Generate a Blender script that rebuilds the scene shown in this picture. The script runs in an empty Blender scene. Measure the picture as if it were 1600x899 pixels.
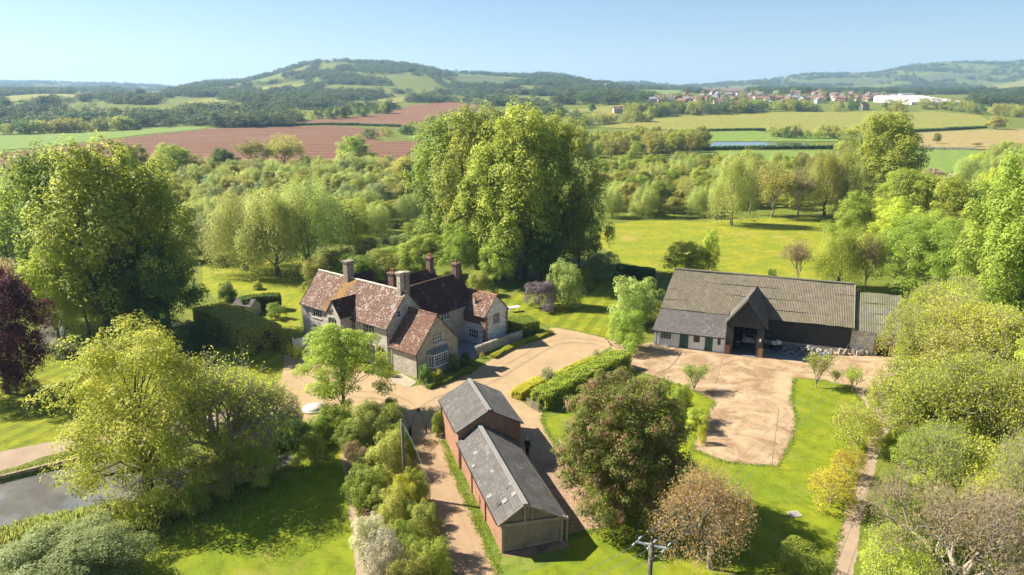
import bpy, bmesh, math, random
import numpy as np
from mathutils import Vector, Matrix
from mathutils.geometry import tessellate_polygon

scene = bpy.context.scene
R = math.radians
random.seed(7)
rng = np.random.default_rng(7)

# ------------------------------------------------------------------ camera
FPX, HROW, CAMH = 1100.0, 145.0, 32.0          # focal length in photo pixels, eye-level row, height above the yard
PITCH = math.atan((449.5 - HROW) / FPX)
cam_data = bpy.data.cameras.new('camera')
cam = bpy.data.objects.new('camera', cam_data)
scene.collection.objects.link(cam)
cam_data.sensor_width = 36.0
cam_data.lens = 36.0 * FPX / 1600.0
cam_data.clip_start = 0.5
cam_data.clip_end = 30000
cam.location = (0, 0, CAMH)
cam.rotation_euler = (math.pi / 2 - PITCH, 0, 0)
scene.camera = cam

# ------------------------------------------------------------------ sky and sun
SUN_EL, SUN_AZ = R(42), math.atan2(-0.965, 0.262)   # azimuth measured from +Y towards +X
SUN_VEC = Vector((math.sin(SUN_AZ) * math.cos(SUN_EL), math.cos(SUN_AZ) * math.cos(SUN_EL), math.sin(SUN_EL)))
world = bpy.data.worlds.new('World')
scene.world = world
world.use_nodes = True
wn = world.node_tree
sky = wn.nodes.new('ShaderNodeTexSky')
sky.sky_type = 'NISHITA'
sky.sun_disc = False
sky.sun_elevation = SUN_EL
sky.sun_rotation = SUN_AZ
sky.altitude = 500
sky.air_density = 1.0
sky.dust_density = .5
sky.ozone_density = 4.0
bg = wn.nodes['Background']
wn.links.new(sky.outputs[0], bg.inputs[0])
bg.inputs[1].default_value = 0.052
sun_data = bpy.data.lights.new('sun', 'SUN')
sun_data.energy = 5.0
sun_data.angle = R(0.53)
sun_data.color = (1.0, 0.93, 0.82)
sun = bpy.data.objects.new('sun', sun_data)
scene.collection.objects.link(sun)
sun.rotation_euler = (-SUN_VEC).to_track_quat('-Z', 'Y').to_euler()
sun.location = (-60, 40, 80)

vs = scene.view_settings
vs.view_transform = 'Standard'
vs.look = 'None'
vs.gamma = 1
vs.use_curve_mapping = False
vs.exposure = 1.4
cy = scene.cycles
cy.use_denoising = True
cy.max_bounces = 8
cy.diffuse_bounces = 5
cy.glossy_bounces = 2
cy.transmission_bounces = 6
cy.transparent_max_bounces = 6
cy.volume_bounces = 1
cy.sample_clamp_indirect = 6
cy.use_adaptive_sampling = True
cy.adaptive_threshold = 0.02

# ------------------------------------------------------------------ helpers
COL = scene.collection
CP, SP = math.cos(PITCH), math.sin(PITCH)


def ray(px, py):
    a = (px - 800) / FPX
    b = (449.5 - py) / FPX
    return Vector((a, CP + b * SP, -SP + b * CP))


def smooth(t):
    t = np.clip(t, 0, 1)
    return t * t * (3 - 2 * t)


BASE_Y = [0, 330, 450, 600, 800, 1000, 1400, 2000, 6000, 30000]
BASE_H = [0, 0, 0.6, 2.2, 9, 19, 28, 34, 40, 40]
HILL_U = [-900, 100, 250, 300, 340, 395, 440, 490, 540, 580, 620, 660, 700, 760, 850, 880, 920, 1000, 1100, 1300]
HILL_R = [150, 150, 148, 141, 134, 130, 120, 108, 102, 105, 105.5, 110, 119, 121.5, 123.5, 126, 133, 139, 145, 150]
FAR_U = [-4000, -300, 0, 100, 200, 240, 290, 330, 500, 850, 900, 960, 1000, 1040, 1080, 1150, 1200, 1260, 1330, 1400, 1440, 1490, 1530, 1560, 1600, 1900, 5000]
FAR_R = [128, 128, 130, 131, 133, 134, 139, 142, 142, 137, 135, 132, 131, 136, 135, 130.5, 126, 118.5, 117.5, 107.5, 103, 102.5, 103.5, 100, 97, 90, 95]


def height(x, y):
    x = np.asarray(x, float)
    y = np.asarray(y, float)
    h = np.interp(np.abs(y), BASE_Y, BASE_H)
    ys = np.maximum(y, 300.0)
    u = 800 + FPX * x / ys
    for (U, Rr, d0, d1, d2) in ((HILL_U, HILL_R, 1250.0, 2600.0, 4200.0), (FAR_U, FAR_R, 2600.0, 4800.0, 8200.0)):
        us = u + 9 * np.sin(x / 130 + 1.7) * np.sin(ys / 210)
        top = CAMH + (HROW - np.interp(us, U, Rr)) * d1 / FPX * 1.02
        t = np.clip((y - d0) / (d1 - d0), 0, 1)
        s = smooth(t ** 0.85)
        back = 1 - smooth((y - d1) / (d2 - d1))
        amp = np.maximum(top - h, 0)
        h = h + amp * s * np.where(y > d1, back, 1.0)
    far = smooth((y - 500) / 700)
    h = h + far * (3.0 * np.sin(x / 97 + y / 160) * np.sin(y / 131 - x / 240) + 1.2 * np.sin(x / 41 - 1) * np.sin(y / 53))
    return h


def hgt(x, y):
    return float(height(x, y))


def G(px, py, z=0.0):
    d = ray(px, py)
    return Vector((0, 0, CAMH)) + d * ((z - CAMH) / d.z)


def T(px, py):
    """pixel -> point on the terrain"""
    d = ray(px, py)
    t, o = 20.0, Vector((0, 0, CAMH))
    prev = t
    while t < 12000:
        p = o + d * t
        if p.z < hgt(p.x, p.y):
            lo, hi = prev, t
            for _ in range(24):
                m = (lo + hi) / 2
                p = o + d * m
                if p.z < hgt(p.x, p.y):
                    hi = m
                else:
                    lo = m
            return o + d * hi
        prev = t
        t *= 1.012
    return o + d * 5000


def row_of(p):
    q = Vector(p) - Vector((0, 0, CAMH))
    dep = q.y * CP - q.z * SP
    up = q.y * SP + q.z * CP
    return 449.5 - FPX * up / dep


def depth_of(p):
    q = Vector(p) - Vector((0, 0, CAMH))
    return q.y * CP - q.z * SP


def height_to_row(base, row):
    lo, hi = 0.0, 120.0
    for _ in range(40):
        m = (lo + hi) / 2
        if row_of((base[0], base[1], base[2] + m)) > row:
            lo = m
        else:
            hi = m
    return lo


def tag(o, label=None, cat=None, group=None, kind=None):
    if label:
        o['label'] = label
    if cat:
        o['category'] = cat
    if group:
        o['group'] = group
    if kind:
        o['kind'] = kind
    return o


def empty(name, loc=(0, 0, 0), rz=0.0, parent=None):
    o = bpy.data.objects.new(name, None)
    COL.objects.link(o)
    o.location = loc
    o.rotation_euler = (0, 0, rz)
    o.empty_display_size = 0.3
    if parent:
        o.parent = parent
    return o


def link(name, me, parent=None):
    o = bpy.data.objects.new(name, me)
    COL.objects.link(o)
    if parent:
        o.parent = parent
    return o


def copy_tree(o, parent=None):
    c = o.copy()
    COL.objects.link(c)
    c.parent = parent
    for ch in o.children:
        copy_tree(ch, c)
    return c


class MB:
    """collects faces and links them as one mesh object"""

    def __init__(self):
        self.v, self.f, self.m = [], [], []

    def poly(self, pts, m=0):
        n = len(self.v)
        self.v += [tuple(p) for p in pts]
        self.f.append(tuple(range(n, n + len(pts))))
        self.m.append(m)

    def box(self, c, s, m=0, rz=0.0, rot=None, taper=1.0):
        n = len(self.v)
        M = rot if rot is not None else Matrix.Rotation(rz, 3, 'Z')
        c = Vector(c)
        for dz in (-.5, .5):
            k = taper if dz > 0 else 1.0
            for dx, dy in ((-.5, -.5), (.5, -.5), (.5, .5), (-.5, .5)):
                self.v.append(tuple(c + M @ Vector((dx * s[0] * k, dy * s[1] * k, dz * s[2]))))
        for q in ((3, 2, 1, 0), (4, 5, 6, 7), (0, 1, 5, 4), (1, 2, 6, 5), (2, 3, 7, 6), (3, 0, 4, 7)):
            self.f.append(tuple(n + i for i in q))
            self.m.append(m)

    def beam(self, p, q, w, h, m=0):
        p, q = Vector(p), Vector(q)
        d = (q - p)
        L = d.length
        x = d.normalized()
        up = Vector((0, 0, 1)) if abs(x.z) < .95 else Vector((1, 0, 0))
        y = up.cross(x).normalized()
        z = x.cross(y)
        self.box((p + q) / 2, (L, w, h), m, rot=Matrix((x, y, z)).transposed())

    def tube(self, pts, rad, n=6, m=0, cap=True):
        pts = [Vector(p) for p in pts]
        if not hasattr(rad, '__len__'):
            rad = [rad] * len(pts)
        base = len(self.v)
        px = None
        for i, p in enumerate(pts):
            d = (pts[min(i + 1, len(pts) - 1)] - pts[max(i - 1, 0)]).normalized()
            if px is None:
                ref = Vector((1, 0, 0)) if abs(d.x) < .8 else Vector((0, 1, 0))
                px = (ref - d * ref.dot(d)).normalized()
            else:
                px = (px - d * px.dot(d)).normalized()
            py = d.cross(px)
            for k in range(n):
                a = 2 * math.pi * k / n
                self.v.append(tuple(p + (px * math.cos(a) + py * math.sin(a)) * rad[i]))
        for i in range(len(pts) - 1):
            for k in range(n):
                a, b = base + i * n + k, base + i * n + (k + 1) % n
                self.f.append((a, b, b + n, a + n))
                self.m.append(m)
        if cap:
            self.f.append(tuple(base + k for k in reversed(range(n))))
            self.m.append(m)
            e = base + (len(pts) - 1) * n
            self.f.append(tuple(e + k for k in range(n)))
            self.m.append(m)

    def lathe(self, prof, n=12, c=(0, 0, 0), m=0):
        self.tube([(c[0], c[1], c[2] + z) for r, z in prof], [max(r, 1e-3) for r, z in prof], n, m)

    def build(self, name, mats, parent=None, smooth=False):
        me = bpy.data.meshes.new(name)
        me.from_pydata(self.v, [], self.f)
        if not isinstance(mats, (list, tuple)):
            mats = [mats]
        for mm in mats:
            me.materials.append(mm)
        if len(mats) > 1:
            me.polygons.foreach_set('material_index', self.m)
        if smooth:
            me.polygons.foreach_set('use_smooth', [True] * len(self.f))
        me.update()
        add_uv(me)
        return link(name, me, parent)


def add_uv(me):
    uv = me.uv_layers.new(name='UVMap')
    nl = len(me.loops)
    if nl == 0:
        return
    co = np.empty(len(me.vertices) * 3)
    me.vertices.foreach_get('co', co)
    co = co.reshape(-1, 3)
    lv = np.empty(nl, int)
    me.loops.foreach_get('vertex_index', lv)
    nf = len(me.polygons)
    nor = np.empty(nf * 3)
    me.polygons.foreach_get('normal', nor)
    nor = nor.reshape(-1, 3)
    tot = np.empty(nf, int)
    me.polygons.foreach_get('loop_total', tot)
    fl = np.repeat(np.arange(nf), tot)
    t = np.stack([-nor[:, 1], nor[:, 0], np.zeros(nf)], 1)
    ln = np.linalg.norm(t, axis=1)
    flat = ln < 0.05
    t[flat] = (1, 0, 0)
    ln[flat] = 1
    t /= ln[:, None]
    b = np.cross(nor, t)
    p = co[lv]
    out = np.stack([(p * t[fl]).sum(1), (p * b[fl]).sum(1)], 1)
    uv.data.foreach_set('uv', out.ravel())


# ------------------------------------------------------------------ materials
def new_mat(name):
    m = bpy.data.materials.new(name)
    m.use_nodes = True
    nt = m.node_tree
    nt.nodes.clear()
    out = nt.nodes.new('ShaderNodeOutputMaterial')
    return m, nt, out


def nd(nt, typ, ins=None, **kw):
    n = nt.nodes.new(typ)
    for k, v in kw.items():
        setattr(n, k, v)
    for k, v in (ins or {}).items():
        if isinstance(v, bpy.types.NodeSocket):
            nt.links.new(v, n.inputs[k])
        else:
            n.inputs[k].default_value = v
    return n


def c4(c):
    return (c[0], c[1], c[2], 1)


def ramp(nt, fac, stops):
    r = nt.nodes.new('ShaderNodeValToRGB')
    els = r.color_ramp.elements
    while len(els) < len(stops):
        els.new(0.5)
    for e, (p, c) in zip(els, stops):
        e.position = p
        e.color = c4(c) if len(c) == 3 else c
    nt.links.new(fac, r.inputs[0])
    return r.outputs[0]


def coords(nt, kind='Object', scale=(1, 1, 1)):
    tc = nt.nodes.new('ShaderNodeTexCoord')
    mp = nd(nt, 'ShaderNodeMapping', {'Vector': tc.outputs[kind], 'Scale': scale})
    return mp.outputs[0]


def noise(nt, vec, scale, detail=5, rough=.6, dist=0.0):
    n = nd(nt, 'ShaderNodeTexNoise', {'Vector': vec, 'Scale': scale, 'Detail': detail, 'Roughness': rough, 'Distortion': dist})
    return n.outputs['Fac']


def mix(nt, fac, a, b, mode='MIX'):
    n = nt.nodes.new('ShaderNodeMix')
    n.data_type = 'RGBA'
    n.blend_type = mode
    for s, v in ((n.inputs[0], fac), (n.inputs[6], a), (n.inputs[7], b)):
        if isinstance(v, bpy.types.NodeSocket):
            nt.links.new(v, s)
        elif isinstance(v, (int, float)):
            s.default_value = v
        else:
            s.default_value = c4(v)
    return n.outputs[2]


def math_n(nt, op, a, b=0.5):
    n = nt.nodes.new('ShaderNodeMath')
    n.operation = op
    for s, v in ((n.inputs[0], a), (n.inputs[1], b)):
        if isinstance(v, bpy.types.NodeSocket):
            nt.links.new(v, s)
        else:
            s.default_value = v
    return n.outputs[0]


def finish(nt, out, col, rough=.85, bump=None, bstr=.4, bdist=.05, spec=.3, metal=0.0):
    p = nt.nodes.new('ShaderNodeBsdfPrincipled')
    p.inputs['Roughness'].default_value = rough
    p.inputs['Specular IOR Level'].default_value = spec
    p.inputs['Metallic'].default_value = metal
    if isinstance(col, bpy.types.NodeSocket):
        nt.links.new(col, p.inputs['Base Color'])
    else:
        p.inputs['Base Color'].default_value = c4(col)
    if bump is not None:
        b = nd(nt, 'ShaderNodeBump', {'Height': bump, 'Strength': bstr, 'Distance': bdist})
        nt.links.new(b.outputs[0], p.inputs['Normal'])
    nt.links.new(p.outputs[0], out.inputs[0])


def surf(name, stops, scale=2.0, detail=6, rough=.85, bstr=.3, bdist=.04, big=None, kind='Object', spec=.25, metal=0.0, nr=.62):
    """noise-coloured surface; big = (scale, colour, lo, hi) overlays blotches"""
    m, nt, out = new_mat(name)
    v = coords(nt, kind)
    f = noise(nt, v, scale, detail, nr)
    col = ramp(nt, f, stops)
    for bb in (big or []):
        g = noise(nt, v, bb[0], 5, .6)
        k = ramp(nt, g, [(bb[2], (0, 0, 0)), (bb[3], (1, 1, 1))])
        col = mix(nt, k, col, bb[1])
    finish(nt, out, col, rough, f, bstr, bdist, spec, metal)
    return m


def plain(name, col, rough=.6, metal=0.0, spec=.4):
    return surf(name, [(.25, tuple(x * .82 for x in col)), (.75, tuple(min(1, x * 1.12) for x in col))], 6, 4, rough, .1, .01, spec=spec, metal=metal)


M = {}
def leaf_mat(name, a, b, trans=.5, var=.4, clump=None, cs=.6, thr=.55):
    """a, b: two leaf colours mixed leaf by leaf; each tree shifts a little; clump: colour of whole sprays"""
    m, nt, out = new_mat(name)
    geo = nt.nodes.new('ShaderNodeNewGeometry')
    oi = nt.nodes.new('ShaderNodeObjectInfo')
    col = mix(nt, geo.outputs['Random Per Island'], a, b)
    tc = nt.nodes.new('ShaderNodeTexCoord')
    n = noise(nt, tc.outputs['Object'], cs, 3, .6)
    if clump:
        k = ramp(nt, n, [(thr, (0, 0, 0)), (thr + .14, (.85, .85, .85))])
        col = mix(nt, k, col, clump)
    hs = nd(nt, 'ShaderNodeHueSaturation', {'Color': col, 'Saturation': .97})
    h = math_n(nt, 'MULTIPLY_ADD', oi.outputs['Random'], .035)
    h.node.inputs[2].default_value = .470
    nt.links.new(h, hs.inputs['Hue'])
    r2 = math_n(nt, 'FRACT', math_n(nt, 'MULTIPLY', oi.outputs['Random'], 7.31))
    v = math_n(nt, 'MULTIPLY_ADD', r2, var)
    v.node.inputs[2].default_value = 1 - var / 2
    v2 = math_n(nt, 'MULTIPLY_ADD', n, .5)
    v2.node.inputs[2].default_value = .75
    nt.links.new(math_n(nt, 'MULTIPLY', v, v2), hs.inputs['Value'])
    col = hs.outputs[0]
    d = nd(nt, 'ShaderNodeBsdfPrincipled', {'Base Color': col, 'Roughness': .55, 'Specular IOR Level': .25})
    t = nd(nt, 'ShaderNodeBsdfTranslucent', {'Color': mix(nt, .5, col, (.9, 1.0, .25), 'MULTIPLY')})
    t2 = nd(nt, 'ShaderNodeHueSaturation', {'Color': col, 'Value': 1.45})
    nt.links.new(t2.outputs[0], t.inputs['Color'])
    ms = nd(nt, 'ShaderNodeMixShader', {0: trans, 1: d.outputs[0], 2: t.outputs[0]})
    nt.links.new(ms.outputs[0], out.inputs[0])
    return m


# foliage colours (a: darker leaf, b: lighter leaf)
LEAF = dict(
    lime=((0.276, 0.375, 0.04), (0.515, 0.585, 0.071)),
    bright=((0.197, 0.292, 0.033), (0.385, 0.472, 0.066)),
    mid=((0.193, 0.258, 0.032), (0.374, 0.417, 0.057)),
    poplar=((0.202, 0.294, 0.037), (0.407, 0.494, 0.079)),
    willow=((0.245, 0.327, 0.072), (0.431, 0.478, 0.129)),
    dark=((0.064, 0.137, 0.023), (0.137, 0.227, 0.037)),
    olive=((0.245, 0.282, 0.047), (0.421, 0.428, 0.085)),
    grey=((0.179, 0.232, 0.077), (0.326, 0.378, 0.153)),
    tan=((0.266, 0.224, 0.078), (0.42, 0.35, 0.144)),
    copper=((0.05, 0.017, 0.022), (0.143, 0.042, 0.05)),
    yellow=((.50, .45, .015), (.68, .62, .03)),
    brown=((0.317, 0.203, 0.071), (0.501, 0.336, 0.128)),
    white=((.42, .42, .22), (.66, .64, .45)),
    hedge=((0.163, 0.268, 0.023), (0.345, 0.441, 0.042)),
    box=((0.363, 0.405, 0.026), (0.594, 0.555, 0.052)),
    blade=((0.156, 0.238, 0.026), (0.312, 0.389, 0.059)),
    reed=((0.165, 0.24, 0.046), (0.314, 0.375, 0.091)),
    mauve=((.13, .11, .10), (.25, .19, .21)),
    photinia=((0.098, 0.161, 0.024), (0.222, 0.271, 0.041)),
    hill=((0.062, 0.105, 0.036), (0.119, 0.169, 0.059)),
    broad=((0.186, 0.258, 0.032), (0.39, 0.451, 0.061)),
)
for k, (a, b) in LEAF.items():
    M[k] = leaf_mat('leaf_' + k, a, b, clump={'photinia': (.42, .25, .14), 'lime': (.38, .42, .07), 'olive': (.33, .31, .07)}.get(k), cs={'photinia': 1.1}.get(k, .5), thr={'photinia': .5}.get(k, .55))

M['bark'] = surf('bark', [(.3, (.07, .055, .04)), (.7, (.2, .165, .125))], 5, 6, .95, .8, .05)
M['twig'] = surf('twig', [(.3, (.22, .18, .13)), (.7, (.42, .36, .28))], 5, 5, .95, .4, .03)
M['soil'] = surf('soil', [(.3, (.11, .065, .04)), (.7, (.26, .165, .10))], 3, 8, .95, .6, .05)


def grass_mat(name, a, b, c, stripe=None, blotch=None, fine=9.0):
    m, nt, out = new_mat(name)
    v = coords(nt, 'Object')
    f1 = noise(nt, v, fine, 6, .75)
    f2 = noise(nt, v, .22, 5, .65)
    col = ramp(nt, f1, [(.3, tuple(x * .8 for x in a)), (.5, b), (.7, tuple(x * 1.15 for x in c))])
    col = mix(nt, ramp(nt, f2, [(.42, (0, 0, 0)), (.62, (1, 1, 1))]), col, tuple(x * y for x, y in zip(b, (1.5, 1.2, 1.3))))
    f3 = noise(nt, v, 1.0, 7, .75)
    col = mix(nt, ramp(nt, f3, [(.47, (0, 0, 0)), (.68, (.9, .9, .9))]), col, tuple(x * .62 for x in b))
    if blotch:
        f4 = noise(nt, v, .09, 6, .7)
        col = mix(nt, ramp(nt, f4, [(.56, (0, 0, 0)), (.7, (1, 1, 1))]), col, blotch)
    if stripe:
        ang, per, amt = stripe
        mp = nd(nt, 'ShaderNodeMapping', {'Vector': v, 'Rotation': (0, 0, ang)})
        w = nd(nt, 'ShaderNodeTexWave', {'Vector': mp.outputs[0], 'Scale': 1 / per * .314, 'Distortion': .6, 'Detail': 2}, wave_type='BANDS', bands_direction='X')
        k = ramp(nt, w.outputs['Fac'], [(.35, (1 - amt,) * 3), (.65, (1 + amt * .0,) * 3)])
        col = mix(nt, 1.0, col, k, 'MULTIPLY')
    finish(nt, out, col, .9, f1, .5, .06, .15)
    return m


M['terrain'] = grass_mat('meadow', (.065, .10, .012), (.11, .145, .018), (.16, .185, .03), blotch=(.13, .13, .05), fine=3.0)
M['lawn'] = grass_mat('lawn', (.10, .15, .008), (.165, .205, .010), (.22, .245, .018), stripe=(R(20), 2.2, .24))
M['mown'] = grass_mat('mown_grass', (.09, .145, .008), (.145, .195, .009), (.21, .245, .02), stripe=(R(-35), 2.4, .1), blotch=(.27, .225, .055))
M['dry_lawn'] = grass_mat('dry_lawn', (.125, .17, .010), (.185, .22, .014), (.245, .265, .03), stripe=(R(60), 3.0, .05), blotch=(.33, .25, .07))
M['rough'] = grass_mat('rough_grass', (.06, .11, .014), (.11, .17, .02), (.17, .21, .04), blotch=(.2, .19, .06), fine=5)
M['pasture'] = grass_mat('pasture', (.15, .175, .03), (.19, .205, .036), (.23, .235, .05), stripe=(R(70), 14, .07), blotch=(.30, .27, .08), fine=.8)
M['pasture_green'] = grass_mat('pasture_green', (.10, .18, .03), (.135, .215, .035), (.17, .24, .05), stripe=(R(30), 9, .06), fine=.8)
M['hillgrass'] = grass_mat('hill_grass', (.065, .09, .028), (.085, .11, .034), (.105, .13, .04), fine=.5)
M['hay'] = grass_mat('dry_pasture', (.21, .18, .06), (.26, .22, .075), (.30, .26, .10), stripe=(R(80), 12, .08), blotch=(.2, .22, .06), fine=.8)


def plough_mat(name, ang, per, amt):
    m, nt, out = new_mat(name)
    v = coords(nt, 'Object')
    f = noise(nt, v, .35, 8, .7)
    col = ramp(nt, f, [(.3, (.135, .066, .035)), (.7, (.225, .12, .068))])
    mp = nd(nt, 'ShaderNodeMapping', {'Vector': v, 'Rotation': (0, 0, ang)})
    w = nd(nt, 'ShaderNodeTexWave', {'Vector': mp.outputs[0], 'Scale': .314 / per, 'Distortion': .5, 'Detail': 3, 'Detail Scale': .4}, wave_type='BANDS', bands_direction='Y')
    k = ramp(nt, w.outputs['Fac'], [(.0, (amt,) * 3), (.35, (1, 1, 1))])
    col = mix(nt, 1.0, col, k, 'MULTIPLY')
    g = noise(nt, v, .012, 4, .6)
    col = mix(nt, ramp(nt, g, [(.5, (0, 0, 0)), (.75, (.6, .6, .6))]), col, (.20, .125, .07))
    finish(nt, out, col, .95, f, .5, .1, .1)
    return m


M['plough'] = plough_mat('ploughed_soil', R(-8), 17.0, .45)
M['plough_far'] = plough_mat('ploughed_soil_pale', R(25), 26.0, .85)


def gravel_mat(name, a, b, c, tracks=None):
    m, nt, out = new_mat(name)
    v = coords(nt, 'Object')
    f1 = noise(nt, v, 14, 6, .8)
    f2 = noise(nt, v, .35, 6, .7)
    f3 = noise(nt, v, 2.2, 6, .7)
    col = ramp(nt, f1, [(.25, a), (.5, b), (.75, c)])
    col = mix(nt, ramp(nt, f2, [(.4, (0, 0, 0)), (.7, (.75, .75, .75))]), col, tuple(x * .7 for x in b))
    col = mix(nt, ramp(nt, f3, [(.55, (0, 0, 0)), (.8, (.6, .6, .6))]), col, tuple(x * .62 for x in b))
    vo = nd(nt, 'ShaderNodeTexVoronoi', {'Vector': v, 'Scale': 30})
    finish(nt, out, col, .95, vo.outputs['Distance'], .5, .02, .15)
    return m


M['gravel'] = gravel_mat('gravel', (.25, .17, .088), (.375, .265, .145), (.48, .355, .215))
M['track'] = gravel_mat('dirt_track', (.21, .135, .075), (.33, .225, .13), (.44, .325, .205))
M['path'] = gravel_mat('path_gravel', (.22, .155, .10), (.33, .245, .165), (.43, .335, .24))


def concrete_mat():
    m, nt, out = new_mat('yard_concrete')
    v = coords(nt, 'Object')
    f1 = noise(nt, v, 7, 8, .75)
    col = ramp(nt, f1, [(.3, (.31, .215, .12)), (.7, (.48, .355, .22))])
    f2 = noise(nt, v, .28, 7, .72, .8)
    col = mix(nt, ramp(nt, f2, [(.42, (0, 0, 0)), (.6, (1, 1, 1))]), col, (.23, .145, .075))
    f3 = noise(nt, v, .9, 7, .75)
    col = mix(nt, ramp(nt, f3, [(.56, (0, 0, 0)), (.74, (.7, .7, .7))]), col, (.50, .42, .31))
    f4 = noise(nt, v, 1.7, 8, .8)
    col = mix(nt, ramp(nt, f4, [(.56, (0, 0, 0)), (.68, (.75, .75, .75))]), col, (.15, .11, .065))
    finish(nt, out, col, .9, f1, .35, .03, .2)
    return m


M['concrete'] = concrete_mat()
M['bare'] = surf('bare_soil', [(.3, (.20, .12, .075)), (.7, (.37, .25, .16))], 4, 8, .95, .5, .05, big=[(.5, (.14, .10, .055), .5, .7), (1.6, (.42, .33, .2), .6, .75)])


def water_mat(name, col):
    m, nt, out = new_mat(name)
    v = coords(nt, 'Object')
    f = noise(nt, v, 1.6, 4, .6)
    g = noise(nt, v, .25, 5, .65)
    c = ramp(nt, g, [(.35, tuple(x * .65 for x in col)), (.65, tuple(x * 1.15 for x in col))])
    finish(nt, out, c, .03, f, .04, .02, 1.0)
    return m


M['pond'] = water_mat('pond_water', (.15, .145, .125))
M['flood'] = water_mat('flood_water', (.06, .06, .05))


# ------------------------------------------------------------------ terrain
POND_PX = [(-140, 790), (-60, 764), (0, 748), (70, 731), (130, 717), (170, 712), (230, 722), (300, 726), (360, 716), (420, 704), (452, 700),
           (462, 712), (430, 735), (380, 752), (320, 766), (260, 776), (200, 786), (165, 788), (110, 797), (40, 812), (-40, 830), (-140, 850)]
POND = np.array([tuple(G(x, y)[:2]) for x, y in POND_PX])
BROOK_PX = [(55, 470), (85, 455), (100, 480), (105, 520), (85, 545), (60, 540)]
BROOK = np.array([tuple(G(x, y)[:2]) for x, y in BROOK_PX])


def poly_sdf(X, Y, P):
    """signed distance, negative inside"""
    d = np.full(X.shape, 1e9)
    ins = np.zeros(X.shape, bool)
    n = len(P)
    for i in range(n):
        a, b = P[i], P[(i + 1) % n]
        e = b - a
        t = np.clip(((X - a[0]) * e[0] + (Y - a[1]) * e[1]) / (e @ e), 0, 1)
        d = np.minimum(d, np.hypot(X - a[0] - t * e[0], Y - a[1] - t * e[1]))
        c = (a[1] > Y) != (b[1] > Y)
        with np.errstate(divide='ignore', invalid='ignore'):
            xi = a[0] + (Y - a[1]) * e[0] / (e[1] if e[1] else 1e-9)
        ins ^= c & (X < xi)
    return np.where(ins, -d, d)


def build_terrain():
    ys = [-400, -200, -100, -40, 0, 12]
    y = 20.0
    while y < 100:
        ys.append(y)
        y += .55
    while y < 8600:
        ys.append(y)
        y *= 1.0165
    ys = np.array(ys)
    us = np.linspace(-420, 1900, 330)
    Y, U = np.meshgrid(ys, us, indexing='ij')
    X = (U - 800) / FPX * np.maximum(Y, 40.0)
    edge = np.linspace(0, 1, 13)[1:]
    XL = X[:, :1] + (-10000 - X[:, :1]) * edge[::-1] ** 1.6
    XR = X[:, -1:] + (10000 - X[:, -1:]) * edge ** 1.6
    X = np.concatenate([XL, X, XR], 1)
    Y = np.repeat(Y[:, :1], X.shape[1], 1)
    Z = height(X, np.maximum(Y, 0))
    near = Y < 130
    sd = np.where(near, poly_sdf(X, Y, POND), 99)
    Z = Z - .95 * smooth((.35 - sd) / .9)
    sd = np.where(near, poly_sdf(X, Y, BROOK), 99)
    Z = Z - .9 * smooth((.4 - sd) / 1.2)
    bump = .05 * np.sin(X * 1.3) * np.sin(Y * 1.1)
    nr, nc = Y.shape
    co = np.stack([X, Y, Z], -1).reshape(-1, 3)
    i = np.arange(nr * nc).reshape(nr, nc)
    quads = np.stack([i[:-1, :-1], i[:-1, 1:], i[1:, 1:], i[1:, :-1]], -1).reshape(-1, 4)
    me = grid_mesh('ground', co, quads)
    me.materials.append(M['terrain'])
    me.polygons.foreach_set('use_smooth', np.ones(len(quads), bool))
    o = link('ground', me)
    tag(o, kind='structure')
    o['label'] = 'green meadow ground rolling away to the downs'


def grid_mesh(name, co, faces):
    me = bpy.data.meshes.new(name)
    n, k = faces.shape
    me.vertices.add(len(co))
    me.vertices.foreach_set('co', np.ascontiguousarray(co, dtype=np.float32).ravel())
    me.loops.add(n * k)
    me.loops.foreach_set('vertex_index', np.ascontiguousarray(faces, dtype=np.int32).ravel())
    me.polygons.add(n)
    me.polygons.foreach_set('loop_start', np.arange(0, n * k, k, dtype=np.int32))
    me.update(calc_edges=True)
    return me


build_terrain()


def ragged(P, step, amt):
    """resample an outline and roughen it"""
    out = []
    n = len(P)
    for i in range(n):
        a, b = Vector(P[i][:2]), Vector(P[(i + 1) % n][:2])
        L = (b - a).length
        k = max(1, int(L / step))
        nrm = Vector((-(b - a).y, (b - a).x)).normalized() if L > 0 else Vector((0, 0))
        for j in range(k):
            p = a.lerp(b, j / k)
            w = amt * (math.sin(p.x * .61 + p.y * .83) * .45 + math.sin(p.x * 2.3 - p.y * 1.7) * .25 + random.uniform(-.5, .5))
            out.append(p + nrm * w)
    return out


def flat_patch(name, px, mat, z, label, step=.35, amt=.15, world=False):
    P = [Vector(p) for p in px] if world else [G(x, y) for x, y in px]
    Q = ragged(P, step, amt)
    me = bpy.data.meshes.new(name)
    pts = [(p.x, p.y, z) for p in Q]
    tri = tessellate_polygon([[Vector(p) for p in pts]])
    fs = []
    for t in tri:
        a, b, c = (Vector(pts[i]) for i in t)
        fs.append(t if (b - a).cross(c - a).z > 0 else (t[0], t[2], t[1]))
    me.from_pydata(pts, [], fs)
    me.materials.append(mat)
    o = link(name, me)
    tag(o, kind='structure')
    o['label'] = label
    return o


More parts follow.
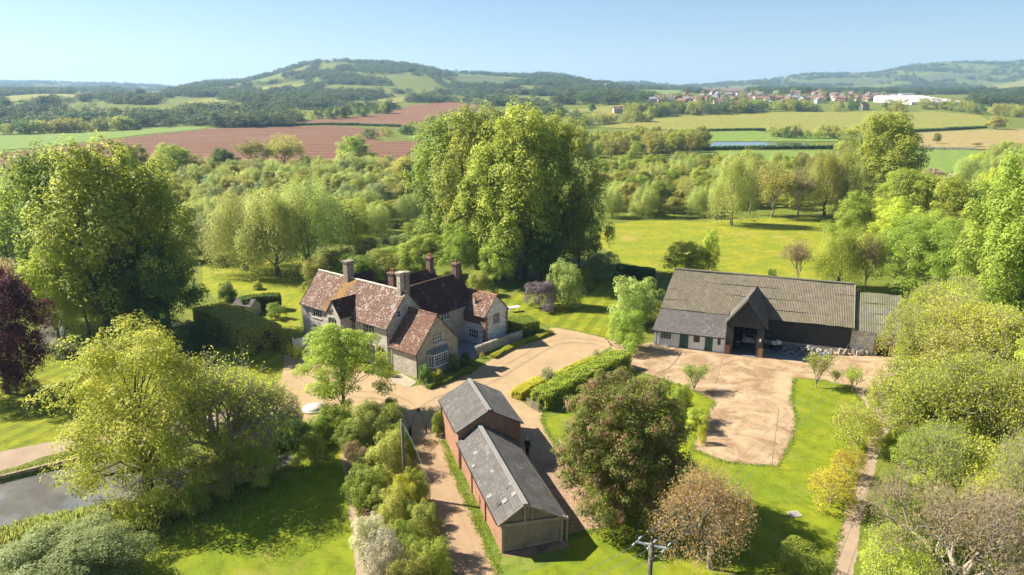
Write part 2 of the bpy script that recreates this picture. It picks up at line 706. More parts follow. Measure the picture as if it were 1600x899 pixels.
def field(name, px, mat, label, off=None):
    """a field draped on the terrain: outline from photo pixels"""
    P = [T(x, y) for x, y in px]
    far = max(p.y for p in P)
    ys = np.array([p.y for p in P])
    xs = np.array([p.x for p in P])
    st = max(2.0, (far - ys.min()) / 60, (xs.max() - xs.min()) / 90)
    from mathutils.geometry import delaunay_2d_cdt
    out = []
    n = len(P)
    for i in range(n):
        a, b = Vector(P[i][:2]), Vector(P[(i + 1) % n][:2])
        k = max(1, int((b - a).length / st))
        for j in range(k):
            out.append(a.lerp(b, j / k))
    nb = len(out)
    gx, gy = np.meshgrid(np.arange(xs.min(), xs.max(), st), np.arange(ys.min(), ys.max(), st))
    arr = np.array([tuple(p) for p in out])
    sd = poly_sdf(gx, gy, arr)
    ins = sd < -st * .4
    pts = out + [Vector((a, b)) for a, b in zip(gx[ins], gy[ins])]
    V, E, F = delaunay_2d_cdt(pts, [(i, (i + 1) % nb) for i in range(nb)], [], 1, 1e-4)[:3]
    co = np.array([tuple(v) for v in V])
    off = off if off is not None else max(.03, far * .00035)
    z = height(co[:, 0], co[:, 1]) + off
    me = bpy.data.meshes.new(name)
    me.from_pydata([(a, b, c) for (a, b), c in zip(co, z)], [], [tuple(f) for f in F])
    me.materials.append(mat)
    me.polygons.foreach_set('use_smooth', [True] * len(F))
    me.update()
    if me.polygons and me.polygons[0].normal.z < 0:
        me.flip_normals()
    o = link(name, me)
    tag(o, kind='structure')
    o['label'] = label
    FIELDS.append(arr)
    return o


FIELDS = []
# lawns and surfaces round the buildings (outlines from the photograph, all on the level yard)
flat_patch('lawn', [(-200, 640), (-60, 560), (100, 545), (250, 560), (330, 545), (400, 540), (440, 545), (470, 560), (440, 590), (400, 620), (300, 655), (150, 676), (0, 706), (-200, 750)], M['lawn'], .004, 'striped mown lawn between copper beech and pond path')
flat_patch('lawn', [(318, 412), (420, 405), (520, 412), (500, 440), (470, 480), (472, 520), (440, 520), (350, 480), (315, 450)], M['dry_lawn'], .004, 'sunlit lawn beyond the clipped hedge')
flat_patch('lawn', [(770, 470), (830, 455), (900, 440), (970, 432), (1010, 440), (960, 480), (955, 530), (900, 518), (862, 511), (800, 492)], M['lawn'], .004, 'striped lawn between house and barn')
flat_patch('lawn', [(945, 352), (1000, 345), (1110, 346), (1200, 340), (1290, 338), (1310, 400), (1290, 445), (1100, 440), (1030, 425), (965, 408), (935, 380)], M['dry_lawn'], .008, 'wide sunlit lawn behind the barn')
flat_patch('lawn', [(540, 680), (548, 730), (552, 800), (556, 905), (558, 980), (150, 980), (220, 880), (300, 830), (420, 770), (500, 690)], M['mown'], .004, 'sunlit grass bank sloping from the pond to the path')
flat_patch('lawn', [(848, 655), (900, 640), (1000, 600), (1060, 600), (1118, 628), (1085, 700), (1130, 722), (1215, 730), (1240, 690), (1246, 655), (1238, 625), (1242, 592), (1330, 600), (1362, 640), (1350, 700), (1325, 780), (1300, 880), (1290, 980), (770, 980), (782, 899), (785, 868), (880, 850), (957, 822), (925, 775), (900, 742), (880, 712), (856, 680)], M['mown'], .004, 'mown grass round the photinia and yard')
flat_patch('lawn', [(684, 690), (694, 680), (790, 862), (880, 846), (890, 870), (800, 905), (790, 920), (770, 880), (735, 800), (705, 735)], M['rough'], .006, 'grass strip along the brick shed wall')
flat_patch('gravel_forecourt', [(445, 556), (480, 545), (530, 570), (600, 590), (640, 605), (735, 585), (770, 560), (800, 545), (850, 520), (862, 511), (900, 517), (946, 528), (958, 540), (920, 560), (860, 590), (802, 618), (812, 628), (846, 642), (850, 668), (880, 713), (902, 745), (905, 760), (860, 770), (760, 690), (690, 668), (694, 690), (640, 690), (632, 680), (612, 640), (560, 648), (500, 655), (470, 668), (400, 664), (420, 620), (440, 590)], M['gravel'], .012, 'tan gravel forecourt round the stone house')
flat_patch('earth_drive', [(840, 700), (880, 713), (902, 745), (925, 775), (957, 822), (880, 836), (860, 800), (830, 740)], M['bare'], .016, 'bare earth beside the long shed')
flat_patch('dirt_track', [(632, 676), (694, 672), (706, 735), (736, 800), (771, 880), (790, 925), (800, 1000), (690, 1000), (690, 905), (672, 830), (655, 760), (640, 715)], M['track'], .016, 'dirt track running past the brick shed')
flat_patch('concrete_yard', [(946, 528), (985, 545), (1015, 535), (1140, 548), (1200, 545), (1325, 540), (1420, 552), (1400, 590), (1375, 605), (1330, 604), (1290, 594), (1242, 590), (1236, 625), (1245, 655), (1237, 690), (1216, 730), (1132, 722), (1081, 702), (1097, 660), (1119, 627), (1060, 602), (1000, 582), (965, 560)], M['concrete'], .012, 'stained tan concrete yard in front of the barn')
flat_patch('footpath', [(1330, 604), (1400, 585), (1396, 650), (1372, 720), (1352, 790), (1338, 860), (1325, 960), (1288, 960), (1300, 880), (1326, 780), (1350, 705), (1362, 650)], M['path'], .010, 'pale gravel footpath along the trees')
flat_patch('garden_path', [(532, 712), (548, 706), (552, 760), (566, 830), (576, 910), (580, 990), (556, 990), (556, 905), (547, 800), (538, 745)], M['path'], .010, 'narrow gravel path along the shrub border')
flat_patch('pond_path', [(-140, 738), (0, 707), (70, 692), (152, 677), (300, 655), (400, 625), (420, 640), (400, 664), (300, 676), (152, 694), (70, 714), (0, 738), (-140, 776)], M['path'], .010, 'pale path between lawn and pond')
flat_patch('planting_soil', [(560, 640), (612, 632), (640, 690), (655, 760), (672, 830), (692, 905), (700, 990), (578, 990), (572, 890), (556, 790), (545, 706), (535, 690)], M['soil'], .009, 'dark soil under the shrub border')
flat_patch('doorstep_terrace', [(605, 590), (628, 584), (652, 597), (640, 606), (618, 600)], surf('terrace_stone', [(.3, (.25, .20, .13)), (.7, (.42, .35, .25))], 2.5, 7, .9, .5, .04), .035, 'worn stone terrace at the wing wall', amt=.04)

# pond water
def water(name, P, z, mat, label):
    me = bpy.data.meshes.new(name)
    c = sum((Vector(p[:2]) for p in P), Vector((0, 0))) / len(P)
    pts = [(p[0] + (p[0] - c.x) * .02, p[1] + (p[1] - c.y) * .02, z) for p in P]
    tri = tessellate_polygon([[Vector(p) for p in pts]])
    fs = []
    for t in tri:
        a, b, d = (Vector(pts[i]) for i in t)
        fs.append(t if (b - a).cross(d - a).z > 0 else (t[0], t[2], t[1]))
    me.from_pydata(pts, [], fs)
    me.materials.append(mat)
    o = link(name, me)
    tag(o, kind='structure')
    o['label'] = label


water('pond', [tuple(p) for p in POND], -.42, M['pond'], 'still grey pond reflecting the sky')
water('brook', [tuple(p) for p in BROOK], -.4, M['pond'], 'small glinting pool under the trees')

# far fields
field('ploughed_field', [(-60, 290), (-60, 246), (100, 229), (220, 213), (326, 202), (420, 199), (520, 197), (600, 203), (618, 208), (580, 217), (600, 222), (655, 221), (650, 232), (610, 262), (500, 268), (300, 268), (100, 280)], M['plough'], 'red brown ploughed field with dark tramlines')
field('grass_field', [(-60, 241), (-60, 216), (0, 213), (140, 206), (240, 200), (324, 198), (322, 201), (215, 212), (100, 227)], M['pasture_green'], 'long bright green field beside the ploughland')
field('ploughed_field', [(350, 197), (420, 195), (500, 187), (560, 182), (600, 178), (640, 166), (700, 160), (745, 163), (750, 172), (700, 180), (660, 190), (630, 197), (560, 195), (480, 194)], M['plough_far'], 'pale ploughed field rising towards the hill')
field('grass_field', [(630, 217), (680, 203), (690, 212), (655, 219)], M['pasture_green'], 'small green corner field by the scrub', .3)
field('pasture_field', [(935, 200), (1010, 187), (1080, 181), (1200, 176), (1300, 175), (1450, 174), (1530, 180), (1560, 196), (1540, 200), (1425, 206), (1290, 210), (1180, 203), (1105, 205), (1010, 202)], M['pasture'], 'big sunlit yellow green pasture on the rise')
field('grass_field', [(1095, 222), (1110, 206), (1180, 205), (1200, 209), (1310, 213), (1310, 222), (1260, 222)], M['pasture_green'], 'flat green meadow beside the flood water', .3)
field('hay_field', [(1415, 231), (1420, 209), (1540, 203), (1640, 201), (1640, 226), (1560, 234), (1520, 234)], M['hay'], 'dry straw coloured pasture with a lone oak', .3)
field('grass_field', [(1425, 268), (1428, 235), (1520, 236), (1560, 237), (1530, 260), (1480, 272)], M['pasture_green'], 'green paddock below the pale fence', .25)
field('grass_field', [(1060, 260), (1080, 238), (1200, 236), (1300, 237), (1310, 250), (1250, 258), (1150, 256)], M['pasture_green'], 'wet meadow behind the willows', .2)
field('flood_water', [(1108, 230), (1115, 223), (1180, 223), (1262, 225), (1262, 231), (1180, 231)], M['flood'], 'pale flooded strip in the meadow', .38)
field('pasture_field', [(880, 186), (890, 172), (985, 162), (1010, 166), (985, 174), (960, 182)], M['pasture'], 'small pasture with a dark tree below the wood')
field('pasture_field', [(1000, 150), (1010, 142), (1065, 142), (1060, 150)], M['pasture_green'], 'green hill field above the village')
field('ploughed_field', [(1080, 143), (1090, 138.6), (1165, 139), (1170, 143)], M['plough_far'], 'thin strip of red soil above the village')
for (px, mt, lb) in [
    ([(395, 139), (440, 133), (500, 132), (470, 141), (410, 146)], 'pasture', 'pale field on the lower hillside'),
    ([(585, 157), (640, 152), (665, 156), (600, 163)], 'pasture', 'bright field at the foot of the hill'),
    ([(700, 121), (780, 121), (830, 125), (800, 131), (720, 130)], 'hillgrass', 'green down on the ridge top'),
    ([(780, 141), (830, 138), (842, 143), (790, 147)], 'hay', 'pale straw field in the woods'),
    ([(0, 152), (70, 147), (160, 149), (100, 158), (10, 160)], 'pasture', 'pale field under the far left ridge'),
    ([(150, 174), (220, 171), (250, 176), (180, 180)], 'hay', 'straw coloured field among hedges'),
    ([(205, 184), (250, 170), (310, 173), (280, 184)], 'pasture', 'rounded field among hedgerows'),
    ([(280, 160), (330, 154), (365, 159), (300, 165)], 'pasture', 'small field by the wooded knoll'),
    ([(290, 170), (370, 164), (372, 172), (300, 176)], 'hay', 'tan field between hedge lines'),
    ([(180, 147), (220, 141), (290, 139), (250, 147)], 'hillgrass', 'distant green field below the ridge'),
    ([(1420, 122), (1480, 116), (1560, 112), (1530, 121), (1450, 128)], 'hillgrass', 'green field on the right hand down'),
    ([(1220, 129), (1330, 124), (1400, 122), (1390, 130), (1250, 134)], 'hillgrass', 'long green field on the far down'),
    ([(1520, 141), (1600, 125), (1660, 118), (1660, 136), (1560, 147)], 'pasture', 'sloping pale field above the nursery'),
]:
    field('grass_field', px, M[mt], lb)
# ------------------------------------------------------------------ foliage
def unit(a):
    return a / np.maximum(np.linalg.norm(a, axis=-1, keepdims=True), 1e-9)


def rdir(n, r):
    return unit(r.normal(size=(n, 3)))


def leaves_mesh(name, c, nrm, size, r, aspect=.62, droop=0.0):
    """one rhombic leaf spray per centre"""
    n = len(c)
    ref = rdir(n, r)
    if droop:
        ref = unit(ref * (1 - droop) + np.array([0, 0, -1.0]) * droop)
    t = unit(ref - nrm * (ref * nrm).sum(1, keepdims=True))
    b = np.cross(nrm, t)
    s = np.asarray(size).reshape(-1, 1) * np.ones((n, 1))
    t, b = t * s, b * s * aspect
    lift = nrm * s * .18
    co = np.stack([c - t, c - b * .9 + lift, c + t, c + b * .9 + lift], 1).reshape(-1, 3)
    return grid_mesh(name, co, np.arange(4 * n).reshape(n, 4))


def clump_leaves(cl, r, leaf, dens, sub=7, subr=.45, up=.35, shell=.5):
    """cl: rows of (x, y, z, rx, ry, rz).  Leaves sit on small sprays over each clump"""
    C, N, S = [], [], []
    for row in cl:
        c, rad = np.array(row[:3]), np.array(row[3:6])
        k = max(3, int(sub * r.uniform(.8, 1.2)))
        d = rdir(k, r)
        d[:, 2] = np.where(d[:, 2] < -.45, -d[:, 2], d[:, 2])
        sc = c + d * rad * r.uniform(.45, .85, (k, 1))
        for j in range(k):
            sr = rad * subr * r.uniform(.7, 1.3)
            m = max(4, int(dens * (sr.mean() / leaf) ** 2))
            e = rdir(m, r)
            e[:, 2] = np.where((e[:, 2] < 0) & (r.random(m) < .55), -e[:, 2], e[:, 2])
            p = sc[j] + e * sr * (shell + (1 - shell) * r.random((m, 1)) ** .5)
            C.append(p)
            N.append(unit(e * .7 + d[j] * .5 + rdir(m, r) * .55 + np.array([0, 0, up])))
            S.append(leaf * r.uniform(.65, 1.25, m))
    return np.concatenate(C), np.concatenate(N), np.concatenate(S)


def envelope_clumps(n, H, W, kind, r, base=.18, size=.23):
    """clump centres spread through a crown of height H and width W"""
    out = []
    ph = r.uniform(0, 6.28)
    for i in range(n):
        t = (i + .5) / n
        if kind in ('round', 'egg'):
            z = base + (1 - base) * (.08 + .86 * t ** .85)
            q = (z - base) / (1 - base)
            rr = math.sqrt(max(.02, 1 - (2 * q - .85) ** 2 / 1.45)) * .5
            s = size * (1 - .25 * q)
            sz = s * .8
        elif kind == 'spread':
            z = base + (1 - base) * (.15 + .78 * t ** .6)
            q = (z - base) / (1 - base)
            rr = .5 * (1 - max(0, q - .45) ** 1.6 * 1.9) * (.65 + .35 * min(1, q * 3))
            s = size * .95
            sz = s * .55
        elif kind == 'poplar':
            z = base + (1 - base) * (.04 + .86 * t)
            q = (z - base) / (1 - base)
            rr = .5 * (min(1, .45 + 1.6 * q) * (1 - max(0, q - .5) ** 1.7 * 2.6)) * .86
            s = size * .8
            sz = s * 1.15
        elif kind == 'willow':
            z = base + (1 - base) * (.2 + .7 * t ** .8)
            q = (z - base) / (1 - base)
            rr = .5 * math.sqrt(max(.03, 1 - (1.5 * q - .65) ** 2)) * .86
            s = size * .85
            sz = s * 1.1
        else:                                     # shrub dome
            z = .06 + .78 * t
            rr = .5 * math.sqrt(max(.03, 1 - (z * .98) ** 2)) * .85
            s = size * 1.1
            sz = s * .9
        a = i * 2.39996 + r.uniform(-.5, .5)
        rr *= 1 if kind == 'egg' else 1 + .2 * math.sin(2 * a + ph) + .14 * math.sin(3 * a + 2.1 * ph) * (1 if kind != 'shrub' else .5)
        k = r.uniform(.35, 1.1) ** .5
        k = k if r.random() < .8 else k * .4
        x, y = math.cos(a) * rr * W * k, math.sin(a) * rr * W * k
        f = r.uniform(.6, 1.4) if kind != 'egg' else r.uniform(.8, 1.15)
        out.append((x, y, z * H, s * W * f, s * W * f, sz * W * f * (H / W if kind == 'poplar' else 1) ** .5))
    return np.array(out)


def limb(mb, p, q, r0, r1, r, wob=.08, n=5, seg=4):
    p, q = Vector(p), Vector(q)
    L = (q - p).length
    pts = []
    for i in range(seg + 1):
        t = i / seg
        a = p.lerp(q, t)
        a.z += L * .10 * math.sin(t * math.pi)
        if 0 < i < seg:
            a += Vector(r.normal(size=3)) * L * wob * .35
        pts.append(a)
    mb.tube(pts, [r0 + (r1 - r0) * i / seg for i in range(seg + 1)], n, 0, cap=False)


def make_trunk(name, cl, H, r, rad, base=.2, stems=1, nl=14, bark='bark'):
    mb = MB()
    tops = []
    for s in range(stems):
        a = r.uniform(0, 6.28)
        off = Vector((math.cos(a), math.sin(a), 0)) * (rad * 1.5 if stems > 1 else 0)
        lean = off.normalized() * H * .12 if stems > 1 else Vector((r.normal() * .02 * H, r.normal() * .02 * H, 0))
        pts, rr = [], []
        for i in range(7):
            t = i / 6
            p = off + lean * t + Vector((0, 0, H * .8 * t - .3)) + Vector((r.normal(), r.normal(), 0)) * rad * .25 * (t > 0)
            pts.append(p)
            rr.append(rad * ((1.35 if i == 0 else 1) * (1 - t) + .12) / (1 if stems == 1 else 1.35))
        mb.tube(pts, rr, 8, cap=False)
        tops.append(pts)
    idx = r.permutation(len(cl))[:nl]
    for i in idx:
        c = cl[i]
        pts = tops[int(r.integers(stems))]
        k = min(5, max(1, int((c[2] / H / .8) * 6 * .62)))
        limb(mb, pts[k], c[:3], rad * .42 * (1 - k / 8), rad * .08, r)
    return mb.build(name, M[bark], smooth=True).data


LF = .46


def proto(kind, H, W, n, leaf, dens, seed, base=.18, size=.23, sub=7, subr=.45, rad=None, stems=1, droop=0.0, nl=14, aspect=.62, up=.35, bark='bark'):
    """returns (trunk mesh, crown mesh, H, W)"""
    leaf = leaf * LF
    r = np.random.default_rng(seed)
    cl = envelope_clumps(n, H, W, kind, r, base, size)
    c, nn, s = clump_leaves(cl, r, leaf, dens, sub, subr, up)
    if droop:
        fall = np.abs(r.normal(size=len(c))) * droop * H * np.clip(np.hypot(c[:, 0], c[:, 1]) / W * 2, .25, 1)
        c[:, 2] = np.maximum(c[:, 2] - fall, .05 * H)
    c[:, 2] = np.maximum(c[:, 2], .12)
    crown = leaves_mesh('crown', c, nn, s, r, aspect, .75 if droop else 0)
    if kind == 'shrub' and rad is None:
        rad = .05 * H ** .5
    tr = make_trunk('trunk', cl, H, r, rad or .022 * H, base, stems, nl, bark)
    for o in [o for o in COL.objects if o.data is tr]:
        bpy.data.objects.remove(o)
    return (tr, crown, float(np.percentile(c[:, 2], 99.5)), float(2 * np.percentile(np.maximum(np.abs(c[:, 0]), np.abs(c[:, 1])), 98.5)))


def twiggy(H, W, seed, levels=5, leafsize=.16, nleaf=3, rad=None, split=3, keep=.5, first=.22, spread=.62, rise=.5, aspect=.6, tiprad=.006, cluster=1.6):
    """a branching tree whose twigs show, with sparse leaves at the twig ends"""
    r = np.random.default_rng(seed)
    mb = MB()
    tips = []
    rad = rad or H * .02

    def grow(p, d, L, rd, lev):
        q = p + d * L
        mid = p + d * L * .5 + Vector(r.normal(size=3)) * L * .06
        mb.tube([p, mid, q], [rd, rd * .82, rd * .62], 7 if lev == 0 else (5 if lev < 3 else 3), 0, cap=False)
        if lev >= levels:
            tips.append((q, d))
            return
        if lev >= levels - 2:
            tips.append((mid, d))
        k = split if lev else split + 2
        a0 = r.uniform(0, 6.28)
        for i in range(k):
            a = a0 + i * 6.283 / k + r.normal() * .35
            ref = Vector((0, 0, 1)) if abs(d.z) < .9 else Vector((1, 0, 0))
            x = d.cross(ref).normalized()
            y = d.cross(x)
            s = spread * r.uniform(.6, 1.35)
            nd_ = (d + (x * math.cos(a) + y * math.sin(a)) * s * 1.25)
            nd_.z += rise * .25
            nd_.normalize()
            st = p.lerp(q, r.uniform(.55, 1.0)) if lev else p.lerp(q, r.uniform(.7, 1.0))
            grow(st, nd_, L * r.uniform(.62, .86) * (1.35 if lev == 0 else 1), max(tiprad, rd * .58), lev + 1)

    grow(Vector((0, 0, -.3)), Vector((r.normal() * .05, r.normal() * .05, 1)).normalized(), H * first, rad, 0)
    # scale the branching to the wanted height and width
    v = np.array(mb.v)
    tp = np.array([tuple(t[0]) for t in tips])
    td = np.array([tuple(t[1]) for t in tips])
    kz = H * .97 / v[:, 2].max()
    kx = W / 2 / np.percentile(np.hypot(v[:, 0], v[:, 1]), 97)
    sc = np.array([kx, kx, kz])
    up = smooth(v[:, 2:3] / (H * first))
    v = v * (1 + (sc - 1) * up)
    tp = tp * sc
    mb.v = [tuple(p) for p in v]
    o = mb.build('trunk', M['twig'], smooth=True)
    tr = o.data
    bpy.data.objects.remove(o)
    k = nleaf
    c = np.repeat(tp, k, 0) + r.normal(size=(len(tp) * k, 3)) * leafsize * cluster
    nn = unit(rdir(len(c), r) * .8 + np.array([0, 0, .5]))
    ok = r.random(len(c)) < keep
    crown = leaves_mesh('crown', c[ok], nn[ok], leafsize * r.uniform(.6, 1.2, ok.sum()), r, aspect)
    return (tr, crown, H, W)


def place(name, pr, loc, H, W, mat, label, cat='tree', group=None, rz=None, bark=None, sy=None):
    tr, cr, h0, w0 = pr
    e = empty(name, loc, random.uniform(0, 6.28) if rz is None else rz)
    e.scale = (W / w0, (sy or W) / w0, H / h0)
    tag(e, label, cat, group)
    t = link('trunk', tr, e)
    c = link('crown', cr, e)
    if not cr.materials:
        cr.materials.append(M[mat])
    c.material_slots[0].link = 'OBJECT'
    c.material_slots[0].material = M[mat]
    return e


def tree_px(name, pr, x, yb, yt, wpx, mat, label, cat='tree', group=None, near=True, rz=None, sink=0.0):
    """stand a tree on the ground at photo pixel (x, yb); its top reaches row yt and it is wpx wide"""
    b = G(x, yb) if near else T(x, yb)
    H = height_to_row(b, yt)
    d = depth_of((b.x, b.y, b.z + H * .5))
    W = wpx * d / FPX
    b.z -= sink
    return place(name, pr, b, H, W, mat, label, cat, group, rz)


def hedge(name, pts, w, h, leaf, mat, label, dens=1.0, z0=0.0, world=True, lump=.06, cat='hedge', group=None, seed=3, terrain=False):
    """clipped hedge along a polyline: woody core box under a coat of leaves"""
    r = np.random.default_rng(seed)
    P = [Vector(p[:2]) for p in pts]
    C, N = [], []
    mb = MB()
    for a, b in zip(P, P[1:]):
        d = (b - a)
        L = d.length
        if L < 1e-6:
            continue
        x = np.array([d.x / L, d.y / L, 0])
        y = np.array([-x[1], x[0], 0])
        zb = hgt(*((a + b) / 2)) if terrain else z0
        o = np.array([a.x, a.y, zb])
        cen = (a + b) / 2
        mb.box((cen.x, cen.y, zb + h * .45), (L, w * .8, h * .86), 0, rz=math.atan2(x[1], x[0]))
        per = dens / (leaf * leaf) * 1.5
        for (face, area) in (('t', L * w), ('l', L * h), ('r', L * h), ('e', w * h), ('f', w * h)):
            n = int(area * per) + 2
            s, q = r.random(n), r.random(n)
            wob = r.normal(size=(n, 1)) * lump * .5
            big = (np.sin(s * L * 2.1 + a.x) * np.sin(q * 5 + a.y) * lump)[:, None]
            if face == 't':
                p, nn = o + np.outer(s * L, x) + np.outer((q - .5) * w, y) + [0, 0, h], np.array([0, 0, 1.0])
            elif face in 'lr':
                sg = 1 if face == 'l' else -1
                p, nn = o + np.outer(s * L, x) + y * sg * w / 2 + np.outer(q * h, [0, 0, 1]), y * sg
            else:
                p, nn = o + np.outer((s - .5) * w, y) + (x * L if face == 'e' else 0) + np.outer(q * h, [0, 0, 1]), x * (1 if face == 'e' else -1)
            C.append(p + nn * (wob + big))
            N.append(unit(nn * .9 + rdir(n, r) * .75))
    C, N = np.concatenate(C), np.concatenate(N)
    C[:, 2] = np.maximum(C[:, 2], (hgt(P[0].x, P[0].y) if terrain else z0) - 1 if terrain else z0 + .03)
    cx = sum(P, Vector((0, 0))) / len(P)
    e = empty(name, (cx.x, cx.y, hgt(cx.x, cx.y) if terrain else z0))
    tag(e, label, cat, group)
    C = C - np.array(e.location)
    mb.v = [tuple(np.array(v) - np.array(e.location)) for v in mb.v]
    me = leaves_mesh('foliage', C, N, leaf * r.uniform(.6, 1.2, len(C)), r, .65)
    me.materials.append(M[mat])
    link('foliage', me, e)
    mb.build('branches', M['hedge_core'], e)
    return e


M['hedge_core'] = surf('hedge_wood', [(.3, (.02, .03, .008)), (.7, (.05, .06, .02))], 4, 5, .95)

# tree and shrub kinds
PR = dict(
    round_a=proto('round', 10, 8.5, 46, .27, 2.6, 11),
    round_b=proto('round', 10, 9, 38, .30, 2.5, 12, base=.1, size=.25),
    round_c=proto('spread', 9, 10, 44, .28, 2.6, 13, base=.22),
    poplar_a=proto('poplar', 20, 9, 95, .36, 2.2, 14, base=.06, size=.2, sub=6, nl=26),
    poplar_b=proto('poplar', 20, 10, 85, .38, 2.2, 15, base=.08, size=.21, sub=6, nl=22, stems=2),
    willow_a=proto('willow', 11, 10, 52, .26, 2.3, 16, base=.02, size=.21, droop=.2, aspect=.4, nl=22, stems=2),
    willow_b=proto('willow', 12, 8, 46, .27, 2.2, 17, base=.02, size=.24, droop=.2, aspect=.4, nl=18),
    shrub_a=proto('shrub', 3, 4, 26, .15, 2.6, 18, size=.2, nl=10, stems=3),
    shrub_b=proto('shrub', 3, 3.6, 30, .13, 2.5, 19, size=.19, nl=12, stems=3, up=.6),
    far_a=proto('round', 10, 9, 22, .62, 2.2, 20, base=.06, size=.26, sub=5, nl=5),
    far_b=proto('shrub', 8, 10, 20, .65, 2.2, 21, size=.24, sub=5, nl=4),
    twig_a=twiggy(11, 9, 22, 6, .17, 5, keep=.7),
    twig_b=twiggy(12, 8, 23, 6, .16, 4, keep=.6, spread=.5, rise=.9),
    sapling=twiggy(3.2, 2.2, 24, 4, .075, 9, keep=.8, rad=.05, rise=1.6, spread=.45),
)
# ------------------------------------------------------------------ building materials
def dim(k, *cs):
    return [tuple(x * k for x in c) for c in cs]

def tile_mat(name, c1, c2, mortar, lichen, amount, bw=.3, bh=.26, moss=None, spots=13.0):
    c1, c2, mortar, lichen = dim(.7, c1, c2, mortar, lichen)
    m, nt, out = new_mat(name)
    v = coords(nt, 'UV')
    vo = coords(nt, 'Object')
    b = nd(nt, 'ShaderNodeTexBrick', {'Vector': v, 'Color1': c4(c1), 'Color2': c4(c2), 'Mortar': c4(mortar), 'Scale': 1.0, 'Mortar Size': .018, 'Brick Width': bw, 'Row Height': bh, 'Bias': -.1})
    col = b.outputs[0]
    n1 = noise(nt, vo, 1.1, 6, .7)
    col = mix(nt, ramp(nt, n1, [(.35, (0, 0, 0)), (.7, (.7, .7, .7))]), col, tuple(x * .6 for x in c1))
    n2 = noise(nt, vo, spots, 5, .75)
    n3 = noise(nt, vo, .55, 3, .6)
    k = math_n(nt, 'ADD', n2, math_n(nt, 'MULTIPLY', math_n(nt, 'SUBTRACT', n3, .5), .45))
    vc = nd(nt, 'ShaderNodeTexVoronoi', {'Vector': vo, 'Scale': spots * .36})
    vs_ = nd(nt, 'ShaderNodeSeparateColor', {0: vc.outputs['Color']})
    k = math_n(nt, 'ADD', k, math_n(nt, 'MULTIPLY', math_n(nt, 'SUBTRACT', vs_.outputs[0], .5), .34))
    col = mix(nt, ramp(nt, k, [(amount, (0, 0, 0)), (amount + .03, (.95, .95, .95))]), col, lichen)
    if moss:
        cx, rad, mc = moss
        tc = nt.nodes.new('ShaderNodeTexCoord')
        sp = nd(nt, 'ShaderNodeSeparateXYZ', {0: tc.outputs['Object']})
        ax = math_n(nt, 'ADD', math_n(nt, 'ADD', sp.outputs[0], -cx), math_n(nt, 'MULTIPLY', math_n(nt, 'SUBTRACT', sp.outputs[2], 7.0), -.25))
        ax = math_n(nt, 'ABSOLUTE', ax)
        fall = math_n(nt, 'SUBTRACT', 1.0, math_n(nt, 'DIVIDE', ax, rad))
        kk = math_n(nt, 'ADD', fall, math_n(nt, 'ADD', math_n(nt, 'MULTIPLY', math_n(nt, 'SUBTRACT', n2, .5), 2.2), math_n(nt, 'MULTIPLY', math_n(nt, 'SUBTRACT', noise(nt, vo, 2.2, 5, .7), .5), 2.6)))
        col = mix(nt, ramp(nt, kk, [(.4, (0, 0, 0)), (.75, (.85, .85, .85))]), col, mc)
    finish(nt, out, col, .9, b.outputs['Fac'], -.5, .02, .2)
    return m


def stone_mat(name, a, b, mortar, scale=2.6, stain=None, squash=1.7, mw=.05):
    m, nt, out = new_mat(name)
    v = coords(nt, 'UV', (1, squash, 1))
    dv = nd(nt, 'ShaderNodeVectorMath', {0: v}, operation='ADD')
    nn = nd(nt, 'ShaderNodeTexNoise', {'Vector': v, 'Scale': 3.0})
    sc = nd(nt, 'ShaderNodeVectorMath', {0: nn.outputs['Color'], 1: (.12, .12, .12)}, operation='MULTIPLY')
    nt.links.new(sc.outputs[0], dv.inputs[1])
    vo = nd(nt, 'ShaderNodeTexVoronoi', {'Vector': dv.outputs[0], 'Scale': scale})
    ve = nd(nt, 'ShaderNodeTexVoronoi', {'Vector': dv.outputs[0], 'Scale': scale}, feature='DISTANCE_TO_EDGE')
    sp = nd(nt, 'ShaderNodeSeparateColor', {0: vo.outputs['Color']})
    col = ramp(nt, sp.outputs[0], [(.1, a), (.9, b)])
    edge = ramp(nt, ve.outputs['Distance'], [(mw * .4, (1, 1, 1)), (mw, (0, 0, 0))])
    col = mix(nt, edge, col, mortar)
    w = coords(nt, 'Object')
    f = noise(nt, w, .8, 7, .7)
    col = mix(nt, ramp(nt, f, [(.45, (0, 0, 0)), (.75, (.7, .7, .7))]), col, stain or tuple(x * .6 for x in a))
    finish(nt, out, col, .92, ve.outputs['Distance'], .5, .04, .15)
    return m


def brick_mat(name, a, b, mortar, lime=None):
    a, b, mortar = dim(.8, a, b, mortar)
    m, nt, out = new_mat(name)
    v = coords(nt, 'UV')
    br = nd(nt, 'ShaderNodeTexBrick', {'Vector': v, 'Color1': c4(a), 'Color2': c4(b), 'Mortar': c4(mortar), 'Scale': 1.0, 'Mortar Size': .008, 'Brick Width': .225, 'Row Height': .075})
    col = br.outputs[0]
    w = coords(nt, 'Object')
    f = noise(nt, w, .9, 7, .75)
    col = mix(nt, ramp(nt, f, [(.42, (0, 0, 0)), (.72, (.8, .8, .8))]), col, tuple(x * .62 for x in a))
    if lime:
        g = noise(nt, w, 1.7, 7, .75)
        col = mix(nt, ramp(nt, g, [(.56, (0, 0, 0)), (.68, (.7, .7, .7))]), col, lime)
    finish(nt, out, col, .9, br.outputs['Fac'], -.4, .015, .15)
    return m


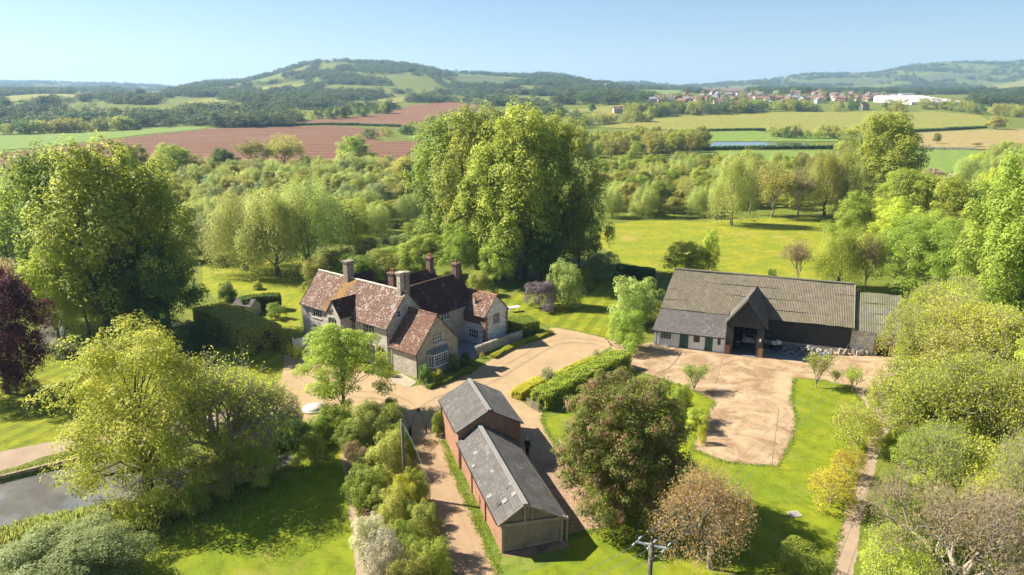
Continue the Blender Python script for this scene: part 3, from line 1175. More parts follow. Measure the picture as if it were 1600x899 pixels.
def board_mat(name, a, b, width=.16, vertical=False, rough=.75):
    m, nt, out = new_mat(name)
    v = coords(nt, 'UV')
    st = coords(nt, 'UV', (.6, 9, 1) if not vertical else (9, .6, 1))
    f = noise(nt, st, 2.2, 7, .75)
    col = ramp(nt, f, [(.28, a), (.75, b)])
    w = coords(nt, 'Object')
    g = noise(nt, w, .9, 6, .7)
    col = mix(nt, ramp(nt, g, [(.45, (0, 0, 0)), (.75, (.6, .6, .6))]), col, tuple(x * .5 for x in a))
    finish(nt, out, col, rough, f, .3, .02, .25)
    return m


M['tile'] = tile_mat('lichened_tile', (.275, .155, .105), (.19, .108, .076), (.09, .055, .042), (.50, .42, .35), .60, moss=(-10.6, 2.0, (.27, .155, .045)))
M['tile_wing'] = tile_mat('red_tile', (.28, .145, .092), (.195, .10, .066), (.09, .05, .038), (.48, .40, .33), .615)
M['tile_shade'] = tile_mat('shaded_tile', (.125, .062, .045), (.085, .044, .036), (.035, .024, .02), (.28, .23, .19), .66)  # darker copy of the roof tile: shadow side put into the colour
M['slate'] = tile_mat('grey_slate', (.17, .15, .14), (.225, .20, .19), (.08, .075, .075), (.33, .29, .25), .66, .3, .22)
M['shed_slate'] = tile_mat('shed_slate', (.165, .15, .135), (.22, .205, .185), (.10, .09, .08), (.30, .28, .25), .70, .55, .5, spots=4)
M['lime_wall'] = stone_mat('limestone', (.34, .305, .255), (.53, .49, .42), (.48, .445, .38), 2.8, stain=(.28, .25, .21))
M['lime_wall_dark'] = stone_mat('limestone_tan', (.33, .28, .215), (.50, .44, .35), (.44, .39, .31), 3.0, stain=(.26, .21, .155))  # slightly darker, browner copy of the limestone
M['whitewash'] = stone_mat('whitewashed_stone', (.58, .56, .53), (.80, .78, .74), (.45, .43, .39), 2.1, stain=(.33, .30, .27), mw=.06)
M['chimney_stone'] = stone_mat('chimney_stone', (.22, .175, .14), (.33, .27, .215), (.27, .23, .185), 4.0)
M['brick'] = brick_mat('red_brick', (.44, .205, .12), (.34, .155, .09), (.46, .36, .25), (.52, .34, .22))
M['brick_dark'] = brick_mat('weathered_brick', (.25, .145, .105), (.19, .11, .085), (.27, .22, .175))
M['dress'] = surf('dressed_stone', [(.3, (.42, .38, .31)), (.7, (.58, .54, .45))], 6, 6, .9, .3, .02)
M['black_board'] = board_mat('black_weatherboard', (.03, .027, .025), (.085, .076, .068))
M['old_board'] = board_mat('weathered_board', (.20, .135, .088), (.39, .30, .215), vertical=True, rough=.9)
M['old_beam'] = board_mat('weathered_beam', (.24, .17, .11), (.50, .39, .28), rough=.9)
M['fibre'] = surf('fibre_cement', [(.3, (.115, .095, .066)), (.55, (.18, .15, .105)), (.75, (.25, .21, .15))], 1.7, 8, .95, .25, .03, big=[(.45, (.13, .125, .075), .5, .68), (3.2, (.28, .245, .19), .6, .74)], nr=.75)
M['fibre_green'] = surf('mossy_fibre_cement', [(.3, (.115, .11, .08)), (.7, (.23, .215, .155))], 1.7, 8, .95, .25, .03, big=[(.5, (.15, .15, .075), .48, .66)], nr=.75)
M['barge'] = plain('pale_green_bargeboard', (.33, .34, .22), .8)
M['paint'] = surf('white_paint', [(.3, (.68, .67, .66)), (.7, (.80, .79, .78))], 3, 6, .6, .1, .01, big=[(.7, (.64, .61, .57), .55, .75)])
M['green_door'] = board_mat('green_door_paint', (.035, .10, .075), (.065, .15, .11), vertical=True, rough=.6)
M['iron'] = plain('black_iron', (.02, .02, .022), .5, .3)
M['lead'] = surf('lead', [(.3, (.15, .155, .16)), (.7, (.25, .255, .26))], 3, 5, .6, .2, .02, metal=.3)
M['pot'] = plain('clay_pot', (.40, .17, .09), .9)
M['stone'] = surf('rubble_stone', [(.3, (.23, .20, .16)), (.7, (.45, .40, .33))], 2.2, 7, .95, .7, .06)
M['window_wood'] = plain('brown_window_wood', (.12, .085, .07), .7)


def glass_mat():
    m, nt, out = new_mat('window_glass')
    v = coords(nt, 'Object')
    f = noise(nt, v, 2.5, 2, .5)
    finish(nt, out, ramp(nt, f, [(.3, (.02, .022, .026)), (.7, (.055, .06, .068))]), .08, f, .03, .02, .7)
    return m


M['glass'] = glass_mat()


# ------------------------------------------------------------------ building helpers (local frames: x along, y back, z up)
def wall(mb, p0, p1, outline, holes=(), depth=.22, m=0, zfun=None):
    """flat wall between plan points; outline and holes in (s, z); the outside is to the right of p0 -> p1"""
    p0, p1 = Vector((p0[0], p0[1], 0)), Vector((p1[0], p1[1], 0))
    d = (p1 - p0).normalized()
    n = Vector((d.y, -d.x, 0))

    def P(s, z, k=0.0):
        return p0 + d * s + Vector((0, 0, z)) - n * k
    loops = [[Vector((s, z, 0)) for s, z in outline]]
    for (s0, s1, z0, z1) in holes:
        loops.append([Vector((s0, z0, 0)), Vector((s1, z0, 0)), Vector((s1, z1, 0)), Vector((s0, z1, 0))])
    flat = [v for lp in loops for v in lp]
    for t in tessellate_polygon(loops):
        a, b, c = (flat[i] for i in t)
        if (b - a).cross(c - a).z < 0:
            b, c = c, b
        mb.poly([P(a.x, a.y), P(b.x, b.y), P(c.x, c.y)], m)
    for (s0, s1, z0, z1) in holes:
        for (a, b) in (((s0, z0), (s1, z0)), ((s1, z0), (s1, z1)), ((s1, z1), (s0, z1)), ((s0, z1), (s0, z0))):
            mb.poly([P(*a), P(*b), P(*b, depth), P(*a, depth)], m)


def rect(L, z1, z0=0.0):
    return [(0, z0), (L, z0), (L, z1), (0, z1)]


def gable(L, ze, za, z0=0.0, sm=None, ze2=None):
    return [(0, z0), (L, z0), (L, ze2 if ze2 is not None else ze), (L * .5 if sm is None else sm, za), (0, ze)]


def window(parent, p0, p1, s0, s1, z0, z1, nx=2, ny=2, mat='paint', depth=.12, bar=.05, frame=.08, sill=True, name='window', mull=None):
    p0, p1 = Vector((p0[0], p0[1], 0)), Vector((p1[0], p1[1], 0))
    d = (p1 - p0).normalized()
    n = Vector((d.y, -d.x, 0))

    def P(s, z, k):
        return p0 + d * s + Vector((0, 0, z)) - n * k
    mb = MB()
    f = frame
    for (a, b) in ((P(s0, z0 + f / 2, depth), P(s1, z0 + f / 2, depth)), (P(s0, z1 - f / 2, depth), P(s1, z1 - f / 2, depth))):
        mb.beam(a, b, .07, f)
    for s in (s0 + f / 2, s1 - f / 2):
        mb.beam(P(s, z0 + f, depth), P(s, z1 - f, depth), f, .07)
    for i in range(1, nx):
        s = s0 + (s1 - s0) * i / nx
        w = frame if (mull and i % mull == 0) else bar
        mb.beam(P(s, z0 + f, depth), P(s, z1 - f, depth), w, .06)
    for j in range(1, ny):
        z = z0 + (z1 - z0) * j / ny
        mb.beam(P(s0 + f, z, depth + .003), P(s1 - f, z, depth + .003), .05, bar)
    o = mb.build(name, M[mat], parent)
    if sill:
        sb = MB()
        sb.beam(P(s0 - .08, z0 - .04, -.02), P(s1 + .08, z0 - .04, -.02), .2, .08)
        sb.build('sill', M[mat if mat != 'window_wood' else 'dress'], o)
    g = MB()
    g.poly([P(s0, z0, depth + .03), P(s1, z0, depth + .03), P(s1, z1, depth + .03), P(s0, z1, depth + .03)])
    g.build('pane', M['glass'], o)
    return o


def slope(mb, e0, e1, r1, r0, course=.3, lift=.035, thick=.1, wav=.035, m=0, seed=1):
    """roof slope from eave e0-e1 to ridge r0-r1, in overlapping courses"""
    e0, e1, r0, r1 = (Vector(p) for p in (e0, e1, r0, r1))
    n = (e1 - e0).cross(r0 - e0).normalized()
    if n.z < 0:
        n = -n
    Ls = max((r0 - e0).length, (r1 - e1).length)
    Lw = max((e1 - e0).length, (r1 - r0).length)
    nc, ns = max(2, int(Ls / course)), max(2, int(Lw / .9))
    ph = seed * 1.7

    def P(s, t, k):
        p = e0.lerp(e1, s).lerp(r0.lerp(r1, s), t)
        w = wav * (math.sin(s * Lw * .9 + ph) * math.sin(t * 3.0 + ph * 2) + .6 * math.sin(s * Lw * 2.3 + t * 5 + ph)) * math.sin(math.pi * min(1, t * 1.2 + .1))
        return p + n * (k + w)
    flip = (e1 - e0).cross(r0 - e0).dot(n) < 0
    for i in range(nc):
        t0, t1 = i / nc, (i + 1) / nc
        for j in range(ns):
            s0, s1 = j / ns, (j + 1) / ns
            q = [P(s0, t0, lift), P(s1, t0, lift), P(s1, t1, .0), P(s0, t1, .0)]
            w = [P(s0, t0, -.0 if i else -thick), P(s1, t0, -.0 if i else -thick), P(s1, t0, lift), P(s0, t0, lift)]
            for z in (q, w):
                mb.poly(z[::-1] if flip else z, m)
    a, b, c, d = (P(0, 0, -thick), P(1, 0, -thick), P(1, 1, -thick), P(0, 1, -thick))
    mb.poly([a, b, c, d] if flip else [d, c, b, a], m)
    for (u, v) in ((0.0, None), (1.0, None)):
        k = [P(u, 0, -thick), P(u, 1, -thick)] + [P(u, 1, .0), P(u, 0, lift)]
        mb.poly(k, m)


def corrugated(mb, e0, e1, r1, r0, pitch=.2, amp=.02, rows=3, m=0, skew=None):
    e0, e1, r0, r1 = (Vector(p) for p in (e0, e1, r0, r1))
    n = (e1 - e0).cross(r0 - e0).normalized()
    flip = n.z < 0
    if flip:
        n = -n
    L = (e1 - e0).length
    k = max(4, int(L / pitch)) * 4
    rnd = random.Random(5)
    for i in range(rows):
        t0, t1 = i / rows - (.02 if i else 0), (i + 1) / rows
        jog = [rnd.uniform(-.012, .012) for _ in range(k // 20 + 2)]
        base = len(mb.v)
        for j in range(k + 1):
            s = j / k
            a = amp * math.cos(2 * math.pi * j / 4)
            w = .05 * math.sin(s * 9 + i) + jog[j // 20]
            for (t, l) in ((t0, .045), (t1, .0)):
                tt = t + (jog[j // 20] * .4 if t == t0 else 0)
                p = e0.lerp(e1, s).lerp(r0.lerp(r1, s), tt) + n * (a + l + w)
                mb.v.append(tuple(p))
        for j in range(k):
            q = (base + 2 * j, base + 2 * j + 2, base + 2 * j + 3, base + 2 * j + 1)
            mb.f.append(q[::-1] if flip else q)
            mb.m.append(m)


def ridge_tiles(parent, a, b, mat, r=.13, step=.45, name='ridge_tiles'):
    mb = MB()
    a, b = Vector(a), Vector(b)
    n = max(2, int((b - a).length / step))
    for i in range(n):
        p, q = a.lerp(b, i / n), a.lerp(b, (i + .97) / n)
        z = random.uniform(-.012, .012)
        mb.tube([p + Vector((0, 0, z)), q + Vector((0, 0, z + .01))], r, 6)
    return mb.build(name, mat, parent)


def chimney(parent, x, y, z0, z1, sx, sy, mat, pots=0, cap=True, collar=True):
    mb = MB()
    mb.box((x, y, (z0 + z1) / 2), (sx, sy, z1 - z0), 0)
    if cap:
        mb.box((x, y, z1 - .22), (sx + .16, sy + .16, .14), 0)
        mb.box((x, y, z1 - .05), (sx + .26, sy + .26, .16), 0)
    o = mb.build('chimney', M[mat], parent)
    for i in range(pots):
        pb = MB()
        px = x + (i - (pots - 1) / 2) * .38 if sx >= sy else x
        py = y if sx >= sy else y + (i - (pots - 1) / 2) * .38
        pb.lathe([(.13, 0), (.15, .06), (.11, .12), (.12, .5), (.14, .55), (.1, .56)], 10, (px, py, z1 + .02))
        pb.build('chimney_pot', M['pot'], o)
    return o


def gutter(parent, a, b, r=.06):
    mb = MB()
    mb.tube([a, b], r, 6)
    return mb.build('gutter', M['iron'], parent)


# ------------------------------------------------------------------ manor house
def manor():
    e = empty('manor_house', (-14.7, 78.8, 0), math.atan2(-.626, .78))
    tag(e, 'rambling stone manor house with lichened red tile roofs and tall chimneys', 'house')
    # long main range
    L = 16.9
    holes = [(2.2, 4.15, 3.75, 5.0), (2.2, 4.3, 1.0, 2.7), (10.0, 10.9, 3.85, 4.95), (12.3, 14.4, 3.7, 5.0), (12.2, 14.4, .9, 2.4), (4.9, 6.4, .9, 2.4)]
    mb = MB()
    f0, f1 = (-L, 0), (0, 0)
    wall(mb, f0, f1, rect(L, 5.3), holes)
    wall(mb, (0, 0), (0, 6.4), gable(6.4, 5.3, 8.85), [(1.65, 2.3, 6.05, 6.9), (4.45, 5.05, 5.9, 6.6)])
    wall(mb, (0, 6.4), (-L, 6.4), rect(L, 5.3))
    wall(mb, (-L, 6.4), (-L, 0), gable(6.4, 5.3, 8.85))
    mb.build('wall', M['lime_wall'], e)
    for h, nx in zip(holes, (4, 3, 2, 4, 4, 3)):
        window(e, f0, f1, *h, nx, 2, 'dress' if nx == 4 or h[2] > 3 else 'paint', mull=1)
    window(e, (0, 0), (0, 6.4), 1.65, 2.3, 6.05, 6.9, 1, 2)
    window(e, (0, 0), (0, 6.4), 4.45, 5.05, 5.9, 6.6, 1, 2)
    mb = MB()
    slope(mb, (-L - .15, -.3, 5.1), (.12, -.3, 5.1), (.12, 3.2, 9.0), (-L - .15, 3.2, 9.0), seed=1, wav=.06)
    slope(mb, (.12, 6.7, 5.1), (-L - .15, 6.7, 5.1), (-L - .15, 3.2, 9.0), (.12, 3.2, 9.0), seed=2)
    rf = mb.build('roof', M['tile'], e)
    ridge_tiles(rf, (-L - .15, 3.2, 9.03), (.12, 3.2, 9.03), M['dress'])
    gutter(e, (-L, -.36, 5.08), (.1, -.36, 5.08))
    chimney(e, -10.75, 3.2, 8.0, 11.2, .85, 1.05, 'chimney_stone')
    chimney(e, -.75, 3.0, 7.8, 11.3, .6, .65, 'lime_wall_dark')
    chimney(e, -.75, 3.8, 7.8, 11.2, .75, .7, 'chimney_stone')
    # front bay with its own gable
    a0, a1, bd = -9.25, -6.5, -1.8
    w = a1 - a0
    mb = MB()
    h1, h2 = (.5, 1.5, 5.5, 6.5), (.35, 1.95, 3.95, 5.15)
    wall(mb, (a0, bd), (a1, bd), gable(w, 5.75, 7.45), [h1, h2, (.5, 2.2, .9, 2.4)])
    wall(mb, (a1, bd), (a1, 0), rect(-bd, 5.75))
    wall(mb, (a0, 0), (a0, bd), rect(-bd, 5.75))
    mb.build('bay_wall', M['lime_wall'], e)
    for h in (h1, h2, (.5, 2.2, .9, 2.4)):
        window(e, (a0, bd), (a1, bd), *h, 3, 2, 'dress', mull=1)
    mb = MB()
    am = (a0 + a1) / 2
    slope(mb, (a1 + .2, bd - .1, 5.5), (a1 + .2, 2.3, 5.5), (am, 2.3, 7.6), (am, bd - .1, 7.6), seed=3)
    slope(mb, (a0 - .2, 2.3, 5.5), (a0 - .2, bd - .1, 5.5), (am, bd - .1, 7.6), (am, 2.3, 7.6), seed=4)
    mb.build('bay_roof', M['tile_shade'], e)
    # low gabled wing at the end
    a0, a1, b0, b1 = 0.0, 4.7, .12, 6.95
    mb = MB()
    hw = (2.65, 4.25, 3.35, 4.7)
    wall(mb, (a0, b0), (a1, b0), rect(a1, 3.15))
    wall(mb, (a1, b0), (a1, b1), gable(b1 - b0, 3.15, 6.75), [hw])
    wall(mb, (a1, b1), (a0, b1), rect(a1, 3.15))
    mb.build('wing_wall', M['lime_wall_dark'], e)
    window(e, (a1, b0), (a1, b1), *hw, 4, 3, 'paint', mull=2)
    mb = MB()
    bm = (b0 + b1) / 2
    slope(mb, (a0, b0 - .25, 2.95), (a1 + .12, b0 - .25, 2.95), (a1 + .12, bm, 6.9), (a0, bm, 6.9), seed=5)
    slope(mb, (a1 + .12, b1 + .25, 2.95), (a0, b1 + .25, 2.95), (a0, bm, 6.9), (a1 + .12, bm, 6.9), seed=6)
    rf = mb.build('wing_roof', M['tile_wing'], e)
    ridge_tiles(rf, (a0, bm, 6.92), (a1 + .12, bm, 6.92), M['tile_wing'])
    gutter(e, (a0, b0 - .3, 2.92), (a1 + .1, b0 - .3, 2.92))
    dp = MB()
    dp.tube([(a1 + .06, b0 - .08, 3.0), (a1 + .06, b0 - .08, 0)], .05, 6)
    dp.build('downpipe', M['iron'], e)
    dp = MB()
    dp.tube([(.02, -.1, 5.1), (.02, -.1, 0)], .05, 6)
    dp.build('downpipe', M['iron'], e)
    # bay window of the wing
    bw = MB()
    pts = [(a1, 1.9), (a1 + .65, 2.3), (a1 + .65, 4.6), (a1, 5.0)]
    for p, q in zip(pts, pts[1:]):
        Lq = math.hypot(q[0] - p[0], q[1] - p[1])
        wall(bw, p, q, rect(Lq, .85))
    bo = bw.build('bay_window', M['lime_wall_dark'], e)
    bw = MB()
    for p, q in zip(pts, pts[1:]):
        wall(bw, p, q, rect(math.hypot(q[0] - p[0], q[1] - p[1]), 2.45, 2.3))
    bw.build('lintel', M['paint'], bo)
    for p, q in zip(pts, pts[1:]):
        Lq = math.hypot(q[0] - p[0], q[1] - p[1])
        window(bo, p, q, .02, Lq - .02, .85, 2.3, 6 if Lq > 1.5 else 2, 4, 'paint', depth=.03, mull=3, name='sash')
    rb = MB()
    top = [(a1, 1.75, 2.95), (a1, 5.15, 2.95)]
    low = [(a1, 1.7, 2.45), (a1 + .8, 2.2, 2.45), (a1 + .8, 4.7, 2.45), (a1, 5.2, 2.45)]
    rb.poly([low[0], low[1], top[0]])
    rb.poly([low[1], low[2], top[1], top[0]])
    rb.poly([low[2], low[3], top[1]])
    rb.poly([low[3], low[2], low[1], low[0]])
    rb.build('bay_window_roof', M['lead'], bo)
    # cross range behind the courtyard
    mb = MB()
    hp, hq = (2.7, 4.25, 3.75, 4.75), (3.9, 4.7, 1.4, 2.3)
    wall(mb, (0, 6.4), (0, 15.2), rect(8.8, 5.0), [hp, hq, (1.2, 2.6, .9, 2.3)])
    wall(mb, (0, 15.2), (-5.6, 15.2), gable(5.6, 5.0, 8.3))
    wall(mb, (-5.6, 15.2), (-5.6, 6.4), rect(8.8, 5.0))
    mb.build('cross_wall', M['lime_wall_dark'], e)
    window(e, (0, 6.4), (0, 15.2), *hp, 3, 2, 'paint', mull=1)
    window(e, (0, 6.4), (0, 15.2), *hq, 2, 2, 'paint')
    window(e, (0, 6.4), (0, 15.2), 1.2, 2.6, .9, 2.3, 3, 2, 'paint')
    mb = MB()
    slope(mb, (.25, 4.6, 4.8), (.25, 15.35, 4.8), (-2.8, 15.35, 8.45), (-2.8, 4.6, 8.45), seed=7)
    slope(mb, (-5.85, 15.35, 4.8), (-5.85, 4.6, 4.8), (-2.8, 4.6, 8.45), (-2.8, 15.35, 8.45), seed=8)
    rf = mb.build('cross_roof', M['tile_shade'], e)
    ridge_tiles(rf, (-2.8, 5.0, 8.47), (-2.8, 15.35, 8.47), M['tile_wing'], .11)
    chimney(e, -2.6, 14.7, 7.6, 9.95, .7, .8, 'brick_dark', 1)
    # second cross range behind it
    mb = MB()
    wall(mb, (-5.6, 15.6), (-10.6, 15.6), gable(5.0, 5.0, 8.1))
    wall(mb, (-10.6, 15.6), (-10.6, 6.4), rect(9.2, 5.0))
    mb.build('rear_wall', M['lime_wall_dark'], e)
    mb = MB()
    slope(mb, (-5.5, 5.0, 4.9), (-5.5, 15.8, 4.9), (-8.1, 15.8, 8.25), (-8.1, 5.0, 8.25), seed=9)
    slope(mb, (-10.85, 15.8, 4.8), (-10.85, 5.0, 4.8), (-8.1, 5.0, 8.25), (-8.1, 15.8, 8.25), seed=10)
    mb.build('rear_roof', M['tile_shade'], e)
    chimney(e, -8.0, 15.1, 7.4, 9.9, .8, .7, 'brick_dark', 2)
    chimney(e, -6.9, 7.2, 6.0, 9.45, 1.0, .7, 'brick_dark', 2)
    mb = MB()
    wall(mb, (-12.2, 9.4), (-15.4, 9.4), gable(3.2, 5.0, 7.4))
    wall(mb, (-12.2, 6.4), (-12.2, 9.4), rect(3.0, 5.0))
    wall(mb, (-15.4, 9.4), (-15.4, 6.4), rect(3.0, 5.0))
    mb.build('stair_wall', M['lime_wall_dark'], e)
    mb = MB()
    slope(mb, (-12.0, 3.6, 4.9), (-12.0, 9.6, 4.9), (-13.8, 9.6, 8.3), (-13.8, 3.6, 8.3), seed=11)
    slope(mb, (-15.6, 9.6, 4.9), (-15.6, 3.6, 4.9), (-13.8, 3.6, 8.3), (-13.8, 9.6, 8.3), seed=12)
    mb.build('stair_roof', M['tile_shade'], e)
    # courtyard wing with whitewashed gable
    a0, a1, b0, b1 = -.2, 3.7, 13.35, 17.9
    mb = MB()
    hg, hs = (1.55, 2.9, 2.65, 3.95), (1.2, 2.85, .65, 1.85)
    wall(mb, (-2.6, b0), (a1, b0), rect(6.3, 2.75), [(.85, 1.95, 0, 2.05), (3.25, 4.95, .6, 1.85)], m=0)
    wall(mb, (-2.6, b0 - .004), (a1, b0 - .004), rect(6.3, 4.1, 2.75), m=1)
    wall(mb, (a1, b0), (a1, b1), gable(b1 - b0, 4.1, 6.25), [hg], m=0)
    wall(mb, (a1, b1), (-2.6, b1), rect(6.3, 4.1), m=0)
    for (bb, sg) in ((b0, 1), (b1, -1)):
        for i in range(12):
            wd = .34 if i % 2 else .5
            mb.box((a1 + .0, bb + sg * wd / 2 - sg * .03, .17 + i * .34), (.10, wd, .325), 2)
        for i in range(8):
            wd = .34 if i % 2 == 0 else .5
            if sg > 0:
                mb.box((a1 - wd / 2, bb, .17 + i * .34), (wd, .08, .325), 2)
    mb.build('white_wing_wall', [M['whitewash'], M['brick_dark'], M['brick']], e)
    window(e, (a1, b0), (a1, b1), *hg, 3, 2, 'dress', mull=1)
    window(e, (-2.6, b0), (a1, b0), 3.25, 4.95, .6, 1.85, 4, 2, 'paint', mull=2)
    db = MB()
    for i in range(6):
        db.box((-1.75 + .0925 + i * .183, b0 + .13, 1.02), (.175, .06, 2.04))
    d = db.build('door', M['iron'], e)
    hb = MB()
    hb.lathe([(.03, 0), (.045, .03), (.02, .06)], 8, (-.85, b0 + .09, 1.0))
    hb.build('handle', M['lead'], d)
    mb = MB()
    bm = (b0 + b1) / 2
    slope(mb, (-3.6, b0 - .22, 3.95), (a1 + .1, b0 - .22, 3.95), (a1 + .1, bm, 6.42), (-3.6, bm, 6.42), seed=13)
    slope(mb, (a1 + .1, b1 + .22, 3.95), (-3.6, b1 + .22, 3.95), (-3.6, bm, 6.42), (a1 + .1, bm, 6.42), seed=14)
    rf = mb.build('white_wing_roof', M['tile_wing'], e)
    ridge_tiles(rf, (-3.4, bm, 6.44), (a1 + .1, bm, 6.44), M['pot'], .12)
    gutter(e, (-2.0, b0 - .28, 3.93), (a1 + .1, b0 - .28, 3.93))
    ch = chimney(e, 1.0, b0 + 1.0, 4.6, 5.75, .4, .35, 'lime_wall_dark', 1, cap=False)
    return e


house = manor()

hm = Matrix.Translation(house.location) @ Matrix.Rotation(house.rotation_euler[2], 4, 'Z')
flat_patch('courtyard_paving', [tuple(hm @ Vector((a_, b_, 0)))[:2] for a_, b_ in ((-.1, 6.9), (4.8, 6.95), (5.6, 8.2), (5.3, 10.2), (4.7, 13.3), (3.6, 13.4), (-.1, 13.4))], surf('paving', [(.3, (.17, .18, .19)), (.7, (.29, .30, .31))], 3, 6, .8, .3, .03), .020, 'blue grey paved courtyard between the wings', amt=.02, world=True)
# climber on the front wall
def climber(name, par, p, h, w, mat, label, seed):
    r = np.random.default_rng(seed)
    n = 700
    c = np.stack([r.normal(size=n) * w * .35, -np.abs(r.normal(size=n)) * .12, r.random(n) * h], 1)
    c[:, 0] *= 1 - .4 * c[:, 2] / h
    me = leaves_mesh('foliage', c, unit(np.array([0, -1, .3]) + rdir(n, r) * .6), .13 * r.uniform(.6, 1.2, n), r)
    me.materials.append(M[mat])
    e = empty(name, p, par.rotation_euler[2])
    tag(e, label, 'climber')
    link('foliage', me, e)
    mb = MB()
    mb.tube([(0, -.03, 0), (.08, -.05, h * .5), (-.05, -.04, h * .95)], [.05, .035, .015], 5)
    mb.build('stem', M['bark'], e)


hm = Matrix.Translation(house.location) @ Matrix.Rotation(house.rotation_euler[2], 4, 'Z')
climber('climbing_plant', house, hm @ Vector((-9.75, -.03, 0)), 5.2, .8, 'yellow', 'yellow green climber growing up the wall beside the gabled bay', 3)
climber('climbing_plant', house, hm @ Vector((-1.6, -.03, 0)), 2.6, 1.6, 'mid', 'sparse green climber low on the main wall near the wing', 4)


# ------------------------------------------------------------------ black barn
def barn():
    e = empty('barn', (18.69, 87.43, 0), math.atan2(-.354, .935))
    tag(e, 'long black boarded barn with grey corrugated roof and gabled cart porch', 'barn')
    W0, W1, rb, rz = 5.7, 15.3, 10.5, 7.9
    L = 23.8

    def boards(p0, p1, z0, z1, name='weatherboard', par=e, step=.19, top=None):
        """lapped horizontal boards, each a real strip"""
        p0, p1 = Vector((*p0, 0)), Vector((*p1, 0))
        d = (p1 - p0).normalized()
        n = Vector((d.y, -d.x, 0))
        Lw = (p1 - p0).length
        k = int((z1 - z0) / step)
        mbs = MB()
        for i in range(k + 1):
            za, zb = z0 + i * step, min(z1, z0 + (i + 1) * step)
            if zb - za < .02:
                continue
            s0, s1 = 0, Lw
            if top:
                s0, s1 = top(zb)
                if s1 - s0 < .05:
                    continue
            a, b = p0 + d * s0, p0 + d * s1
            o = n * .035
            mbs.poly([a + o + Vector((0, 0, za)), b + o + Vector((0, 0, za)), b + Vector((0, 0, zb)), a + Vector((0, 0, zb))])
            mbs.poly([b + o + Vector((0, 0, za)), a + o + Vector((0, 0, za)), a - n * .02 + Vector((0, 0, za)), b - n * .02 + Vector((0, 0, za))])
        return mbs

    # main body
    mb = MB()
    wall(mb, (0, W1), (0, W0), rect(W1 - W0, 3.5))
    wall(mb, (L, W0), (L, W1), gable(W1 - W0, 3.6, 7.75))
    wall(mb, (L, W1), (0, W1), rect(L, 3.6))
    wall(mb, (0, W0 + .06), (8.9, W0 + .06), rect(8.9, 3.6))
    wall(mb, (13.5, W0 + .06), (L, W0 + .06), rect(L - 13.5, 3.6))
    mb.build('wall', M['black_board'], e)
    boards((13.55, W0), (L, W0), .55, 3.6).build('weatherboard', M['black_board'], e)
    mb = MB()
    mb.box(((13.5 + L) / 2, W0 + .02, .27), (L - 13.5, .2, .54))
    mb.build('plinth', M['lime_wall_dark'], e)
    mb = MB()
    corrugated(mb, (-.25, W0 - .35, 3.45), (L + .15, W0 - .35, 3.45), (L + .15, rb, rz), (-.25 + 1.0, rb, rz), rows=4)
    corrugated(mb, (L + .15, W1 + .3, 3.45), (-.25, W1 + .3, 3.45), (-.25 + 1.0, rb, rz), (L + .15, rb, rz), rows=3)
    rf = mb.build('roof', M['fibre'], e)
    # half hip at the end
    hb = MB()
    hb.poly([(.75, rb, rz), (-.1, W0 - .35, 3.5), (-.1, W1 + .3, 3.5)])
    hb.build('roof_end', M['fibre'], rf)
    mb = MB()
    mb.tube([(.7, rb, rz + .05), (L + .15, rb, rz + .05)], .14, 6)
    mb.build('ridge_capping', M['fibre_green'], rf)
    vb = MB()
    vb.beam((L + .19, W0 - .4, 3.4), (L + .19, rb, rz), .05, .18)
    vb.build('verge_board', M['barge'], rf)
    # white painted lean-to with slates
    mb = MB()
    ho = [(.8, 2.2, 1.0, 1.95), (3.25, 4.4, 0, 2.03), (5.0, 5.8, 1.0, 1.93), (6.45, 7.45, 0, 2.03), (8.0, 8.4, 1.0, 1.9)]
    wall(mb, (0, 0), (8.95, 0), rect(8.95, 2.12), ho)
    wall(mb, (0, W0), (0, 0), [(0, 0), (W0, 0), (W0, 2.12), (0, 3.5)], m=1)
    mb.build('lean_to_wall', [M['paint'], M['brick_dark']], e)
    for i, (h, nx, ny) in enumerate(((ho[0], 4, 3), (ho[2], 3, 3), (ho[4], 2, 3))):
        window(e, (0, 0), (8.95, 0), *h, nx, ny, 'window_wood' if i else 'dress', sill=False, depth=.08)
    for h in (ho[1], ho[3]):
        n = 6
        wd = (h[1] - h[0]) / n
        d = empty('door', (0, 0, 0), 0, e)
        for i in range(n):
            db = MB()
            db.box((h[0] + wd * (i + .5), .09 + random.uniform(-.004, .004), 1.02), (wd - .012, .05, 1.98))
            db.build('board', M['green_door'], d)
        for z in (.35, 1.7):
            hb = MB()
            hb.box((h[0] + .36, .055, z), (.7, .02, .06))
            hb.build('hinge', M['iron'], d)
    mb = MB()
    slope(mb, (-.3, -.35, 2.08), (8.9, -.35, 2.08), (8.9, W0 - .1, 3.48), (-.1, W0 - .1, 3.48), course=.3, lift=.02, wav=.02, seed=21)
    mb.build('lean_to_roof', M['slate'], e)
    gutter(e, (-.3, -.42, 2.02), (8.85, -.42, 2.02))
    dp = MB()
    dp.tube([(.3, -.36, 2.0), (.3, -.07, 1.8), (.3, -.07, 0)], .04, 6)
    dp.build('downpipe', M['iron'], e)
    # cart porch
    a0, a1, am, ze, za = 8.95, 13.5, 11.2, 4.15, 7.25
    o0, o1, oz = 9.85, 12.65, 3.75
    mb = MB()
    wall(mb, (a0, -.05), (a1, -.05), gable(a1 - a0, ze, za), [], 0)
    mb.f.clear(); mb.v.clear(); mb.m.clear()
    for (s0, s1) in ((a0, o0), (o1, a1)):
        b2 = boards((s0, -.06), (s1, -.06), 1.15, oz, step=.19)
        mb.v, n0 = mb.v + b2.v, len(mb.v)
        mb.f += [tuple(i + n0 for i in f) for f in b2.f]
        mb.m += b2.m
        wall(mb, (s0, -.04), (s1, -.04), rect(s1 - s0, oz))

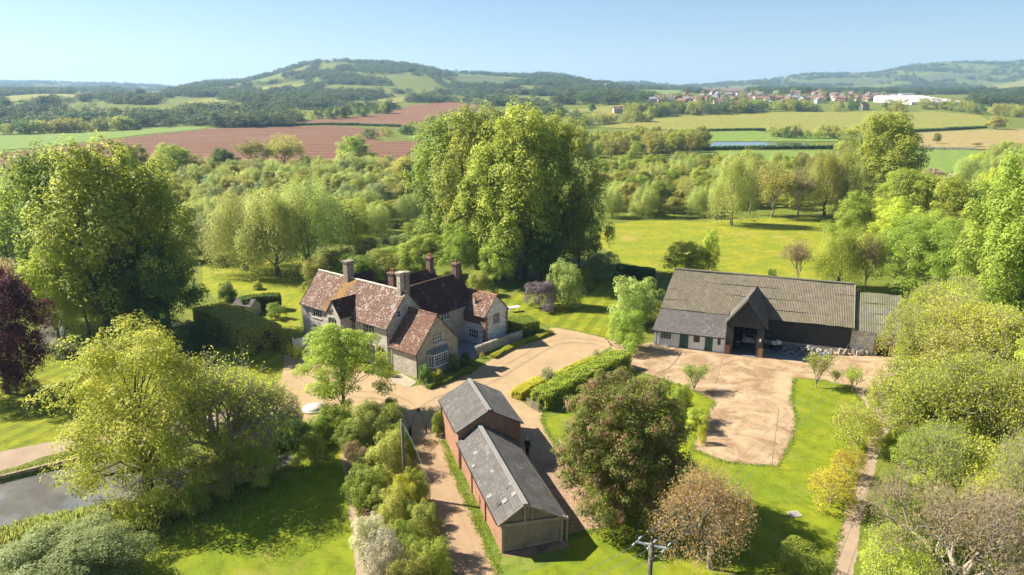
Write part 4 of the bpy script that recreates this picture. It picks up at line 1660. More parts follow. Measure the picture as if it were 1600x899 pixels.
    def edge(z):
        k = max(0, (z - ze) / (za - ze))
        return (k * (am - a0), (a1 - a0) - k * (a1 - am))
    b2 = boards((a0, -.06), (a1, -.06), oz, za, top=edge)
    n0 = len(mb.v)
    mb.v += b2.v
    mb.f += [tuple(i + n0 for i in f) for f in b2.f]
    mb.m += b2.m
    wall(mb, (a0, -.04), (a1, -.04), [(0, oz), (a1 - a0, oz), (a1 - a0, ze), (am - a0, za), (0, ze)])
    b2 = boards((a1 + .02, -.04), (a1 + .02, W0), .5, ze)
    n0 = len(mb.v)
    mb.v += b2.v
    mb.f += [tuple(i + n0 for i in f) for f in b2.f]
    mb.m += b2.m
    wall(mb, (a1, -.04), (a1, W0), rect(W0, ze))
    wall(mb, (a0, W0), (a0, -.04), rect(W0, ze))
    # inner faces of the porch so the opening has depth
    wall(mb, (o0, 0), (o0, 9.0), rect(9.0, ze))
    wall(mb, (o1 + .3, 9.0), (o1 + .3, 0), rect(9.0, ze))
    wall(mb, (o0, 9.0), (o1 + .3, 9.0), rect(o1 + .3 - o0, ze))
    mb.poly([(o0, 9, ze), (o1 + .3, 9, ze), (o1 + .3, 0, ze), (o0, 0, ze)])
    mb.build('porch_wall', M['black_board'], e)
    for (s0, s1) in ((a0 - .02, a0 + .62), (a1 - .58, a1 + .02)):
        pb = MB()
        pb.box(((s0 + s1) / 2, .1, .6), (s1 - s0, .45, 1.2))
        pb.build('brick_pier', M['brick'], e)
    mb = MB()
    corrugated(mb, (a1 + .3, -.3, 3.95), (a1 + .3, W0 + .2, 3.95), (12.0, 9.3, 6.8), (am, -.3, 7.42), rows=2, amp=.015, pitch=.3)
    corrugated(mb, (a0 + .2, 6.0, 3.95), (a0 - .3, -.3, 3.95), (am, -.3, 7.42), (12.0, 9.3, 6.8), rows=2, amp=.015, pitch=.3)
    pr = mb.build('porch_roof', M['slate'], e)
    for (p, q) in (((a0 - .38, -.36, 3.9), (am, -.36, 7.46)), ((am, -.36, 7.46), (a1 + .38, -.36, 3.9))):
        vb = MB()
        vb.beam(p, q, .06, .22)
        vb.build('bargeboard', M['barge'] if p[0] < am and q[0] <= am + .01 else M['black_board'], pr)
    fl = MB()
    fl.box(((o0 + o1) / 2 + .15, 4.3, .02), (o1 - o0 + .3, 9.2, .05))
    fl.build('porch_floor', M['lead'], e)
    lb = MB()
    lb.box((13.1, -.17, 2.25), (.2, .14, .34))
    lb.build('wall_lamp', M['paint'], e)
    # lower end bay with stone wall
    x0, x1 = L, 29.2
    mb = MB()
    wall(mb, (x0, W0 + .25), (x1, W0 + .25), rect(x1 - x0, 3.2), [(3.05, 4.5, 0, 2.3)])
    wall(mb, (x1, W0 + .25), (x1, 14.2), gable(14.2 - W0 - .25, 3.2, 6.9))
    wall(mb, (x1, 14.2), (x0, 14.2), rect(x1 - x0, 3.2))
    mb.build('end_wall', M['whitewash'], e)
    mb = MB()
    corrugated(mb, (x0 + .16, W0 - .15, 3.05), (x1 + .2, W0 - .15, 3.05), (x1 + .2, 10.0, 7.05), (x0 + .16, 10.0, 7.05), rows=4)
    corrugated(mb, (x1 + .2, 14.5, 3.05), (x0 + .16, 14.5, 3.05), (x0 + .16, 10.0, 7.05), (x1 + .2, 10.0, 7.05), rows=3)
    mb.build('end_roof', M['fibre_green'], e)
    db = MB()
    for i in range(8):
        db.box((x0 + 3.05 + .09 + i * .181, W0 + .42, 1.15), (.172, .05, 2.3))
    db.build('end_door', M['iron'], e)
    for q in (x0 + 2.9, x0 + 4.65):
        pb = MB()
        for i in range(8):
            pb.box((q + (.05 if i % 2 else 0), W0 + .24, .15 + i * .3), (.3 if i % 2 else .4, .1, .29))
        pb.build('brick_quoin', M['brick'], e)
    return e


barn_e = barn()
bm4 = Matrix.Translation(barn_e.location) @ Matrix.Rotation(barn_e.rotation_euler[2], 4, 'Z')


# ------------------------------------------------------------------ brick shed
def shed():
    e = empty('brick_shed', (-.79, 43.87, 0), math.atan2(.30, .954))
    tag(e, 'long brick shed with slate roof, taller rear block and wooden front doors', 'shed')
    W, L = 4.75, 12.6
    zl, zr, zz, ar = 2.62, 2.1, 3.85, 1.75
    mb = MB()
    wall(mb, (0, L), (0, 0), rect(L, zl))
    wall(mb, (W, 0), (W, L), rect(L, zr), [(8.6, 9.7, 0, 1.95)])
    mb.build('wall', M['brick'], e)
    # piers
    for y in (4.2, 8.4, 12.4):
        pb = MB()
        pb.box((-.05, y, zl / 2 - .05), (.14, .35, zl - .1))
        pb.build('pier', M['brick'], e)
    mb = MB()
    z3 = 4.0
    slope(mb, (-.3, L + .0, zl - .12), (-.3, -.3, zl - .12), (ar, -.3, zz), (ar, L, z3), course=.5, lift=.02, wav=.05, seed=31)
    slope(mb, (W + .3, -.3, zr - .1), (W + .3, L, zr - .1), (ar, L, z3), (ar, -.3, zz), course=.5, lift=.02, wav=.05, seed=32)
    rf = mb.build('roof', M['shed_slate'], e)
    cap = MB()
    cap.beam((ar - .09, -.33, zz + .0), (ar - .09, L, z3 + .0), .22, .05)
    cap.beam((ar + .09, -.33, zz - .01), (ar + .09, L, z3 - .01), .18, .04)
    cap.build('ridge_capping', M['slate_pale'], rf)
    # cracked and lifted slates
    rnd = random.Random(4)
    for i in range(12):
        t, y = rnd.uniform(.1, .93), rnd.uniform(.4, L - .4)
        x = -.3 + (ar + .3) * t
        z = zl - .12 + (zz - zl + .12) * t + .075
        sb = MB()
        ang = math.atan2(zz - zl + .12, ar + .3)
        sb.box((x, y, z), (rnd.uniform(.25, .42), rnd.uniform(.25, .5), .018), rot=Matrix.Rotation(-ang, 3, 'Y') @ Matrix.Rotation(rnd.uniform(-.05, .05), 3, 'Z'))
        sb.build('slate', M['slate_pale'] if rnd.random() < .4 else M['shed_slate'], rf)
    # timber front: posts, tie beam, doors of boards, gable boards
    fb = MB()
    fb.box((.12, -.02, zl / 2), (.22, .2, zl))
    fb.box((W - .12, -.02, zr / 2), (.2, .2, zr))
    fb.box((W + .28, -.12, zr / 2 - .02), (.14, .14, zr - .05))
    fb.beam((.1, -.1, 2.28), (W + .1, -.1, 2.02), .16, .24)
    fb.beam((ar, -.08, 2.3), (ar, -.08, zz - .15), .12, .14)
    fb.beam((ar + .55, -.08, 2.25), (ar + .55, -.08, zz - .42), .1, .12)
    fb.build('front_frame', M['old_beam'], e)
    n = 26
    for i in range(n):
        x0 = .26 + i * (W - .52) / n
        wd = (W - .52) / n
        zt = 2.2 - .26 * (x0 / W)
        zb = .06 + rnd.uniform(0, .05)
        bb = MB()
        bb.box((x0 + wd / 2, -.05 + rnd.uniform(-.012, .012), (zb + zt) / 2), (wd - .014, .035, zt - zb))
        bb.build('door_board', M['old_board'], e)
    for i in range(22):
        x0 = .2 + i * (W - .3) / 22
        top = zl + (zz - zl) * x0 / ar if x0 < ar else zz - (zz - zr) * (x0 - ar) / (W - ar)
        zb = 2.36 - .24 * x0 / W
        if top - .12 - zb < .08:
            continue
        bb = MB()
        bb.box((x0 + .09, .02 + rnd.uniform(-.01, .01), (zb + top - .12) / 2), (.18, .03, top - .12 - zb))
        bb.build('gable_board', M['old_board'], e)
    bb = MB()
    bb.beam((.3, -.085, .18), (W - .3, -.085, .18), .05, .14)
    bb.build('bottom_rail', M['old_beam'], e)
    vb = MB()
    vb.beam((-.32, -.32, zl - .2), (ar, -.32, zz - .06), .04, .14)
    vb.beam((ar, -.32, zz - .06), (W + .32, -.32, zr - .17), .04, .14)
    vb.build('verge_board', M['old_beam'], rf)
    # taller rear block
    x0, x1, y0, y1, ze, za, am = -.15, 5.6, L, 19.6, 3.55, 5.1, 2.66
    mb = MB()
    wall(mb, (x0, y0), (x1, y0), gable(x1 - x0, ze, za, sm=am - x0))
    wall(mb, (x1, y0), (x1, y1), rect(y1 - y0, ze))
    wall(mb, (x1, y1), (x0, y1), gable(x1 - x0, ze, za))
    wall(mb, (x0, y1), (x0, y0), rect(y1 - y0, ze))
    mb.build('rear_block_wall', M['brick'], e)
    mb = MB()
    slope(mb, (x0 - .25, y1 + .15, ze - .08), (x0 - .25, y0 - .2, ze - .08), (am, y0 - .2, za + .12), (am, y1 + .15, za + .12), course=.45, lift=.02, wav=.04, seed=33)
    slope(mb, (x1 + .25, y0 - .2, ze - .08), (x1 + .25, y1 + .15, ze - .08), (am, y1 + .15, za + .12), (am, y0 - .2, za + .12), course=.45, lift=.02, wav=.04, seed=34)
    r2 = mb.build('rear_block_roof', M['shed_slate'], e)
    cap = MB()
    cap.beam((am - .08, y0 - .2, za + .16), (am - .08, y1 + .15, za + .16), .22, .05)
    cap.beam((am + .1, y0 - .2, za + .14), (am + .1, y1 + .15, za + .14), .18, .04)
    cap.build('ridge_capping', M['slate_pale'], r2)
    gutter(e, (x0 - .3, y1, ze - .1), (x0 - .3, y0, ze - .1), .05)
    gutter(e, (-.36, L, zl - .14), (-.36, -.2, zl - .14), .05)
    for (x, y, z) in ((-.12, L - .3, zl), (-.2, y1 - .2, ze)):
        dp = MB()
        dp.tube([(x, y, z), (x, y, 0)], .045, 6)
        dp.build('downpipe', M['iron'], e)
    fl = MB()
    fl.poly([(W + .3, -.9, .014), (W + .3, 0, .014), (0, 0, .014), (-.1, -.35, .014), (1.6, -1.0, .014)][::-1])
    fl.build('door_apron', M['bare'], e)
    return e


M['slate_pale'] = surf('pale_slate', [(.3, (.18, .17, .155)), (.7, (.27, .255, .23))], 5, 6, .9, .2, .02)
shed_e = shed()
# ------------------------------------------------------------------ garden and yard planting
PR['sycamore'] = proto('round', 12, 11, 80, .24, 1.55, 41, base=.0, size=.2, sub=7, nl=34, rad=.34, up=.5)
PR['walnut'] = proto('spread', 8, 7.5, 60, .19, 2.6, 42, base=.06, size=.19, sub=7, nl=26, rad=.17, up=.5)
PR['photinia'] = proto('egg', 10, 9, 260, .19, 2.4, 43, base=.0, size=.15, sub=7, nl=10)
PR['copper'] = proto('egg', 12, 11, 90, .25, 2.4, 44, base=.0, size=.19, sub=7, nl=10)
PR['loose_a'] = proto('round', 9, 9, 60, .22, 1.35, 45, base=.06, size=.19, sub=6, nl=40, rad=.2, stems=2, bark='twig')
PR['loose_b'] = proto('spread', 9, 10, 60, .23, 1.3, 46, base=.08, size=.18, sub=6, nl=44, rad=.2, stems=2, bark='twig')
PR['bare'] = twiggy(12, 9, 47, 7, .105, 3, keep=.5, rad=.3, spread=.6, rise=.6, first=.12)
PR['brown'] = twiggy(8, 8, 48, 7, .075, 4, keep=.6, rad=.19, spread=.72, rise=.4)
PR['pink_twig'] = twiggy(9, 11, 49, 7, .085, 3, keep=.6, rad=.24, spread=.66, rise=.5)
PR['yellow'] = twiggy(4, 3.6, 50, 6, .075, 4, keep=.55, rad=.06, spread=.75, rise=.1)
PR['lime_twig_a'] = twiggy(9, 9.5, 53, 7, .105, 5, keep=.66, rad=.2, spread=.62, rise=.5, first=.12)
PR['lime_twig_b'] = twiggy(9, 9, 54, 7, .10, 4, keep=.66, rad=.2, spread=.58, rise=.7, first=.14)
PR['dome'] = proto('shrub', 5, 9, 90, .17, 2.4, 52, size=.15, sub=7, nl=10, stems=3)
PR['ball'] = proto('shrub', 1.2, 1.2, 60, .06, 2.4, 51, size=.12, sub=4, nl=4, stems=1)

TREES = [
    # name, kind, x, base row, top row, width px, leaf, label
    ('copper_beech', 'copper', 12, 615, 425, 150, 'copper', 'dark purple copper beech at the edge of the striped lawn'),
    ('sycamore_tree', 'sycamore', 230, 760, 520, 280, 'lime', 'big yellow green sycamore leaning over the pond'),
    ('bare_tree', 'bare', 356, 745, 540, 190, 'lime', 'half bare ivy clad tree beside the pond'),
    ('bare_tree', 'bare', 422, 728, 566, 120, 'lime', 'thin leafed young tree between bare ivy tree and drive'),
    ('walnut_tree', 'walnut', 538, 648, 512, 140, 'bright', 'round green tree standing in front of the stone house'),
    ('photinia_tree', 'photinia', 970, 802, 598, 196, 'photinia', 'dense egg shaped photinia tree with pink young leaves'),
    ('brown_leaved_tree', 'brown', 1110, 888, 706, 186, 'brown', 'open brown leaved tree beside the electricity pole'),
    ('yellow_tree', 'yellow', 1295, 792, 716, 78, 'yellow', 'bright yellow young tree on grass beside the footpath'),
    ('yellow_tree', 'yellow', 1322, 748, 690, 50, 'yellow', 'small yellow tree behind the bright yellow one'),
    ('yellow_tree', 'yellow', 1338, 700, 622, 76, 'lime', 'larger greenish yellow tree at the head of the footpath'),
    ('sapling', 'sapling', 1275, 606, 552, 46, 'bright', 'slender green sapling on the grass tip by the barn yard'),
    ('sapling', 'sapling', 1303, 602, 578, 20, 'mid', 'tiny sapling beside the slender one'),
    ('sapling', 'sapling', 1332, 614, 576, 40, 'lime', 'pale sapling next to the trees at the yard corner'),
    ('sapling', 'sapling', 1084, 612, 571, 46, 'bright', 'vase shaped sapling between photinia and concrete yard'),
    # trees left of the house
    ('lime_tree', 'poplar_b', 190, 528, 224, 190, 'broad', 'towering dark green tree behind the pond lawn'),
    ('lime_tree', 'poplar_a', 108, 510, 234, 150, 'broad', 'tall upright tree joining the towering one beside the copper beech'),
    ('lime_tree', 'poplar_b', 255, 512, 250, 130, 'mid', 'tall shaded tree nearest the clipped hedge'),
    ('understorey_tree', 'round_b', 262, 525, 372, 125, 'dark', 'low tree coloured dark for shade beneath the towering tree'),  # dark leaf colour stands in for shade under the tall crowns
    ('understorey_tree', 'round_a', 205, 530, 392, 110, 'dark', 'leafy tree coloured dark for shade at the foot of the towering tree'),  # crown shade put into the leaf colour here too
    ('maple_tree', 'round_a', 92, 535, 384, 100, 'lime', 'pale yellow green tree beside the copper beech'),
    ('weeping_tree', 'willow_b', 140, 530, 402, 78, 'lime', 'weeping pale yellow tree beside the small pool'),
    ('willow_tree', 'willow_a', 22, 425, 283, 130, 'willow', 'pale willow behind the copper beech'),
    ('willow_tree', 'willow_b', -40, 430, 290, 110, 'willow', 'pale willow at the far side of the copper beech'),
    ('twiggy_tree', 'twig_a', 36, 480, 402, 90, 'tan', 'grey brown twiggy tree behind the copper beech'),
    ('willow_tree', 'willow_a', 383, 424, 300, 118, 'willow', 'spreading willow on the far lawn with low branches'),
    ('willow_tree', 'willow_b', 436, 432, 288, 120, 'willow', 'tall leaning willow on the far lawn'),
    ('willow_tree', 'willow_a', 485, 416, 284, 126, 'willow', 'broad willow with dark forked trunk near the house'),
    ('alder_tree', 'twig_b', 535, 395, 296, 75, 'mid', 'dark stemmed alder beside the broad willow'),
    ('alder_tree', 'round_a', 556, 390, 312, 60, 'mid', 'small round alder at the wood edge'),
    ('silver_willow', 'round_b', 330, 408, 342, 88, 'grey', 'silvery grey willow bush at the far lawn edge'),
    ('oak_tree', 'round_b', 556, 264, 212, 66, 'bright', 'bright green oak standing against the ploughed field'),
    ('field_maple', 'round_a', 275, 282, 225, 72, 'lime', 'yellow green tree against the ploughed field'),
    ('field_maple', 'round_b', 215, 276, 226, 60, 'mid', 'round green tree on the ploughed field edge'),
    ('field_maple', 'round_a', 352, 276, 232, 48, 'dark', 'dark tree on the wood edge by the ploughland'),
    ('ash_tree', 'twig_b', 398, 270, 212, 60, 'olive', 'thin olive ash on the ploughed field edge'),
    ('ash_tree', 'twig_a', 444, 268, 209, 72, 'olive', 'wide olive ash on the ploughed field edge'),
    ('oak_tree', 'round_c', 638, 305, 246, 62, 'olive', 'ochre tinted oak beside the central poplars'),
    # central poplars
    ('poplar_tree', 'poplar_a', 705, 402, 180, 122, 'poplar', 'tall poplar on the meadow side of the central clump'),
    ('poplar_tree', 'poplar_b', 752, 422, 172, 142, 'poplar', 'tall poplar in the middle of the central clump'),
    ('poplar_tree', 'poplar_b', 815, 436, 168, 160, 'poplar', 'tallest broad poplar of the central clump'),
    ('poplar_tree', 'poplar_a', 868, 424, 184, 126, 'poplar', 'poplar on the barn side of the central clump'),
    ('poplar_tree', 'poplar_a', 782, 438, 228, 130, 'poplar', 'lower poplar in front of the central clump'),
    ('lime_tree', 'round_b', 905, 424, 285, 90, 'mid', 'rounded green tree against the poplars by the lawn'),
    ('understorey_tree', 'round_b', 846, 440, 352, 90, 'dark', 'dark tree under the poplars behind the mauve shrub'),
    ('understorey_tree', 'round_a', 720, 438, 350, 80, 'bright', 'fresh green tree under the poplars behind the house'),
    ('understorey_tree', 'round_a', 778, 446, 372, 72, 'bright', 'fresh green tree right behind the courtyard wing'),
    ('understorey_tree', 'round_c', 668, 432, 368, 80, 'mid', 'spreading tree behind the rear chimney'),
    # behind and beside the barn
    ('willow_tree', 'willow_b', 1143, 352, 236, 74, 'willow', 'lone willow standing in the wide lawn'),
    ('alder_tree', 'twig_a', 1205, 340, 248, 74, 'olive', 'brownish alder behind the lone willow'),
    ('alder_tree', 'twig_b', 1172, 336, 256, 46, 'olive', 'slim alder just behind the lone willow'),
    ('alder_tree', 'twig_b', 1246, 337, 258, 56, 'tan', 'brown twiggy alder between the wide lawn and poplar'),
    ('alder_tree', 'willow_b', 1288, 338, 232, 70, 'olive', 'tall pale alder left of the single poplar'),
    ('poplar_tree', 'poplar_b', 1366, 338, 177, 124, 'poplar', 'single tall poplar beyond the barn'),
    ('willow_tree', 'willow_a', 1322, 340, 262, 60, 'willow', 'pale low willow at the foot of the single poplar'),
    ('hawthorn_tree', 'round_a', 1075, 434, 378, 84, 'lime', 'olive bushy tree behind the barn ridge end'),
    ('young_tree', 'round_a', 1106, 428, 360, 34, 'lime', 'pale young tree behind the barn ridge end'),
    ('bare_young_tree', 'twig_b', 1245, 446, 368, 50, 'tan', 'leafless young tree behind the barn roof'),
    ('willow_tree', 'willow_b', 1310, 452, 354, 88, 'mid', 'drooping dark green tree behind the barn roof end'),
    ('lime_tree', 'round_b', 1326, 398, 300, 84, 'bright', 'fresh green tree at the corner of the wide lawn'),
    ('lime_tree', 'round_a', 1388, 408, 312, 96, 'lime', 'yellow green tree beneath the single poplar'),
    ('lime_tree', 'round_c', 1412, 382, 266, 110, 'bright', 'light green spreading tree below the paddock'),
    ('oak_tree', 'round_b', 1462, 392, 274, 112, 'mid', 'mid green oak below the paddock'),
    ('oak_tree', 'round_a', 1496, 390, 300, 70, 'dark', 'dark tree below the paddock'),
    ('chestnut_tree', 'sycamore', 1430, 462, 340, 142, 'bright', 'round chestnut behind the barn end bay'),
    ('twiggy_tree', 'twig_a', 1352, 452, 362, 60, 'tan', 'grey twiggy tree at the end of the barn'),
    ('poplar_tree', 'poplar_b', 1562, 530, 240, 158, 'poplar', 'huge poplar right of the barn'),
    ('poplar_tree', 'poplar_a', 1622, 520, 236, 130, 'poplar', 'huge poplar beside the other one right of the barn'),
    ('poplar_tree', 'poplar_a', 1524, 510, 300, 90, 'mid', 'lower poplar between chestnut and huge poplars'),
    # mass of loose trees right of the footpath
    ('hedgerow_tree', 'lime_twig_b', 1466, 560, 420, 120, 'lime', 'loose yellow green tree at the barn end'),
    ('hedgerow_tree', 'lime_twig_a', 1432, 604, 470, 124, 'lime', 'loose yellow green tree overhanging the yard corner'),
    ('hedgerow_tree', 'lime_twig_b', 1510, 600, 452, 150, 'lime', 'loose yellow green tree behind the footpath trees'),
    ('hedgerow_tree', 'lime_twig_b', 1585, 610, 480, 150, 'lime', 'spreading yellow green tree below the huge poplars'),
    ('hedgerow_tree', 'lime_twig_a', 1432, 705, 540, 168, 'lime', 'wide yellow green tree over the footpath'),
    ('hedgerow_tree', 'lime_twig_b', 1530, 720, 540, 170, 'lime', 'tall loose tree behind the pink twiggy tree'),
    ('hedgerow_tree', 'lime_twig_b', 1610, 745, 560, 170, 'lime', 'spreading loose tree behind the pink twiggy tree'),
    ('hedgerow_tree', 'twig_a', 1476, 645, 510, 120, 'olive', 'grey twiggy tree among the yellow green ones'),
    ('hedgerow_tree', 'loose_a', 1400, 690, 588, 96, 'olive', 'olive bushy tree beside the footpath'),
    ('hedgerow_tree', 'round_b', 1482, 725, 598, 110, 'mid', 'dense green tree in the middle of the footpath trees'),
    ('twiggy_tree', 'pink_twig', 1490, 960, 728, 280, 'tan', 'wide bare tree with pinkish twigs at the footpath'),
    ('twiggy_tree', 'pink_twig', 1600, 900, 660, 190, 'lime', 'tall bare branched tree with a few yellow leaves'),
    ('hedgerow_tree', 'lime_twig_a', 1400, 960, 830, 150, 'lime', 'low yellow green tree under the pink twiggy tree'),
    ('hedgerow_tree', 'lime_twig_a', 1560, 880, 720, 150, 'lime', 'yellow green tree between the two bare ones'),
    ('hedgerow_tree', 'lime_twig_b', 1455, 800, 650, 130, 'lime', 'yellow green tree beside the footpath in front of the wide one'),
    ('hedgerow_tree', 'lime_twig_a', 1600, 830, 640, 150, 'olive', 'olive loose tree behind the tall bare branched tree'),
    ('hedgerow_tree', 'twig_a', 1520, 830, 690, 130, 'lime', 'thin twiggy tree behind the pink twiggy tree'),
    ('hedgerow_tree', 'loose_a', 1430, 900, 770, 110, 'bright', 'fresh green low tree beside the pink twiggy tree'),
    ('hedgerow_tree', 'loose_b', 1640, 660, 500, 150, 'lime', 'yellow green tree beyond the spreading one below the poplars'),
    # fields beyond
    ('field_oak', 'round_b', 1555, 203, 181, 36, 'olive', 'lone brown green oak in the straw coloured pasture'),
    ('field_thorn', 'round_a', 1463, 225, 208, 13, 'grey', 'small leaning thorn in the straw coloured pasture'),
    ('field_oak', 'round_b', 925, 176, 161, 14, 'dark', 'lone dark tree in the small pasture'),
    ('field_oak', 'round_b', 606, 178, 158, 20, 'dark', 'dark round tree at the edge of the pale ploughed field'),
    ('field_oak', 'round_a', 540, 185, 165, 24, 'dark', 'dark tree clump head beside the pale ploughed field'),
    ('field_thorn', 'round_b', 676, 195, 180, 18, 'olive', 'ochre thorn on the edge of the pale ploughed field'),
    ('field_thorn', 'round_b', 1575, 238, 222, 30, 'mid', 'round dark bush at the paddock corner'),
    ('field_thorn', 'twig_a', 1527, 230, 222, 18, 'tan', 'low grey thorn by the pale fence'),
    ('knoll_oak', 'round_b', 219, 153, 139, 22, 'dark', 'dark oak on the distant knoll'),
    ('knoll_oak', 'round_b', 262, 152, 144, 16, 'dark', 'smaller dark oak along the distant knoll'),
]
for (nm, kd, x, yb, yt, w, mt, lb) in TREES:
    tree_px(nm, PR[kd], x, yb, yt, w, mt, lb, near=yb > 300)

